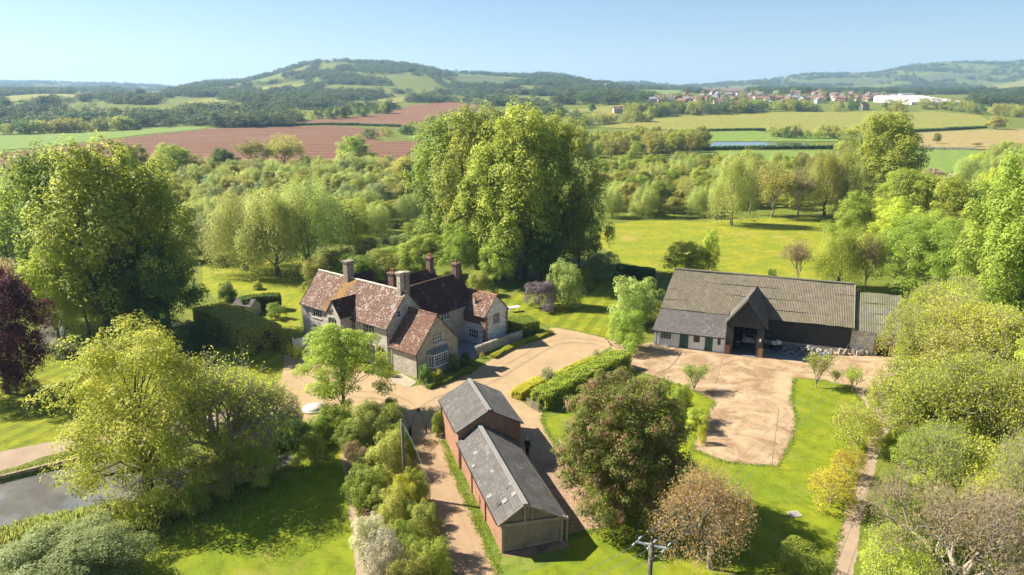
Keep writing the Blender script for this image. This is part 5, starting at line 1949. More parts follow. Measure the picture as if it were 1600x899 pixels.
SHRUBS = [
    ('laurel', 'shrub_a', 530, 680, 630, 64, 'hedge', 'dark glossy laurel at the head of the border by the round tree'),
    ('laurel', 'shrub_b', 498, 690, 652, 60, 'hedge', 'dark laurel spreading towards the pond'),
    ('shrub', 'shrub_b', 586, 692, 630, 92, 'mid', 'large mid green shrub at the top of the track border'),
    ('shrub', 'shrub_a', 606, 742, 682, 76, 'olive', 'olive gold rounded shrub beside the wooden pole'),
    ('shrub', 'shrub_a', 577, 785, 728, 70, 'bright', 'fresh green shrub on the path side below the olive gold one'),
    ('shrub', 'shrub_b', 556, 738, 692, 44, 'tan', 'pale twiggy shrub on the path side'),
    ('shrub', 'shrub_b', 634, 800, 744, 46, 'box', 'yellow flecked shrub just below the wooden pole'),
    ('shrub', 'shrub_a', 616, 832, 768, 64, 'olive', 'loose olive shrub in the middle of the border'),
    ('blossom_shrub', 'shrub_a', 578, 862, 806, 52, 'white', 'cream flowered shrub beside the narrow path'),
    ('blossom_shrub', 'shrub_b', 604, 935, 838, 84, 'white', 'big white blossoming shrub beside the narrow path'),
    ('shrub', 'shrub_b', 634, 890, 818, 66, 'bright', 'fresh green shrub beside the white blossom'),
    ('shrub', 'shrub_a', 664, 868, 788, 56, 'olive', 'olive leaved shrub on the track edge'),
    ('shrub', 'shrub_b', 676, 930, 846, 76, 'mid', 'green shrub on the track edge below the olive leaved one'),
    ('shrub', 'shrub_a', 640, 955, 872, 80, 'olive', 'olive shrub beyond the white blossom'),
    ('shrub', 'shrub_a', 650, 790, 735, 40, 'mid', 'narrow green shrub on the track edge below the pole'),
    ('shrub', 'shrub_a', 622, 712, 668, 50, 'hedge', 'glossy shrub between the large mid green one and the pole'),
    ('shrub', 'shrub_b', 578, 742, 704, 46, 'willow', 'pale green shrub squeezed behind the pale twiggy one'),
    ('shrub', 'shrub_b', 600, 800, 756, 52, 'mid', 'mid green shrub filling the border below the fresh green one'),
    ('shrub', 'shrub_a', 646, 832, 786, 44, 'bright', 'light shrub wedged between the loose olive and track edge ones'),
    ('shrub', 'shrub_b', 600, 868, 822, 40, 'grey', 'greyish shrub behind the cream flowered one'),
    ('shrub', 'shrub_a', 690, 900, 868, 44, 'mid', 'low green shrub spilling onto the track'),
    ('shrub', 'shrub_b', 672, 822, 790, 34, 'mid', 'low green shrub on the track verge opposite the shed'),
    ('shrub', 'shrub_a', 555, 700, 660, 60, 'mid', 'green shrub joining the laurel and the large mid green one'),
    ('shrub', 'shrub_b', 610, 640, 622, 26, 'hedge', 'small clipped shrub at the drive corner'),
    ('shrub', 'shrub_a', 684, 680, 644, 20, 'hedge', 'ivy like bush against the tall brick shed block'),
    ('pond_shrub', 'shrub_b', 458, 700, 640, 66, 'dark', 'dark shrub at the tip of the pond'),
    ('pond_shrub', 'shrub_a', 424, 690, 648, 54, 'olive', 'olive shrub across the pond tip'),
    ('pond_shrub', 'shrub_b', 488, 725, 680, 48, 'mid', 'green shrub on the bank of the pond tip'),
    ('pond_shrub', 'shrub_a', 305, 800, 752, 52, 'mid', 'green bush under the bare ivy tree'),
    ('pond_shrub', 'shrub_b', 245, 815, 772, 60, 'mid', 'green bush beneath the sycamore on the bank'),
    ('pond_shrub', 'shrub_a', 335, 765, 716, 92, 'olive', 'olive tangle at the feet of the bare trees'),
    ('pond_shrub', 'shrub_b', 398, 742, 695, 88, 'lime', 'pale bush beneath the thin leafed young tree'),
    ('pond_shrub', 'shrub_a', 372, 700, 655, 80, 'olive', 'olive bush on the drive side of the pond'),
    ('large_shrub', 'dome', 98, 925, 842, 222, 'grey', 'big grey green domed shrub by the reeds'),
    ('large_shrub', 'dome', -45, 930, 858, 110, 'olive', 'olive shrub beside the big grey green dome'),
    ('shrub', 'shrub_a', 664, 600, 572, 26, 'dark', 'dark shrub under the bay window'),
    ('shrub', 'shrub_b', 684, 596, 578, 24, 'mid', 'low shrub below the bay window'),
    ('shrub', 'shrub_a', 709, 578, 553, 22, 'grey', 'pale rounded bush beside the bay window'),
    ('shrub', 'shrub_b', 728, 572, 552, 22, 'dark', 'dark bush at the courtyard corner'),
    ('shrub', 'shrub_b', 607, 588, 570, 16, 'mid', 'small shrub in the corner of main wall and wing'),
    ('shrub', 'shrub_b', 498, 452, 402, 56, 'olive', 'ochre shrub behind the main roof end'),
    ('shrub', 'shrub_a', 560, 440, 398, 66, 'bright', 'green shrub behind the tall stone chimney'),
    ('shrub', 'shrub_b', 604, 436, 390, 74, 'olive', 'olive shrub mass behind the double chimney'),
    ('shrub', 'shrub_a', 648, 436, 386, 60, 'bright', 'bright shrub behind the brick chimneys'),
    ('shrub', 'shrub_b', 750, 462, 426, 46, 'olive', 'rounded olive tree like shrub behind the courtyard wing'),
    ('rhododendron', 'shrub_b', 846, 482, 440, 58, 'mauve', 'mauve flowered rhododendron on the striped lawn'),
    ('shrub', 'shrub_a', 882, 480, 411, 56, 'willow', 'pale silvery shrub beside the mauve rhododendron'),
    ('shrub', 'shrub_a', 940, 436, 394, 54, 'grey', 'grey leaved shrub at the dark hedge end'),
    ('shrub', 'shrub_b', 908, 452, 420, 40, 'mid', 'green shrub behind the silvery one'),
    ('sallow_bush', 'shrub_a', 992, 508, 436, 82, 'willow', 'tall pale sallow bush at the barn corner'),
    ('sallow_bush', 'shrub_b', 978, 545, 486, 66, 'bright', 'bright green bush at the foot of the sallow'),
    ('shrub', 'ball', 1205, 440, 421, 20, 'dark', 'dark round bush behind the barn ridge'),
    ('shrub', 'shrub_a', 1062, 656, 602, 44, 'bright', 'leafy shrub between photinia and yard'),
    ('shrub', 'shrub_b', 1096, 692, 664, 18, 'box', 'clipped yellow bush on the yard edge'),
    ('shrub', 'shrub_b', 1088, 672, 640, 40, 'lime', 'low pale shrub beside the vase shaped sapling'),
    ('box_ball', 'ball', 449, 552, 535, 19, 'box', 'clipped box ball nearest the big hedge'),
    ('box_ball', 'ball', 457, 558, 539, 20, 'box', 'middle clipped box ball of three'),
    ('box_ball', 'ball', 467, 562, 541, 22, 'box', 'clipped box ball nearest the house front'),
    ('box_ball', 'ball', 855, 596, 576, 32, 'grey', 'dark clipped ball in the yellow low hedge'),
    ('box_ball', 'ball', 931, 560, 546, 15, 'grey', 'small clipped ball at the end of the low hedge'),
    ('box_ball', 'ball', 753, 560, 551, 9, 'box', 'tiny clipped ball at the courtyard wall end'),
    ('shrub', 'shrub_a', 355, 470, 443, 34, 'dark', 'dark shrub behind the big clipped hedge'),
    ('shrub', 'shrub_b', 432, 498, 474, 34, 'bright', 'green shrub between the two clipped hedges'),
    ('shrub', 'shrub_a', 402, 452, 440, 18, 'mid', 'small shrub poking above the dark hedge'),
    ('shrub', 'shrub_b', 440, 540, 512, 36, 'olive', 'mixed shrub between clipped hedge and box balls'),
    ('shrub', 'shrub_a', 490, 530, 500, 26, 'olive', 'brown green shrub against the house end wall'),
    ('waterside_bush', 'shrub_b', 110, 552, 528, 70, 'grey', 'white speckled bush by the small pool'),
    ('waterside_bush', 'shrub_a', 300, 545, 505, 70, 'dark', 'dark bush at the end of the big clipped hedge'),
    ('undergrowth_shrub', 'shrub_a', 1420, 720, 680, 80, 'mid', 'green undergrowth shrub beneath the wide tree by the footpath'),
    ('undergrowth_shrub', 'shrub_b', 1470, 770, 725, 90, 'bright', 'bright undergrowth below the footpath trees'),
    ('undergrowth_shrub', 'shrub_a', 1540, 790, 735, 110, 'mid', 'green undergrowth behind the pink twiggy tree'),
    ('undergrowth_shrub', 'shrub_b', 1400, 790, 750, 60, 'olive', 'olive undergrowth on the footpath edge'),
    ('undergrowth_shrub', 'shrub_a', 1480, 870, 810, 110, 'bright', 'leafy undergrowth among the pink twigs'),
    ('undergrowth_shrub', 'shrub_b', 1560, 930, 860, 130, 'lime', 'yellow undergrowth at the foot of the pink twiggy tree'),
    ('undergrowth_shrub', 'shrub_a', 1380, 890, 850, 60, 'lime', 'pale undergrowth leaning over the footpath'),
    ('undergrowth_shrub', 'shrub_b', 1440, 650, 600, 90, 'bright', 'bright undergrowth at the yard corner trees'),
    ('undergrowth_shrub', 'shrub_a', 1520, 670, 610, 110, 'mid', 'green undergrowth deep among the loose trees'),
    ('undergrowth_shrub', 'shrub_b', 1590, 700, 640, 110, 'olive', 'olive undergrowth deep among the loose trees'),
    ('meadow_bush', 'shrub_a', 1405, 880, 800, 60, 'mid', 'green bush at the edge of the footpath'),
    ('meadow_bush', 'shrub_b', 1250, 905, 860, 110, 'mid', 'green bush growing below the brown leaved tree'),
    ('meadow_bush', 'shrub_b', 575, 412, 372, 70, 'olive', 'olive bush between willows and bank'),
    ('meadow_bush', 'shrub_a', 530, 424, 392, 60, 'mid', 'green bush at the foot of the broad willow'),
    ('meadow_bush', 'shrub_a', 610, 420, 384, 60, 'bright', 'bright bush on the bank behind the house'),
    ('meadow_bush', 'shrub_b', 655, 372, 345, 60, 'mid', 'round bush on the bank by the poplars'),
    ('meadow_bush', 'shrub_a', 620, 398, 366, 60, 'willow', 'pale bush on the bank by the poplars'),
]
for (nm, kd, x, yb, yt, w, mt, lb) in SHRUBS:
    tree_px(nm, PR[kd], x, yb, yt, w, mt, lb, cat='shrub')

# ivy on the bare tree and creepers at the shed
# clipped hedges
def top_line(px, z):
    return [G(x, y, z) for x, y in px]


hedge('clipped_hedge', top_line([(322, 477), (352, 486), (384, 500), (416, 514)], 3.0), 4.2, 3.0, .13, 'olive', 'big flat topped clipped hedge left of the stone house', 1.3, seed=61)
hedge('clipped_hedge', top_line([(376, 466), (405, 461), (436, 460)], 2.4), 1.8, 2.4, .13, 'dark', 'dark clipped hedge beyond the big flat topped one', 1.3, seed=62)
hedge('clipped_hedge', top_line([(975, 549), (930, 570), (885, 591), (842, 613)], 1.9), 2.0, 1.9, .11, 'hedge', 'tall bright hedge between gravel forecourt and photinia', 1.2, seed=63, lump=.16)
hedge('low_box_hedge', top_line([(930, 556), (890, 574), (862, 588)], .6), .8, .6, .07, 'box', 'low yellow box hedge in front of the tall bright hedge', 1.3, seed=64)
hedge('low_box_hedge', top_line([(845, 590), (822, 602), (806, 612)], .9), 1.3, .9, .07, 'box', 'thick end of the yellow box hedge by the shed', 1.3, seed=65)
hedge('low_box_hedge', top_line([(770, 555), (805, 536), (834, 527), (862, 516)], .45), .7, .45, .06, 'box', 'low box hedge outside the courtyard wall', 1.3, seed=66)
hedge('low_box_hedge', top_line([(668, 602), (705, 588), (736, 574)], .45), .7, .45, .06, 'hedge', 'low box hedge in front of the bay window', 1.3, seed=67)
hedge('clipped_hedge', top_line([(798, 503), (834, 497)], 1.9), 3.2, 1.9, .1, 'hedge', 'clipped block hedge beside the whitewashed gable', 1.3, seed=68)
hedge('clipped_hedge', top_line([(962, 413), (990, 417), (1022, 421)], 2.0), 1.6, 2.0, .14, 'dark', 'dark hedge crossing the lawn near the barn', 1.2, seed=69)


def scatter_in(px, spacing, r):
    P = np.array([tuple(G(x, y)[:2]) for x, y in px]) if px[0][1] > 300 and min(q[1] for q in px) > 255 else np.array([tuple(T(x, y)[:2]) for x, y in px])
    lo, hi = P.min(0), P.max(0)
    pts = []
    for _ in range(9000):
        q = lo + r.random(2) * (hi - lo)
        if poly_sdf(np.array([q[0]]), np.array([q[1]]), P)[0] > 0:
            continue
        s = spacing * r.uniform(.8, 1.25)
        if all((q[0] - p[0]) ** 2 + (q[1] - p[1]) ** 2 > s * s for p in pts):
            pts.append(q)
    return pts


def wood(px, spacing, hmin, hmax, kinds, group, names, seed):
    r = np.random.default_rng(seed)
    for q in scatter_in(px, spacing, r):
        kd, mt, nm, lb = kinds[int(r.integers(len(kinds)))]
        H = r.uniform(hmin, hmax)
        W = H * r.uniform(.85, 1.25)
        near = min(LANDMARKS[group], key=lambda m: min((m_[0] - q[0]) ** 2 + (m_[1] - q[1]) ** 2 for m_ in LANDMARKS[group][m])) if group in LANDMARKS else ''
        size = 'tall ' if H > hmin + (hmax - hmin) * .66 else ('low ' if H < hmin + (hmax - hmin) * .33 else 'middling ')
        place(nm, PR[kd], (q[0], q[1], hgt(*q) - .2), H, W, mt, (size + lb + ' ' + near).strip() if near else lb, 'tree', group)


LANDMARKS = {
    'trees of the copse': {'at the poplar end': [T(890, 240)], 'at the flood water end': [T(1095, 232)], 'in its middle': [T(990, 238)]},
    'bushes below the paddock': {'beside the soil heap': [T(1500, 270)], 'next to the huge poplars': [T(1620, 320)], 'under the straw coloured pasture': [T(1610, 262)]},
    'trees behind the huge poplars': {'beside the chestnut': [G(1440, 450)], 'between the huge poplars': [G(1600, 420)], 'below the dark oak': [G(1500, 380)]},
    'trees of the damp wood': {'along the ploughed field edge': [T(200, 282), T(300, 276), T(400, 272), T(500, 268), T(600, 270)], 'beside the far lawn': [G(300, 410), G(380, 395), G(480, 385)], 'next to the central poplars': [G(640, 345), G(640, 300), G(600, 370)], 'behind the tall dark trees': [G(60, 360), G(160, 380)], 'in mid wood': [G(300, 330), G(420, 330), G(520, 320)]},
    'trees behind the wide lawn': {'next to the central poplars': [G(940, 330), G(950, 295)], 'behind the lone willow': [G(1143, 325), G(1110, 310)], 'beside the single tall poplar': [G(1280, 320), G(1290, 285)], 'near the wet meadow': [G(1150, 270), G(1060, 272)], 'along the lawn edge': [G(1010, 338), G(1070, 335)]},
}


KL = [('round_b', 'olive', 'alder_tree', 'olive green tree in the damp wood'),
      ('willow_a', 'willow', 'willow_tree', 'pale willow in the damp wood'),
      ('willow_b', 'willow', 'willow_tree', 'pale willow in the damp wood'),
      ('round_a', 'mid', 'woodland_tree', 'mid green tree in the damp wood'),
      ('round_c', 'olive', 'alder_tree', 'olive green tree in the damp wood'),
      ('twig_a', 'olive', 'ash_tree', 'thin twiggy tree in the damp wood'),
      ('round_b', 'grey', 'sallow_tree', 'grey green sallow in the damp wood'),
      ('shrub_a', 'willow', 'sallow_bush', 'pale sallow bush in the damp wood')]
wood([(-60, 300), (-60, 350), (110, 385), (290, 415), (345, 402), (420, 385), (600, 372), (650, 345), (655, 330), (640, 280), (560, 266), (330, 276), (200, 286)], 6.6, 5.5, 8.8, KL, 'trees of the damp wood', None, 71)
KR = [('round_b', 'mid', 'woodland_tree', 'mid green tree behind the wide lawn'),
      ('round_c', 'olive', 'alder_tree', 'olive tree behind the wide lawn'),
      ('willow_a', 'willow', 'willow_tree', 'pale willow behind the wide lawn'),
      ('round_a', 'bright', 'woodland_tree', 'light green tree behind the wide lawn'),
      ('twig_a', 'olive', 'ash_tree', 'thin twiggy tree behind the wide lawn')]
wood([(925, 342), (1010, 343), (1100, 338), (1140, 325), (1290, 328), (1300, 300), (1240, 285), (1110, 275), (1040, 285), (930, 300)], 7.0, 5.5, 9.0, KR, 'trees behind the wide lawn', None, 72)
wood([(925, 290), (1040, 278), (1110, 270), (1200, 272), (1300, 280), (1300, 262), (1180, 258), (1040, 262), (925, 272)], 10.0, 5, 8, KR[1:], 'trees behind the wide lawn', None, 73)
KF = [('round_b', 'mid', 'copse_tree', 'dark green tree in the copse beyond the poplars'),
      ('round_a', 'olive', 'copse_tree', 'olive tree in the copse beyond the poplars'),
      ('far_b', 'mid', 'copse_tree', 'low rounded tree in the copse beyond the poplars')]
wood([(885, 250), (1000, 248), (1095, 240), (1102, 224), (1000, 226), (900, 226)], 11.0, 8, 12, KF, 'trees of the copse', None, 74)
wood([(1490, 300), (1640, 330), (1640, 262), (1560, 248), (1520, 262)], 12.0, 6, 10, [('round_b', 'lime', 'hedgerow_bush', 'yellow green bush below the paddock'), ('willow_a', 'willow', 'hedgerow_bush', 'pale sallow below the paddock')], 'bushes below the paddock', None, 75)
wood([(1420, 470), (1520, 480), (1640, 430), (1640, 360), (1520, 340), (1480, 400)], 11.0, 8, 12, [('round_b', 'mid', 'parkland_tree', 'green tree filling the gap between chestnut and poplars'), ('round_a', 'bright', 'parkland_tree', 'light tree filling the gap between chestnut and poplars')], 'trees behind the huge poplars', None, 76)


def tree_row(px, n, hmin, hmax, kinds, name, label, group, seed, jit=3.0):
    r = np.random.default_rng(seed)
    P = [T(x, y) for x, y in px]
    L = [0]
    for a, b in zip(P, P[1:]):
        L.append(L[-1] + (b - a).length)
    for i in range(n):
        s = L[-1] * (i + r.uniform(.1, .9)) / n
        k = max(j for j in range(len(L) - 1) if L[j] <= s)
        p = P[k].lerp(P[k + 1], (s - L[k]) / (L[k + 1] - L[k]))
        x, y = p.x + r.normal() * jit, p.y + r.normal() * jit
        kd, mt = kinds[int(r.integers(len(kinds)))]
        H = r.uniform(hmin, hmax)
        wd = r.uniform(.9, 1.6)
        lab = {'mid': 'green', 'olive': 'olive', 'dark': 'dark'}[mt] + (' domed ' if kd == 'far_b' else ' upright ') + label
        place(name, PR[kd], (x, y, hgt(x, y) - .2), H, H * wd, mt, ('wide ' if wd > 1.25 else '') + lab, 'tree', group)


HK = [('far_b', 'mid'), ('far_a', 'olive'), ('far_a', 'mid'), ('far_b', 'dark'), ('far_b', 'olive')]
tree_row([(1195, 214), (1250, 217), (1315, 217)], 10, 6, 10, HK, 'hedgerow_tree', 'tree in the hedgerow behind the flood water', 'hedgerow behind the flood water', 81)
tree_row([(885, 197), (940, 194), (1020, 190)], 16, 7, 11, HK, 'hedgerow_tree', 'tree in the hedgerow below the small pasture', 'hedgerow below the small pasture', 82)
tree_row([(985, 184), (1060, 178), (1180, 174), (1300, 172), (1340, 172)], 46, 9, 15, HK, 'hedgerow_tree', 'tree in the belt between pasture and village', 'tree belt below the village', 83, 12)
tree_row([(1380, 172), (1480, 171), (1540, 178), (1600, 184)], 26, 9, 14, HK, 'hedgerow_tree', 'tree in the belt below the white nursery roof', 'tree belt below the nursery', 84, 12)
tree_row([(592, 217), (625, 213), (655, 207), (672, 200)], 14, 5, 8, HK, 'scrub_tree', 'scrub tree in the corner of the ploughed field', 'scrub in the ploughed field corner', 85, 5)
tree_row([(0, 211), (100, 207), (210, 203)], 34, 6, 12, HK, 'hedgerow_tree', 'tree in the hedge along the long green field', 'hedge along the long green field', 86, 8)
tree_row([(330, 197), (420, 194), (500, 186), (560, 181), (600, 177)], 30, 7, 13, HK, 'hedgerow_tree', 'tree along the edge of the pale ploughed field', 'trees edging the pale ploughed field', 87, 8)
tree_row([(690, 182), (740, 176), (760, 172)], 9, 5, 8, HK, 'hedgerow_tree', 'bush on the hillside end of the pale ploughed field', 'bushes at the field end', 88, 6)
hl = [[(345, 197.5), (420, 198), (500, 195.5), (560, 196.5), (625, 199)], [(1420, 207), (1480, 204), (1540, 200)], [(1105, 206), (1150, 205), (1195, 204.5)], [(1060, 236), (1150, 234), (1300, 233)]]
for i, (px, nm) in enumerate(zip(hl, ('dark hedge between the two ploughed fields', 'dark hedge between pasture and straw coloured field', 'thin dark hedge under the big pasture', 'dark ditch hedge in front of the flood water'))):
    hedge('field_hedge', [T(x, y) for x, y in px], 2.2, 2.0, .55, 'dark', nm, 1.0, terrain=True, seed=90 + i, lump=.3)


# ------------------------------------------------------------------ distant woods: one uncountable mass, instanced on points
def instancer(name, pts, scl, rot, crown, label):
    me = bpy.data.meshes.new(name)
    me.vertices.add(len(pts))
    me.vertices.foreach_set('co', np.ascontiguousarray(pts, dtype=np.float32).ravel())
    a = me.attributes.new('tree_scale', 'FLOAT_VECTOR', 'POINT')
    a.data.foreach_set('vector', np.ascontiguousarray(scl, dtype=np.float32).ravel())
    a = me.attributes.new('tree_turn', 'FLOAT_VECTOR', 'POINT')
    a.data.foreach_set('vector', np.ascontiguousarray(rot, dtype=np.float32).ravel())
    o = link(name, me)
    ng = bpy.data.node_groups.new(name, 'GeometryNodeTree')
    ng.interface.new_socket('Geometry', in_out='INPUT', socket_type='NodeSocketGeometry')
    ng.interface.new_socket('Geometry', in_out='OUTPUT', socket_type='NodeSocketGeometry')
    N = ng.nodes
    i, q = N.new('NodeGroupInput'), N.new('NodeGroupOutput')
    inst = N.new('GeometryNodeInstanceOnPoints')
    oi = N.new('GeometryNodeObjectInfo')
    oi.inputs['Object'].default_value = crown
    oi.inputs['As Instance'].default_value = True
    sa, ra = N.new('GeometryNodeInputNamedAttribute'), N.new('GeometryNodeInputNamedAttribute')
    sa.data_type = ra.data_type = 'FLOAT_VECTOR'
    sa.inputs['Name'].default_value = 'tree_scale'
    ra.inputs['Name'].default_value = 'tree_turn'
    Lk = ng.links.new
    Lk(i.outputs[0], inst.inputs['Points'])
    Lk(oi.outputs['Geometry'], inst.inputs['Instance'])
    Lk(sa.outputs['Attribute'], inst.inputs['Scale'])
    Lk(ra.outputs['Attribute'], inst.inputs['Rotation'])
    Lk(inst.outputs[0], q.inputs[0])
    md = o.modifiers.new('trees', 'NODES')
    md.node_group = ng
    tag(o, kind='stuff')
    o['label'] = label
    return o


def far_woods():
    r = np.random.default_rng(101)
    pts = []
    VIL = np.array([tuple(T(x, y)[:2]) for x, y in [(1000, 170), (1040, 150), (1130, 147), (1250, 147), (1380, 149), (1510, 150), (1520, 166), (1400, 166), (1200, 170)]])
    y = 640.0
    polys = FIELDS
    N = 60000
    Y = 600 * (4300 / 600) ** (r.random(N) ** .62)
    U = r.uniform(-120, 1720, N)
    X = (U - 800) / FPX * Y
    # woods and hedgerow pattern in world space
    n1 = np.sin(X / 83 + 1.3 * np.sin(Y / 190)) + np.sin(Y / 71 + 1.7 * np.sin(X / 160)) + .8 * np.sin(X / 37 + Y / 45)
    hedg = np.minimum(np.abs(np.sin(X / 95 + Y / 410 + .8)), np.abs(np.sin(Y / 150 - X / 520)))
    up = smooth((height(X, Y) - 40) / 60)
    keep = (n1 > .55 - .35 * up) | (hedg < .06)
    # hilltops stay open in places
    keep &= ~((height(X, Y) > 122) & (n1 < .6) & (U > 560) & (U < 1000))
    keep &= r.random(N) < np.clip(1.25 - Y / 9000, .5, 1)
    for P in polys + [VIL]:
        lo, hi = P.min(0) - 8, P.max(0) + 8
        c = keep & (X > lo[0]) & (X < hi[0]) & (Y > lo[1]) & (Y < hi[1])
        ii = np.where(c)[0]
        if len(ii):
            sd = poly_sdf(X[ii], Y[ii], P)
            keep[ii[sd < 3]] = False
    # flat land near the fields keeps only what the hedgerows hold
    keep &= ~((Y < 900) & (U > 860) & (U < 1640) & (r.random(N) < .6))
    X, Y = X[keep], Y[keep]
    n = len(X)
    Hh = r.uniform(7, 14, n) * (1 + .25 * smooth((Y - 1500) / 2000))
    co = np.stack([X, Y, height(X, Y) - .6], 1)
    sc = np.stack([Hh / 10 * r.uniform(1.0, 1.7, n)] * 2 + [Hh / 10], 1)
    ro = np.stack([np.zeros(n), np.zeros(n), r.uniform(0, 6.28, n)], 1)
    ca = bpy.data.objects['far_proto_a'] if 'far_proto_a' in bpy.data.objects else None
    k = r.random(n) < .55
    instancer('distant_woodland', co[k], sc[k], ro[k], FARO[0], 'distant hedgerows and woods covering the hills')
    instancer('distant_woodland', co[~k], sc[~k] * np.array([1, 1, .85]), ro[~k], FARO[1], 'distant rounded scrub and woods covering the hills')
    return n


PR['hill_a'] = proto('round', 10, 9, 16, .95, 2.0, 120, base=.02, size=.27, sub=4, nl=3)
PR['hill_b'] = proto('shrub', 10, 11, 15, 1.0, 2.0, 121, size=.25, sub=4, nl=3)
FARO = []
for i, (kd, x, yb) in enumerate((('hill_a', 730, 172), ('hill_b', 770, 170))):
    e = tree_px('hillside_tree', PR[kd], x, yb, yb - 12, 14, 'hill', ('upright' if i == 0 else 'spreading') + ' tree on the slope behind the central poplars', near=False)
    FARO.append([c for c in e.children if c.name.startswith('crown')][0])
print('far trees', far_woods())


# ------------------------------------------------------------------ reeds and rough grass
def blades(name, P, n, hmin, hmax, mat, label, seed, inside=True):
    r = np.random.default_rng(seed)
    P = np.array([tuple(G(x, y)[:2]) for x, y in P])
    lo, hi = P.min(0), P.max(0)
    q = lo + r.random((n * 3, 2)) * (hi - lo)
    q = q[poly_sdf(q[:, 0], q[:, 1], P) < 0][:n]
    den = np.sin(q[:, 0] * 1.1) * np.sin(q[:, 1] * 1.3) + r.normal(size=len(q)) * .5
    q = q[den > -.5]
    m = len(q)
    h = r.uniform(hmin, hmax, m)
    a = r.uniform(0, 6.28, m)
    w = h * .055 + .02
    lean = r.normal(size=(m, 2)) * .25
    z0 = np.where(poly_sdf(q[:, 0], q[:, 1], POND) < .2, -.5, -.02)
    base = np.stack([q[:, 0], q[:, 1], z0], 1)
    dx = np.stack([np.cos(a) * w, np.sin(a) * w, np.zeros(m)], 1)
    tip = base + np.stack([lean[:, 0] * h, lean[:, 1] * h, h], 1)
    mid = base * .45 + tip * .55 + np.stack([-lean[:, 0] * h * .12, -lean[:, 1] * h * .12, np.zeros(m)], 1)
    co = np.stack([base - dx, base + dx, mid + dx * .7, tip, mid - dx * .7], 1).reshape(-1, 3)
    me = grid_mesh(name, co, np.arange(5 * m).reshape(m, 5))
    me.materials.append(M[mat])
    o = link(name, me)
    tag(o, kind='stuff')
    o['label'] = label


blades('reeds', [(-80, 870), (-60, 838), (40, 818), (120, 802), (240, 778), (290, 800), (250, 830), (150, 835), (60, 850)], 9000, .35, .85, 'reed', 'tall reeds along the near pond bank', 131)
blades('rough_grass', [(250, 780), (340, 760), (440, 715), (500, 680), (540, 672), (520, 720), (430, 790), (330, 840), (240, 900), (200, 860)], 9000, .06, .28, 'blade', 'rough grass on the pond bank', 132)
blades('rough_grass', [(410, 870), (480, 820), (545, 810), (545, 835), (470, 870), (420, 885)], 1800, .06, .22, 'blade', 'tuft of long grass on the sunlit bank', 133)
blades('rough_grass', [(684, 690), (694, 680), (788, 860), (780, 880), (735, 800), (705, 735)], 9000, .05, .2, 'blade', 'grass along the foot of the shed wall', 134)
blades('rough_grass', [(690, 690), (640, 690), (655, 740), (680, 800), (705, 900), (690, 905), (655, 770), (630, 700)], 2500, .1, .3, 'blade', 'weeds along the track side of the border', 135)
blades('rough_grass', [(-80, 760), (0, 738), (150, 694), (175, 706), (70, 731), (-80, 770)], 5000, .08, .3, 'reed', 'grass between pond path and pond', 136)


def verge(px, n, w, hmin, hmax, mat, label, seed):
    """tufts growing along an edge, so that it is not a clean line"""
    r = np.random.default_rng(seed)
    P = [G(x, y) for x, y in px]
    seg = [(b - a).length for a, b in zip(P, P[1:])]
    k = r.choice(len(seg), n, p=np.array(seg) / sum(seg))
    t = r.random(n)
    A = np.array([tuple(p)[:2] for p in P])
    q = A[k] + (A[k + 1] - A[k]) * t[:, None] + r.normal(size=(n, 2)) * w
    q = q[np.sin(q[:, 0] * 1.7) * np.sin(q[:, 1] * 1.9) + r.normal(size=n) * .5 > -.25]
    m = len(q)
    h = r.uniform(hmin, hmax, m)
    a = r.uniform(0, 6.28, m)
    base = np.stack([q[:, 0], q[:, 1], np.full(m, -.01)], 1)
    dx = np.stack([np.cos(a), np.sin(a), np.zeros(m)], 1) * (h * .22 + .015)[:, None]
    tip = base + np.stack([r.normal(size=m) * h * .5, r.normal(size=m) * h * .5, h], 1)
    mid = base * .5 + tip * .5 + np.array([0, 0, .02])
    co = np.stack([base - dx, base + dx, mid + dx * .7, tip, mid - dx * .7], 1).reshape(-1, 3)
    me = grid_mesh('verge_grass', co, np.arange(5 * m).reshape(m, 5))
    me.materials.append(M[mat])
    o = link('verge_grass', me)
    tag(o, kind='stuff')
    o['label'] = label


verge([(1242, 590), (1236, 625), (1245, 655), (1237, 690), (1216, 730), (1132, 722), (1081, 702), (1097, 660), (1119, 627), (1060, 602), (1000, 582)], 6000, .16, .04, .16, 'blade', 'grass tufts along the edge of the concrete yard', 301)
verge([(846, 642), (850, 668), (880, 713), (902, 745), (925, 775), (957, 822), (880, 840)], 4000, .16, .04, .16, 'blade', 'grass tufts along the bare earth drive', 302)
verge([(694, 690), (706, 735), (736, 800), (771, 880), (790, 925)], 4000, .18, .04, .18, 'blade', 'grass tufts along the track beside the shed', 303)
verge([(1330, 604), (1362, 650), (1350, 705), (1326, 780), (1300, 880), (1290, 940)], 4000, .14, .05, .2, 'blade', 'grass tufts along the footpath', 304)
verge([(800, 492), (862, 511), (900, 517), (946, 528)], 2500, .14, .04, .14, 'blade', 'grass tufts between lawn and forecourt', 305)
verge([(640, 690), (655, 760), (672, 830), (690, 905)], 3000, .3, .05, .22, 'olive', 'weeds and litter along the border side of the track', 306)
verge([(548, 706), (552, 760), (566, 830), (576, 910)], 2500, .12, .05, .2, 'blade', 'grass tufts along the narrow path', 307)
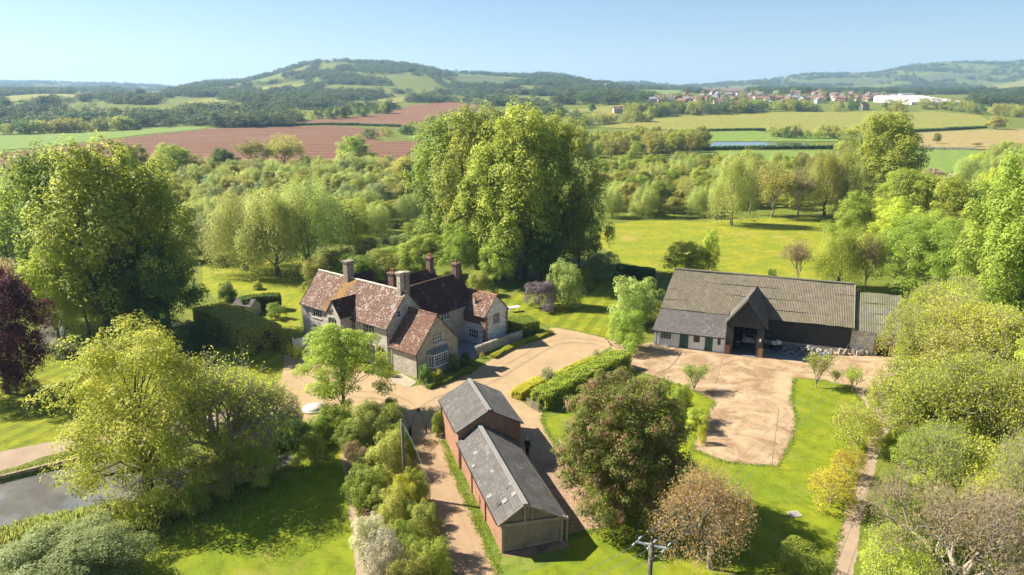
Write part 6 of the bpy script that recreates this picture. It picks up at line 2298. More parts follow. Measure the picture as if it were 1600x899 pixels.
# ------------------------------------------------------------------ yard things
def car_proto():
    """small hatchback, nose towards +y, origin under its middle"""
    e = empty('parked_car')
    L, W = 4.0, 1.72
    prof = [(-2.0, .42), (-2.0, .95), (-1.93, 1.0), (-1.62, 1.42), (-1.3, 1.49), (-.2, 1.5), (.25, 1.42), (1.0, .98), (1.75, .84), (1.97, .66), (2.0, .40), (1.6, .22), (-1.6, .22)]
    mb = MB()

    def wid(z):
        return W / 2 * (1 if z < .95 else 1 - (z - .95) * .38)
    left = [(-wid(z), y, z) for y, z in prof]
    right = [(wid(z), y, z) for y, z in prof]
    n = len(prof)
    for i in range(n):
        j = (i + 1) % n
        mb.poly([left[i], left[j], right[j], right[i]][::-1])
    for side, sg in ((left, 1), (right, -1)):
        pts = [Vector((p[1], p[2], 0)) for p in side]
        for t in tessellate_polygon([pts]):
            mb.poly([side[k] for k in t])
    mb.build('body', M['car_paint'], e, smooth=False)
    gb = MB()
    gb.poly([(-.62, -1.915, 1.06), (.62, -1.915, 1.06), (.55, -1.66, 1.40), (-.55, -1.66, 1.40)])
    gb.build('rear_window', M['glass'], e)
    gb = MB()
    gb.poly([(.60, .93, 1.05), (-.60, .93, 1.05), (-.55, .33, 1.39), (.55, .33, 1.39)])
    gb.build('windscreen', M['glass'], e)
    for sg in (-1, 1):
        for (y0, y1, y2, y3) in ((-1.5, -.35, -.35, -1.35), (-.25, .75, .15, -.25)):
            q = [(sg * (wid(1.02) + .006), y0, 1.02), (sg * (wid(1.02) + .006), y1, 1.02), (sg * (wid(1.38) + .006), y2, 1.38), (sg * (wid(1.38) + .006), y3, 1.38)]
            gb = MB()
            gb.poly(q if sg > 0 else q[::-1])
            gb.build('side_window', M['glass'], e)
        tb = MB()
        tb.box((sg * .68, -2.0, .9), (.26, .06, .22))
        tb.build('tail_light', M['tail'], e)
        hb = MB()
        hb.box((sg * .62, 1.93, .72), (.3, .1, .14))
        hb.build('headlight', M['glass'], e)
        for y in (-1.25, 1.28):
            wb = MB()
            wb.tube([(sg * .68, y, .31), (sg * .87, y, .31)], .31, 16)
            w = wb.build('wheel', M['tyre'], e)
            rb = MB()
            rb.tube([(sg * .865, y, .31), (sg * .882, y, .31)], .2, 12)
            rb.build('rim', M['lead'], w)
    pb = MB()
    pb.box((0, -2.02, .62), (.52, .02, .12))
    pb.build('number_plate', M['paint'], e)
    pb = MB()
    pb.box((0, -2.0, .42), (1.66, .1, .16))
    pb.build('bumper', M['car_paint'], e)
    return e


M['car_paint'] = surf('silver_car_paint', [(.3, (.50, .52, .54)), (.7, (.60, .62, .64))], 3, 3, .3, .02, .01, metal=.35, spec=.5)
M['tail'] = plain('red_lens', (.35, .02, .02), .3)
M['tyre'] = plain('rubber', (.02, .02, .02), .9)
car = car_proto()
p = bm4 @ Vector((11.7, 6.0, .05))
car.location = p
car.rotation_euler = (0, 0, barn_e.rotation_euler[2])
tag(car, 'silver hatchback parked nose first inside the barn porch', 'car')
for (x, y, rz, lb) in ((1484, 281, 1.2, 'pale car parked beside the soil heap'), (1494, 275, .4, 'silver car parked at the paddock corner'), (1592, 560, .9, 'white car half hidden in the trees right of the footpath')):
    c = copy_tree(car)
    g = G(x, y) if y > 300 else T(x, y)
    c.location = g
    c.rotation_euler = (0, 0, rz)
    tag(c, lb, 'car')


def local_thing(name, x, y, rz, label, cat, mat4=bm4, base=None, group=None):
    e = empty(name, mat4 @ Vector((x, y, 0.014)), (base or barn_e).rotation_euler[2] + rz)
    return tag(e, label, cat, group)


b = local_thing('wheelie_bin', 10.35, 2.2, .3, 'dark wheeled bin just inside the barn porch', 'bin')
mb = MB()
mb.box((0, 0, .58), (.5, .55, .95), taper=1.14)
mb.build('body', M['iron'], b)
mb = MB()
mb.box((0, -.02, 1.1), (.62, .7, .07))
mb.box((0, .33, 1.08), (.5, .08, .08))
mb.build('lid', M['lead'], b)
for sg in (-1, 1):
    wb = MB()
    wb.tube([(sg * .24, .25, .12), (sg * .31, .25, .12)], .12, 12)
    wb.build('wheel', M['tyre'], b)

b = local_thing('garden_mower', 14.95, 3.6, -.5, 'small pale covered garden tractor against the porch side', 'mower')
mb = MB()
mb.box((0, .1, .55), (.75, 1.2, .3), taper=.92)
mb.build('chassis', M['iron'], b)
mb = MB()
mb.box((0, .55, .88), (.72, .8, .4), taper=.8)
mb.build('bonnet', M['paint'], b)
mb = MB()
mb.box((0, -.35, .85), (.5, .45, .12))
mb.box((0, -.55, 1.08), (.5, .1, .4))
mb.build('seat', M['paint'], b)
mb = MB()
mb.tube([(0, .15, .95), (0, -.02, 1.22)], .025, 6)
mb.tube([(-.16, -.02, 1.22), (.16, -.02, 1.24)], .025, 6)
mb.build('steering', M['iron'], b)
for sx in (-1, 1):
    for (y, r) in ((-.4, .3), (.75, .2)):
        wb = MB()
        wb.tube([(sx * .36, y, r), (sx * .52, y, r)], r, 12)
        wb.build('wheel', M['tyre'], b)


def rock(mb, c, s, r, m=0):
    """irregular stone"""
    bmx = bmesh.new()
    bmesh.ops.create_icosphere(bmx, subdivisions=1, radius=1)
    n0 = len(mb.v)
    for v in bmx.verts:
        k = r.uniform(.75, 1.15)
        mb.v.append((c[0] + v.co.x * s[0] * k, c[1] + v.co.y * s[1] * k, c[2] + v.co.z * s[2] * k))
    for f in bmx.faces:
        mb.f.append(tuple(n0 + v.index for v in f.verts))
        mb.m.append(m)
    bmx.free()


rr = random.Random(9)
mb = MB()
for i in range(240):
    t = rr.random()
    a = 15.8 + 6.0 * t
    bb = 2.0 + 3.3 * rr.random() + .9 * t
    hh = max(0, (1 - abs(t - .45) * 1.6)) * (1 - abs(bb - 3.9) / 2.6)
    s = rr.uniform(.09, .24)
    rock(mb, (a, min(bb, 5.3), rr.random() * max(.05, hh) * .9 + s * .4), (s, s * rr.uniform(.7, 1.2), s * rr.uniform(.5, .9)), rr, rr.choice((0, 0, 1, 2)))
ob = mb.build('rubble_heap', [M['stone'], M['lead'], M['slate_pale']])
ob.matrix_world = bm4
tag(ob, kind='stuff')
ob['label'] = 'heap of broken stone and slates against the black barn wall'
flat_patch('rough_hardstanding', [tuple(bm4 @ Vector(q))[:2] for q in ((13.9, .2, 0), (14.0, 5.4, 0), (22.0, 5.6, 0), (21.5, 3.2, 0), (18.2, .6, 0))], M['lead'], .018, 'dark rough ground under the rubble heap', world=True)
for i, (a, bb, s) in enumerate(((21.6, 4.3, .36), (22.7, 4.6, .42), (23.4, 4.9, .36), (24.2, 5.2, .34), (24.75, 5.1, .32), (25.2, 5.4, .34), (25.8, 5.6, .3))):
    mb = MB()
    mb.box((0, 0, s * .95), (s * 1.15, s, s * 1.9), taper=.82)
    rock(mb, (0, 0, s * 1.9), (s * .55, s * .5, s * .22), rr)
    ob = mb.build('stone_block', M['stone'])
    ob.matrix_world = bm4 @ Matrix.Translation((a, bb, .014)) @ Matrix.Rotation(rr.uniform(-.4, .4), 4, 'Z') @ Matrix.Rotation(rr.uniform(-.08, .08), 4, 'X')
    tag(ob, 'squared old stone standing along the barn end wall', 'stone', 'stones along the barn end wall')

# courtyard wall
hmi = hm
e = empty('courtyard_wall', hmi @ Vector((4.9, 10.0, 0)), house.rotation_euler[2])
tag(e, 'low rubble stone wall closing the courtyard', 'wall')
mb = MB()
mb.box((.3, 4.3, .55), (.42, 8.7, 1.1), rz=-.07)
mb.build('wall', M['lime_wall_dark'], e)
for i in range(22):
    cb = MB()
    y = .1 + i * .4
    rock(cb, (.0 + y * .07, y, 1.12), (.25, .2, rr.uniform(.09, .14)), rr)
    cb.build('coping_stone', M['stone'], e)

# gable-end garden hut seen between the hedges
g = G(388, 489)
e = empty('garden_hut', g, R(-25))
tag(e, 'small stone hut with grey roof between the clipped hedges', 'hut')
mb = MB()
wall(mb, (-1.6, -1), (1.6, -1), rect(3.2, 1.5), [(1.1, 1.9, 0, 1.4)])
wall(mb, (1.6, -1), (1.6, 1), gable(2, 1.5, 2.2))
wall(mb, (1.6, 1), (-1.6, 1), rect(3.2, 1.5))
wall(mb, (-1.6, 1), (-1.6, -1), gable(2, 1.5, 2.2))
mb.build('wall', M['lime_wall_dark'], e)
mb = MB()
slope(mb, (-1.8, -1.2, 1.4), (1.8, -1.2, 1.4), (1.8, 0, 2.3), (-1.8, 0, 2.3), seed=41)
slope(mb, (1.8, 1.2, 1.4), (-1.8, 1.2, 1.4), (-1.8, 0, 2.3), (1.8, 0, 2.3), seed=42)
mb.build('roof', M['slate'], e)
mb = MB()
mb.box((-.1, -.9, .7), (.78, .05, 1.38))
mb.build('door', M['old_board'], e)

# white garden gate by the house end
e = empty('garden_gate', G(470, 545), R(35))
tag(e, 'white boarded gate between box balls and house end', 'gate')
for i in range(9):
    mb = MB()
    mb.box((-.72 + i * .18, 0, .75), (.165, .04, 1.3 + .12 * math.sin(i / 8 * math.pi)))
    mb.build('board', M['paint'], e)
for x in (-.9, .9):
    mb = MB()
    mb.box((x, 0, .8), (.14, .14, 1.6))
    mb.box((x, 0, 1.64), (.2, .2, .08))
    mb.build('post', M['paint'], e)

# round stone basin on the gravel
e = empty('stone_basin', G(490, 640))
tag(e, 'pale round stone basin on the gravel near the laurels', 'basin')
mb = MB()
mb.lathe([(1.2, 0), (1.25, .08), (1.2, .2), (1.02, .22), (.98, .12), (.02, .1)], 24)
mb.build('rim', M['dress'], e, smooth=True)
mb = MB()
mb.lathe([(.97, .12), (.97, .15), (.02, .15)], 24)
mb.build('water', M['pond'], e)

# small table by the block hedge
e = empty('garden_table', G(803, 487), .4)
tag(e, 'white garden table on the lawn behind the whitewashed gable', 'table')
mb = MB()
for i in range(5):
    sb = MB()
    sb.box((0, -.36 + i * .18, .74), (1.7, .165, .04))
    sb.build('slat', M['paint'], e)
for sx in (-.7, .7):
    for sy in (-.32, .32):
        lb_ = MB()
        lb_.box((sx, sy, .36), (.07, .07, .72))
        lb_.build('leg', M['paint'], e)

# inspection cover in the grass
e = empty('inspection_cover', G(1241, 804), .2)
tag(e, 'weathered concrete inspection cover in the mown grass', 'cover')
mb = MB()
mb.box((0, 0, .03), (.95, .75, .06))
mb.build('frame', M['stone'], e)
mb = MB()
mb.box((0, 0, .065), (.7, .5, .03))
mb.build('lid', M['slate_pale'], e)


def post_rail(pts, name, label, h=1.1, rails=3, post='old_beam', rail='old_beam', spacing=2.2, terrain=False, r0=.06):
    P = [Vector(q) for q in pts]
    o = P[0].copy()
    e = empty(name, o)
    tag(e, label, 'fence')
    for a, b in zip(P, P[1:]):
        L = (b - a).length
        n = max(1, round(L / spacing))
        for i in range(n + 1):
            q = a.lerp(b, i / n)
            z = hgt(q.x, q.y) if terrain else 0
            mb = MB()
            mb.box((q.x - o.x, q.y - o.y, z - o.z + h / 2), (r0 * 2, r0 * 2, h))
            mb.build('post', M[post], e)
        for k in range(rails):
            zz = h * (.3 + .6 * k / max(1, rails - 1))
            mb = MB()
            za, zb = (hgt(a.x, a.y), hgt(b.x, b.y)) if terrain else (0, 0)
            mb.beam((a.x - o.x, a.y - o.y, za - o.z + zz), (b.x - o.x, b.y - o.y, zb - o.z + zz), r0, r0 * 1.6)
            mb.build('rail', M[rail], e)
    return e


post_rail([G(873, 702), G(886, 728)], 'rail_fence', 'short old post and rail fence beside the photinia', 1.1, 2, spacing=1.7)
post_rail([T(1428, 234.5), T(1475, 234.5), T(1525, 234.5)], 'paddock_fence', 'pale post and rail fence above the green paddock', 1.6, 4, 'paint', 'paint', 4.0, True, .13)
# wicker hurdle at the hedge end
e = empty('wicker_hurdle', G(823, 634), math.atan2(*(G(852, 650) - G(823, 634)).yx))
tag(e, 'woven wicker hurdle at the end of the tall hedge', 'hurdle')
for i in range(9):
    mb = MB()
    mb.tube([(.25 * i, 0, 0), (.25 * i + rr.uniform(-.03, .03), 0, 1.0 + rr.uniform(-.08, .1))], .022, 5)
    mb.build('stake', M['twig'], e)
for k in range(10):
    mb = MB()
    mb.tube([(.125 * i, .035 * (1 if (i + k) % 2 else -1), .08 + k * .095) for i in range(17)], .016, 4)
    mb.build('withy', M['twig'], e)

# ------------------------------------------------------------------ electricity poles and wires
M['pole_wood'] = board_mat('pole_wood', (.10, .075, .05), (.24, .19, .14), vertical=True, rough=.9)
M['galv'] = surf('galvanised', [(.3, (.42, .43, .44)), (.7, (.58, .59, .60))], 4, 4, .5, .1, .01, metal=.6)
pb = Vector((-8.75, 51.2, 0))
e = empty('telegraph_pole', pb)
tag(e, 'plain wooden pole standing in the shrub border beside the track', 'pole')
H1 = height_to_row(pb, 656)
mb = MB()
mb.tube([(0, 0, -.3), (0, 0, H1 * .5), (-.06, 0, H1)], [.15, .135, .12], 10)
mb.build('shaft', M['pole_wood'], e, smooth=True)
mb = MB()
mb.box((-.02, -.1, H1 - .35), (.12, .16, .3))
mb.build('bracket', M['galv'], e)
mb = MB()
mb.tube([(0, 0, H1 - .2), (1.2, -1.3, H1 - 1.9), (2.3, -2.6, H1 - 3.9)], .018, 4)
mb.build('stay_wire', M['galv'], e)

pz = 8.2
p2 = G(1018, 852, pz)
e = empty('electricity_pole', (p2.x, p2.y, 0), 0)
tag(e, 'dark wooden electricity pole with galvanised cross arm and insulators', 'pole')
mb = MB()
mb.tube([(0, 0, -.3), (0, 0, pz * .5), (0, 0, pz + .1)], [.17, .15, .13], 12)
mb.build('shaft', M['bark'], e, smooth=True)
ad = Vector((.93, -.37, 0))
mb = MB()
mb.beam(ad * -.85, ad * .85, .1, .1)
arm = mb.build('cross_arm', M['galv'], e)
arm.location = (0, 0, pz)
mb = MB()
mb.beam(ad * -.45 + Vector((0, 0, pz - .05)), Vector((0, 0, pz - .55)), .04, .04)
mb.beam(ad * .45 + Vector((0, 0, pz - .05)), Vector((0, 0, pz - .55)), .04, .04)
mb.build('brace', M['galv'], e)
wd = Vector((.62, .78, 0))
for k in (-.8, 0.02, .8):
    c = ad * k + Vector((0, 0, pz + .05))
    ib = MB()
    ib.lathe([(.02, 0), (.02, .22), (.06, .24), (.075, .3), (.05, .36), (.02, .38)], 8, (c.x, c.y, c.z))
    ib.build('insulator', M['iron'], e)
    for sg in (-1, 1):
        ib = MB()
        q = c + wd * sg * .2
        w = c + wd * sg * .55
        ib.tube([c + Vector((0, 0, -.03)), q, q.lerp(w, .3), q.lerp(w, .5), q.lerp(w, .7), w], [.015, .02, .06, .045, .06, .02], 8)
        ib.build('strain_insulator', M['galv'], e)
for k in (-.8, .02, .8):
    for sg, L, dz in ((1, 60, 2.0), (-1, 45, 1.5)):
        o = Vector((p2.x, p2.y, pz)) + ad * k + wd * sg * .55
        dd = wd if sg > 0 else Vector((-.86, -.5, 0))
        pts = []
        for i in range(17):
            t = i / 16
            pts.append(o + dd * L * t + Vector((0, 0, -4 * dz * t * (1 - t))))
        mb = MB()
        mb.tube(pts, .013, 4)
        wo = mb.build('power_line', M['galv'])
        tag(wo, 'thin overhead wire strung from the electricity pole ' + ('over the mown grass' if sg > 0 else 'past the brick shed end'), 'wire', 'overhead wires')


# ------------------------------------------------------------------ person by the shed
def skin(name, joints, edges, radii, mat, parent, levels=2):
    me = bpy.data.meshes.new(name)
    me.from_pydata(joints, edges, [])
    o = link(name, me)
    md = o.modifiers.new('skin', 'SKIN')
    md.use_smooth_shade = True
    sv = me.skin_vertices[0].data if me.skin_vertices else None
    if sv is None:
        bpy.context.view_layer.objects.active = o
        bmx = bmesh.new()
        bmx.from_mesh(me)
        bmx.verts.layers.skin.verify()
        bmx.to_mesh(me)
        bmx.free()
        sv = me.skin_vertices[0].data
    for i, r in enumerate(radii):
        r = r if hasattr(r, '__len__') else (r, r)
        sv[i].radius = r
    sv[0].use_root = True
    o.modifiers.new('sub', 'SUBSURF').levels = levels
    dg = bpy.context.evaluated_depsgraph_get()
    m2 = bpy.data.meshes.new_from_object(o.evaluated_get(dg))
    bpy.data.objects.remove(o)
    m2.name = name
    m2.materials.clear()
    m2.materials.append(mat)
    return link(name, m2, parent)


M['skin'] = plain('skin', (.52, .33, .24), .6)
M['navy'] = plain('navy_cloth', (.018, .024, .04), .9)
M['blackcloth'] = plain('black_cloth', (.016, .016, .018), .9)
M['hair'] = plain('grey_hair', (.55, .54, .52), .9)
pe = empty('person', G(824, 712), R(160))
tag(pe, 'person with white hair in dark clothes walking beside the shed', 'person')
J = [(0, 0, .95), (0, .01, 1.12), (0, .0, 1.32), (0, -.01, 1.45), (0, -.015, 1.53), (0, -.02, 1.60), (0, -.02, 1.70), (0, -.015, 1.77),
     (.17, 0, 1.42), (.26, -.02, 1.15), (.29, -.12, .92), (.30, -.17, .82), (-.17, 0, 1.42), (-.25, .04, 1.14), (-.28, .0, .90), (-.29, -.03, .80),
     (.09, 0, .88), (.10, -.12, .50), (.10, -.02, .10), (.10, -.15, .04), (-.09, 0, .88), (-.10, .03, .49), (-.10, .17, .11), (-.10, .06, .04)]
Ed = [(0, 1), (1, 2), (2, 3), (3, 4), (4, 5), (5, 6), (6, 7), (2, 8), (8, 9), (9, 10), (10, 11), (2, 12), (12, 13), (13, 14), (14, 15), (0, 16), (16, 17), (17, 18), (18, 19), (0, 20), (20, 21), (21, 22), (22, 23)]
Rd = [(.14, .11), (.13, .10), (.15, .11), (.07, .07), (.055, .055), (.085, .09), (.08, .095), (.045, .05), .065, .05, .04, .035, .065, .05, .04, .035, .09, .065, .045, .04, .09, .065, .045, .04]
skin('body', J, Ed, Rd, M['skin'], pe)
nb = MB()
nb.tube([(0, -.10, 1.66), (0, -.135, 1.64), (0, -.11, 1.625)], [.012, .016, .014], 6)
nb.build('nose', M['skin'], pe)
ji = [0, 1, 2, 3, 8, 9, 10, 12, 13, 14]
mp = {k: i for i, k in enumerate(ji)}
jj = [J[k] for k in ji]
jj[0] = (0, 0, .86)
skin('jacket', jj, [(mp[a], mp[b]) for a, b in Ed if a in mp and b in mp], [(.175, .14), (.165, .13), (.18, .135), (.085, .085), .085, .07, .058, .085, .07, .058], M['navy'], pe)
ti = [0, 16, 17, 18, 20, 21, 22]
mp = {k: i for i, k in enumerate(ti)}
skin('trousers', [J[k] for k in ti], [(mp[a], mp[b]) for a, b in Ed if a in mp and b in mp], [(.155, .125), .105, .082, .066, .105, .082, .066], M['blackcloth'], pe)
for (x, y) in ((.10, -.1), (-.10, .11)):
    sb = MB()
    sb.box((x, y, .045), (.1, .27, .09), taper=.8)
    sb.build('shoe', M['tyre'], pe)
hb = MB()
hb.lathe([(.085, 1.62), (.105, 1.68), (.10, 1.75), (.06, 1.81), (.01, 1.825)], 12, (0, .012, 0))
hb.build('hair', M['hair'], pe, smooth=True)
for sg in (-1, 1):
    for k in range(5):
        fb = MB()
        wx, wy, wz = (.30, -.17, .82) if sg > 0 else (-.29, -.03, .80)
        off = (k - 1.5) * .018 if k < 4 else -.045
        ln = (.075, .085, .08, .065, .05)[k]
        fb.tube([(wx, wy + off, wz - .01), (wx - sg * .008, wy + off * 1.1, wz - .04 - ln * .4), (wx - sg * .022, wy + off * 1.1, wz - .04 - ln)], [.011, .009, .007], 6)
        fb.build('thumb' if k == 4 else 'finger', M['skin'], pe)


# ------------------------------------------------------------------ far settlement
def house_proto(name, wall_m, roof_m, L, W, h, rz, chim=True, windows=True):
    e = empty(name)
    mb = MB()
    wall(mb, (-L / 2, -W / 2), (L / 2, -W / 2), rect(L, h))
    wall(mb, (L / 2, -W / 2), (L / 2, W / 2), gable(W, h, rz))
    wall(mb, (L / 2, W / 2), (-L / 2, W / 2), rect(L, h))
    wall(mb, (-L / 2, W / 2), (-L / 2, -W / 2), gable(W, h, rz))
    mb.build('wall', wall_m, e)
    mb = MB()
    o = .4
    zz = h - o * (rz - h) / (W / 2)
    for s in (-1, 1):
        q = [(-L / 2 - .3, s * (W / 2 + o), zz + .05), (L / 2 + .3, s * (W / 2 + o), zz + .05), (L / 2 + .3, 0, rz + .12), (-L / 2 - .3, 0, rz + .12)]
        mb.poly(q if s < 0 else q[::-1])
        q = [(p[0], p[1], p[2] - .1) for p in q]
        mb.poly(q[::-1] if s < 0 else q)
    rf = mb.build('roof', roof_m, e)
    if chim:
        cb = MB()
        cb.box((L * .35, 0, rz + .4), (.9, .7, 1.9))
        cb.build('chimney', M['brick_dark'], rf)
    if windows:
        for z in ((1.0, 3.5) if h > 4 else (1.0,)):
            for x in (-L * .3, 0, L * .3):
                wb = MB()
                wb.box((x, -W / 2 - .02, z + .6), (1.3, .08, 1.2))
                wb.build('window', M['glass'], e)
    return e


RW = dict(cream=surf('cream_render', [(.3, (.42, .38, .31)), (.7, (.52, .48, .40))], 2, 4, .9), brick=M['brick'], white=surf('white_render', [(.3, (.50, .49, .47)), (.7, (.60, .59, .57))], 2, 4, .9), stone=M['lime_wall'])
RT = dict(brown=surf('brown_roof', [(.3, (.13, .08, .06)), (.7, (.20, .13, .10))], 2, 5, .9), red=surf('red_roof', [(.3, (.17, .09, .066)), (.7, (.235, .13, .092))], 2, 5, .9), grey=surf('grey_roof', [(.3, (.15, .145, .15)), (.7, (.25, .245, .25))], 2, 5, .9))
HP = []
for (w, t) in (('cream', 'brown'), ('white', 'grey'), ('brick', 'red'), ('cream', 'red'), ('brick', 'brown'), ('white', 'brown'), ('stone', 'grey')):
    for (L, W, h, z) in ((10, 7, 5, 7.8), (14, 8, 2.8, 5.6)):
        HP.append((w, t, h > 4, house_proto('village_house', RW[w], RT[t], L, W, h, z), [False]))
r = np.random.default_rng(201)
VP = [(1000, 160), (1030, 152.5), (1090, 148.5), (1180, 147.5), (1290, 148), (1390, 150), (1412, 156), (1330, 161), (1210, 163), (1100, 163)]
P = np.array([tuple(T(x, y)[:2]) for x, y in VP])
lo, hi = P.min(0), P.max(0)
pts = []
while len(pts) < 150:
    q = lo + r.random(2) * (hi - lo)
    if poly_sdf(np.array([q[0]]), np.array([q[1]]), P)[0] > 0:
        continue
    if all((q[0] - a[0]) ** 2 + (q[1] - a[1]) ** 2 > 15 ** 2 for a in pts):
        pts.append(q)
    elif r.random() < .02:
        pts.append(q) if all((q[0] - a[0]) ** 2 + (q[1] - a[1]) ** 2 > 11 ** 2 for a in pts) else None
for i, q in enumerate(pts):
    w, t, tall, pr, used = HP[int(r.integers(len(HP)))]
    if used[0]:
        c = copy_tree(pr)
    else:
        c, used[0] = pr, True
    c.location = (q[0], q[1], hgt(*q) - .2)
    c.rotation_euler = (0, 0, r.choice([.2, 1.77, -.5, 1.07]) + r.normal() * .15)
    tag(c, f"{w} walled {'two storey house' if tall else 'bungalow'} with {t} roof in the village", 'house', f"{w} and {t} {'houses' if tall else 'bungalows'} of the village")
for (w, t, tall, pr, used) in HP:
    if not used[0]:
        for ch in list(pr.children_recursive):
            bpy.data.objects.remove(ch)
        bpy.data.objects.remove(pr)
src = HP[0][3]
for (x, y, rz, lb) in ((1349, 172, .3, 'lone cream farmhouse with a garden below the village'), (965, 178, .1, 'low pale house among bushes below the wooded hill'), (484, 163, .5, 'farmhouse tucked in trees at the foot of the hill')):
    c = copy_tree(src)
    c.location = T(x, y)
    c.rotation_euler = (0, 0, rz)
    for k in ('group',):
        if k in c:
            del c[k]
    tag(c, lb, 'house')
r = np.random.default_rng(202)
for i in range(70):
    q = pts[int(r.integers(len(pts)))] + r.normal(size=2) * 12
    H = r.uniform(6, 11)
    kd, mt = HK[int(r.integers(len(HK)))]
    place('village_tree', PR[kd], (q[0], q[1], hgt(*q) - .2), H, H * r.uniform(.8, 1.2), mt, 'garden tree among the village houses', 'tree', 'garden trees of the village')

# nursery glasshouses with white roofs
g0, g1 = T(1424, 164), T(1500, 164)
e = empty('nursery_glasshouse', g0, math.atan2(g1.y - g0.y, g1.x - g0.x))
tag(e, 'long low white roofed nursery glasshouse beside the village', 'greenhouse')
L = (g1 - g0).length
M['glasshouse'] = surf('whitened_glass', [(.3, (.62, .57, .53)), (.7, (.74, .70, .66))], .2, 4, .5)
n = 7
for i in range(n):
    mb = MB()
    y0, wd = i * 9.0, 9.0
    z = 3.2 + i * 1.0
    for (ya, yb, za, zb) in ((y0, y0 + wd / 2, z, z + 2.0), (y0 + wd / 2, y0 + wd - .05, z + 2.0, z)):
        mb.poly([(0, ya, za), (L, ya, za), (L, yb, zb), (0, yb, zb)])
    mb.poly([(0, y0, -2), (L, y0, -2), (L, y0, z), (0, y0, z)])
    for x in (0, L):
        mb.poly([(x, y0, -2), (x, y0 + wd - .05, -2), (x, y0 + wd - .05, z), (x, y0 + wd / 2, z + 2.0), (x, y0, z)])
    mb.build('span', M['glasshouse'], e)
c = house_proto('packing_shed', M['paint'], RT['grey'], 22, 14, 6, 8, False, False)
c.location = T(1415, 154)
tag(c, 'white boxy packing shed behind the nursery glasshouse', 'shed')

# church tower on the wooded rise
g = T(948, 143)
e = empty('church_tower', (g.x, g.y, g.z - 1), .3)
tag(e, 'square stone church tower above the wooded rise', 'tower')
hh = height_to_row(g, 130)
s = 7.0
mb = MB()
mb.box((0, 0, hh / 2), (s, s, hh))
mb.box((0, 0, hh - .3), (s + .6, s + .6, .5))
mb.build('wall', M['lime_wall_dark'], e)
for i in range(4):
    a = i * math.pi / 2
    for k in (-1, 0, 1):
        cb = MB()
        cb.box((math.cos(a) * s * .47 - math.sin(a) * k * s * .38, math.sin(a) * s * .47 + math.cos(a) * k * s * .38, hh + .6), (1.3, 1.3, 1.3))
        cb.build('battlement', M['lime_wall_dark'], e)

# masts on the hill tops
for (x, yb, yt, lb) in ((592, 105.5, 94, 'thin radio mast on the nearer wooded hill'), (1437, 104, 92.5, 'thin radio mast on the far right down')):
    g = T(x, yb + 1.5)
    e = empty('radio_mast', (g.x, g.y, g.z - .5))
    tag(e, lb, 'mast')
    hh = height_to_row(g, yt)
    mb = MB()
    for i in range(3):
        a = i * 2.094
        mb.tube([(math.cos(a) * 1.6, math.sin(a) * 1.6, 0), (math.cos(a) * .35, math.sin(a) * .35, hh * .9)], .28, 4)
    mb.tube([(0, 0, hh * .85), (0, 0, hh)], .3, 5)
    mb.build('lattice', M['lead'], e)
    for k in (.55, .7, .82):
        db = MB()
        db.tube([(.6, -.2, hh * k), (1.1, -.9, hh * k)], [.7, .9], 10)
        db.build('dish', M['galv'], e)

# spoil heap by the paddock
g = T(1456, 277)
mb = MB()
rs = random.Random(3)
n = 22
rings = []
for (k, z) in ((1, -.3), (.8, 1.0), (.55, 2.1), (.3, 2.8), (.05, 3.1)):
    rings.append([(math.cos(a * 6.283 / n) * 7 * k * rs.uniform(.85, 1.1), math.sin(a * 6.283 / n) * 4 * k * rs.uniform(.85, 1.1), z * rs.uniform(.85, 1.15)) for a in range(n)])
for a, b in zip(rings, rings[1:]):
    for i in range(n):
        mb.poly([a[i], a[(i + 1) % n], b[(i + 1) % n], b[i]])
o = mb.build('soil_heap', M['bare'])
o.location = g
tag(o, 'brown heap of bare soil beside the parked cars', 'soil heap')

# retaining edge of the pond
pe_px = [(-140, 782), (-60, 760), (0, 745), (70, 728), (130, 714.5), (168, 710)]
e = empty('pond_edging', G(0, 745))
tag(e, 'low timber and stone edging along the far pond bank', 'edging')
Q = [G(x, y) for x, y in pe_px]
for a, b in zip(Q, Q[1:]):
    L = (b - a).length
    n = max(1, int(L / 1.2))
    for i in range(n):
        mb = MB()
        u, v = a.lerp(b, i / n) - Q[2], a.lerp(b, (i + .97) / n) - Q[2]
        mb.beam(u + Vector((0, 0, -.17)), v + Vector((0, 0, -.17)), .3, .55)
        mb.build('edging_stone', M['old_beam'], e)

# ------------------------------------------------------------------ air
hz = MB()
hz.box((0, 4200, 140), (20600, 9600, 300 + 12))
ho = hz.build('haze', [])
ho.data.materials.clear()
m, nt, out = new_mat('hazy_air')
v = nd(nt, 'ShaderNodeVolumePrincipled', {'Color': (.42, .64, 1.0, 1), 'Density': 1.2e-4, 'Anisotropy': .2})
nt.links.new(v.outputs[0], out.inputs['Volume'])
ho.data.materials.append(m)
tag(ho, kind='stuff')
ho['label'] = 'thin blue haze over the distant hills'

# cracks and joints in the yard slabs
def strip(px, w, label):
    P = [G(x, y) for x, y in px]
    mb = MB()
    for a, b in zip(P, P[1:]):
        d = (b - a).normalized()
        n = Vector((-d.y, d.x, 0)) * w / 2
        mb.poly([a - n + Vector((0, 0, .018)), b - n + Vector((0, 0, .018)), b + n + Vector((0, 0, .018)), a + n + Vector((0, 0, .018))])
    o = mb.build('slab_joint', M['soil'])
    tag(o, kind='structure')
    o['label'] = label


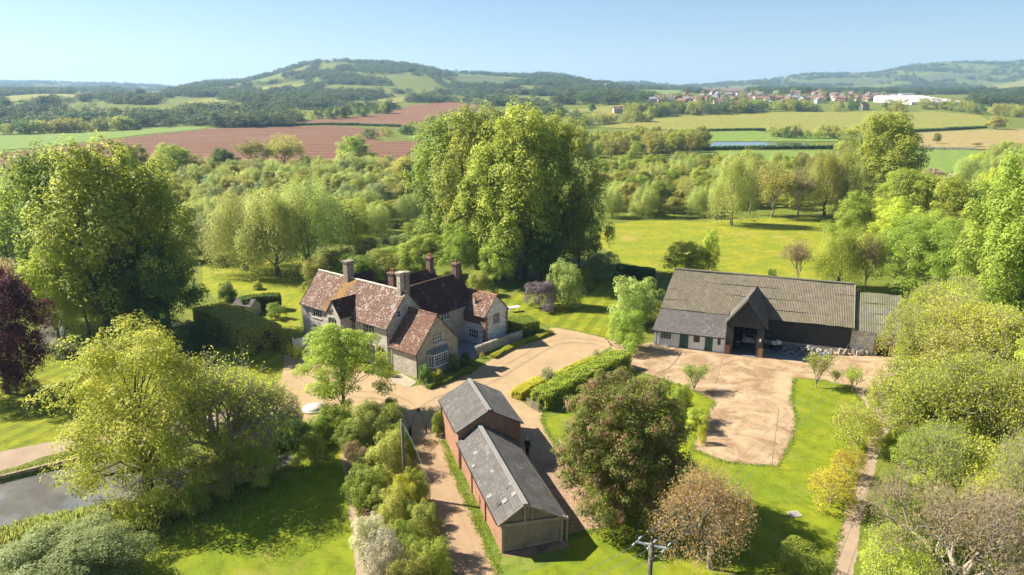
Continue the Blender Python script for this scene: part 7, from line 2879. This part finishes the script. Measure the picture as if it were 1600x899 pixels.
strip([(1066, 549), (1055, 566), (1046, 575), (1028, 584)], .16, 'dark drainage joint in the concrete yard')
strip([(1122, 590), (1118, 600), (1127, 570), (1130, 560)], .05, 'hairline joint in the concrete yard')
strip([(1217, 640), (1212, 680), (1206, 728)], .06, 'long joint along the yard edge slabs')
strip([(1140, 676), (1180, 684), (1212, 690)], .05, 'cross joint in the lower yard')
strip([(1120, 625), (1170, 632), (1217, 640)], .04, 'cross joint in the middle of the yard')


# wheel ruts on the gravel and track
M['rut'] = gravel_mat('rutted_gravel', (.20, .135, .075), (.31, .215, .12), (.41, .30, .185))


def rut(px, w, label):
    P = [G(x, y) for x, y in px]
    pts = []
    n = len(P)
    for i in range(n - 1):
        p0, p1, p2, p3 = P[max(i - 1, 0)], P[i], P[i + 1], P[min(i + 2, n - 1)]
        for k in range(8):
            t = k / 8
            pts.append(.5 * ((2 * p1) + (p2 - p0) * t + (2 * p0 - 5 * p1 + 4 * p2 - p3) * t * t + (3 * p1 - p0 - 3 * p2 + p3) * t ** 3))
    pts.append(P[-1])
    for off in (-.8, .8):
        L_, R_ = [], []
        for i, p in enumerate(pts):
            d = (pts[min(i + 1, len(pts) - 1)] - pts[max(i - 1, 0)]).normalized()
            nn = Vector((-d.y, d.x, 0))
            ww = w * (.35 + .65 * math.sin(math.pi * min(1, max(0, i / (len(pts) - 1)))) ** .5) * random.uniform(.8, 1.2)
            L_.append(p + nn * (off + ww / 2))
            R_.append(p + nn * (off - ww / 2))
        flat_patch('wheel_rut', [tuple(q)[:2] for q in L_ + R_[::-1]], M['rut'], .021, label, step=.5, amt=.07, world=True)


rut([(735, 890), (712, 830), (690, 770), (668, 715), (655, 670), (672, 635), (720, 612), (770, 590), (820, 560), (870, 535), (930, 535), (985, 556)], .38, 'wheel rut curving from the track over the forecourt')
rut([(655, 680), (640, 640), (600, 620), (550, 615), (500, 600), (470, 585)], .36, 'wheel rut turning across the house front')
rut([(985, 556), (1060, 566), (1120, 575), (1160, 572)], .3, 'faint wheel mark leading to the cart porch')
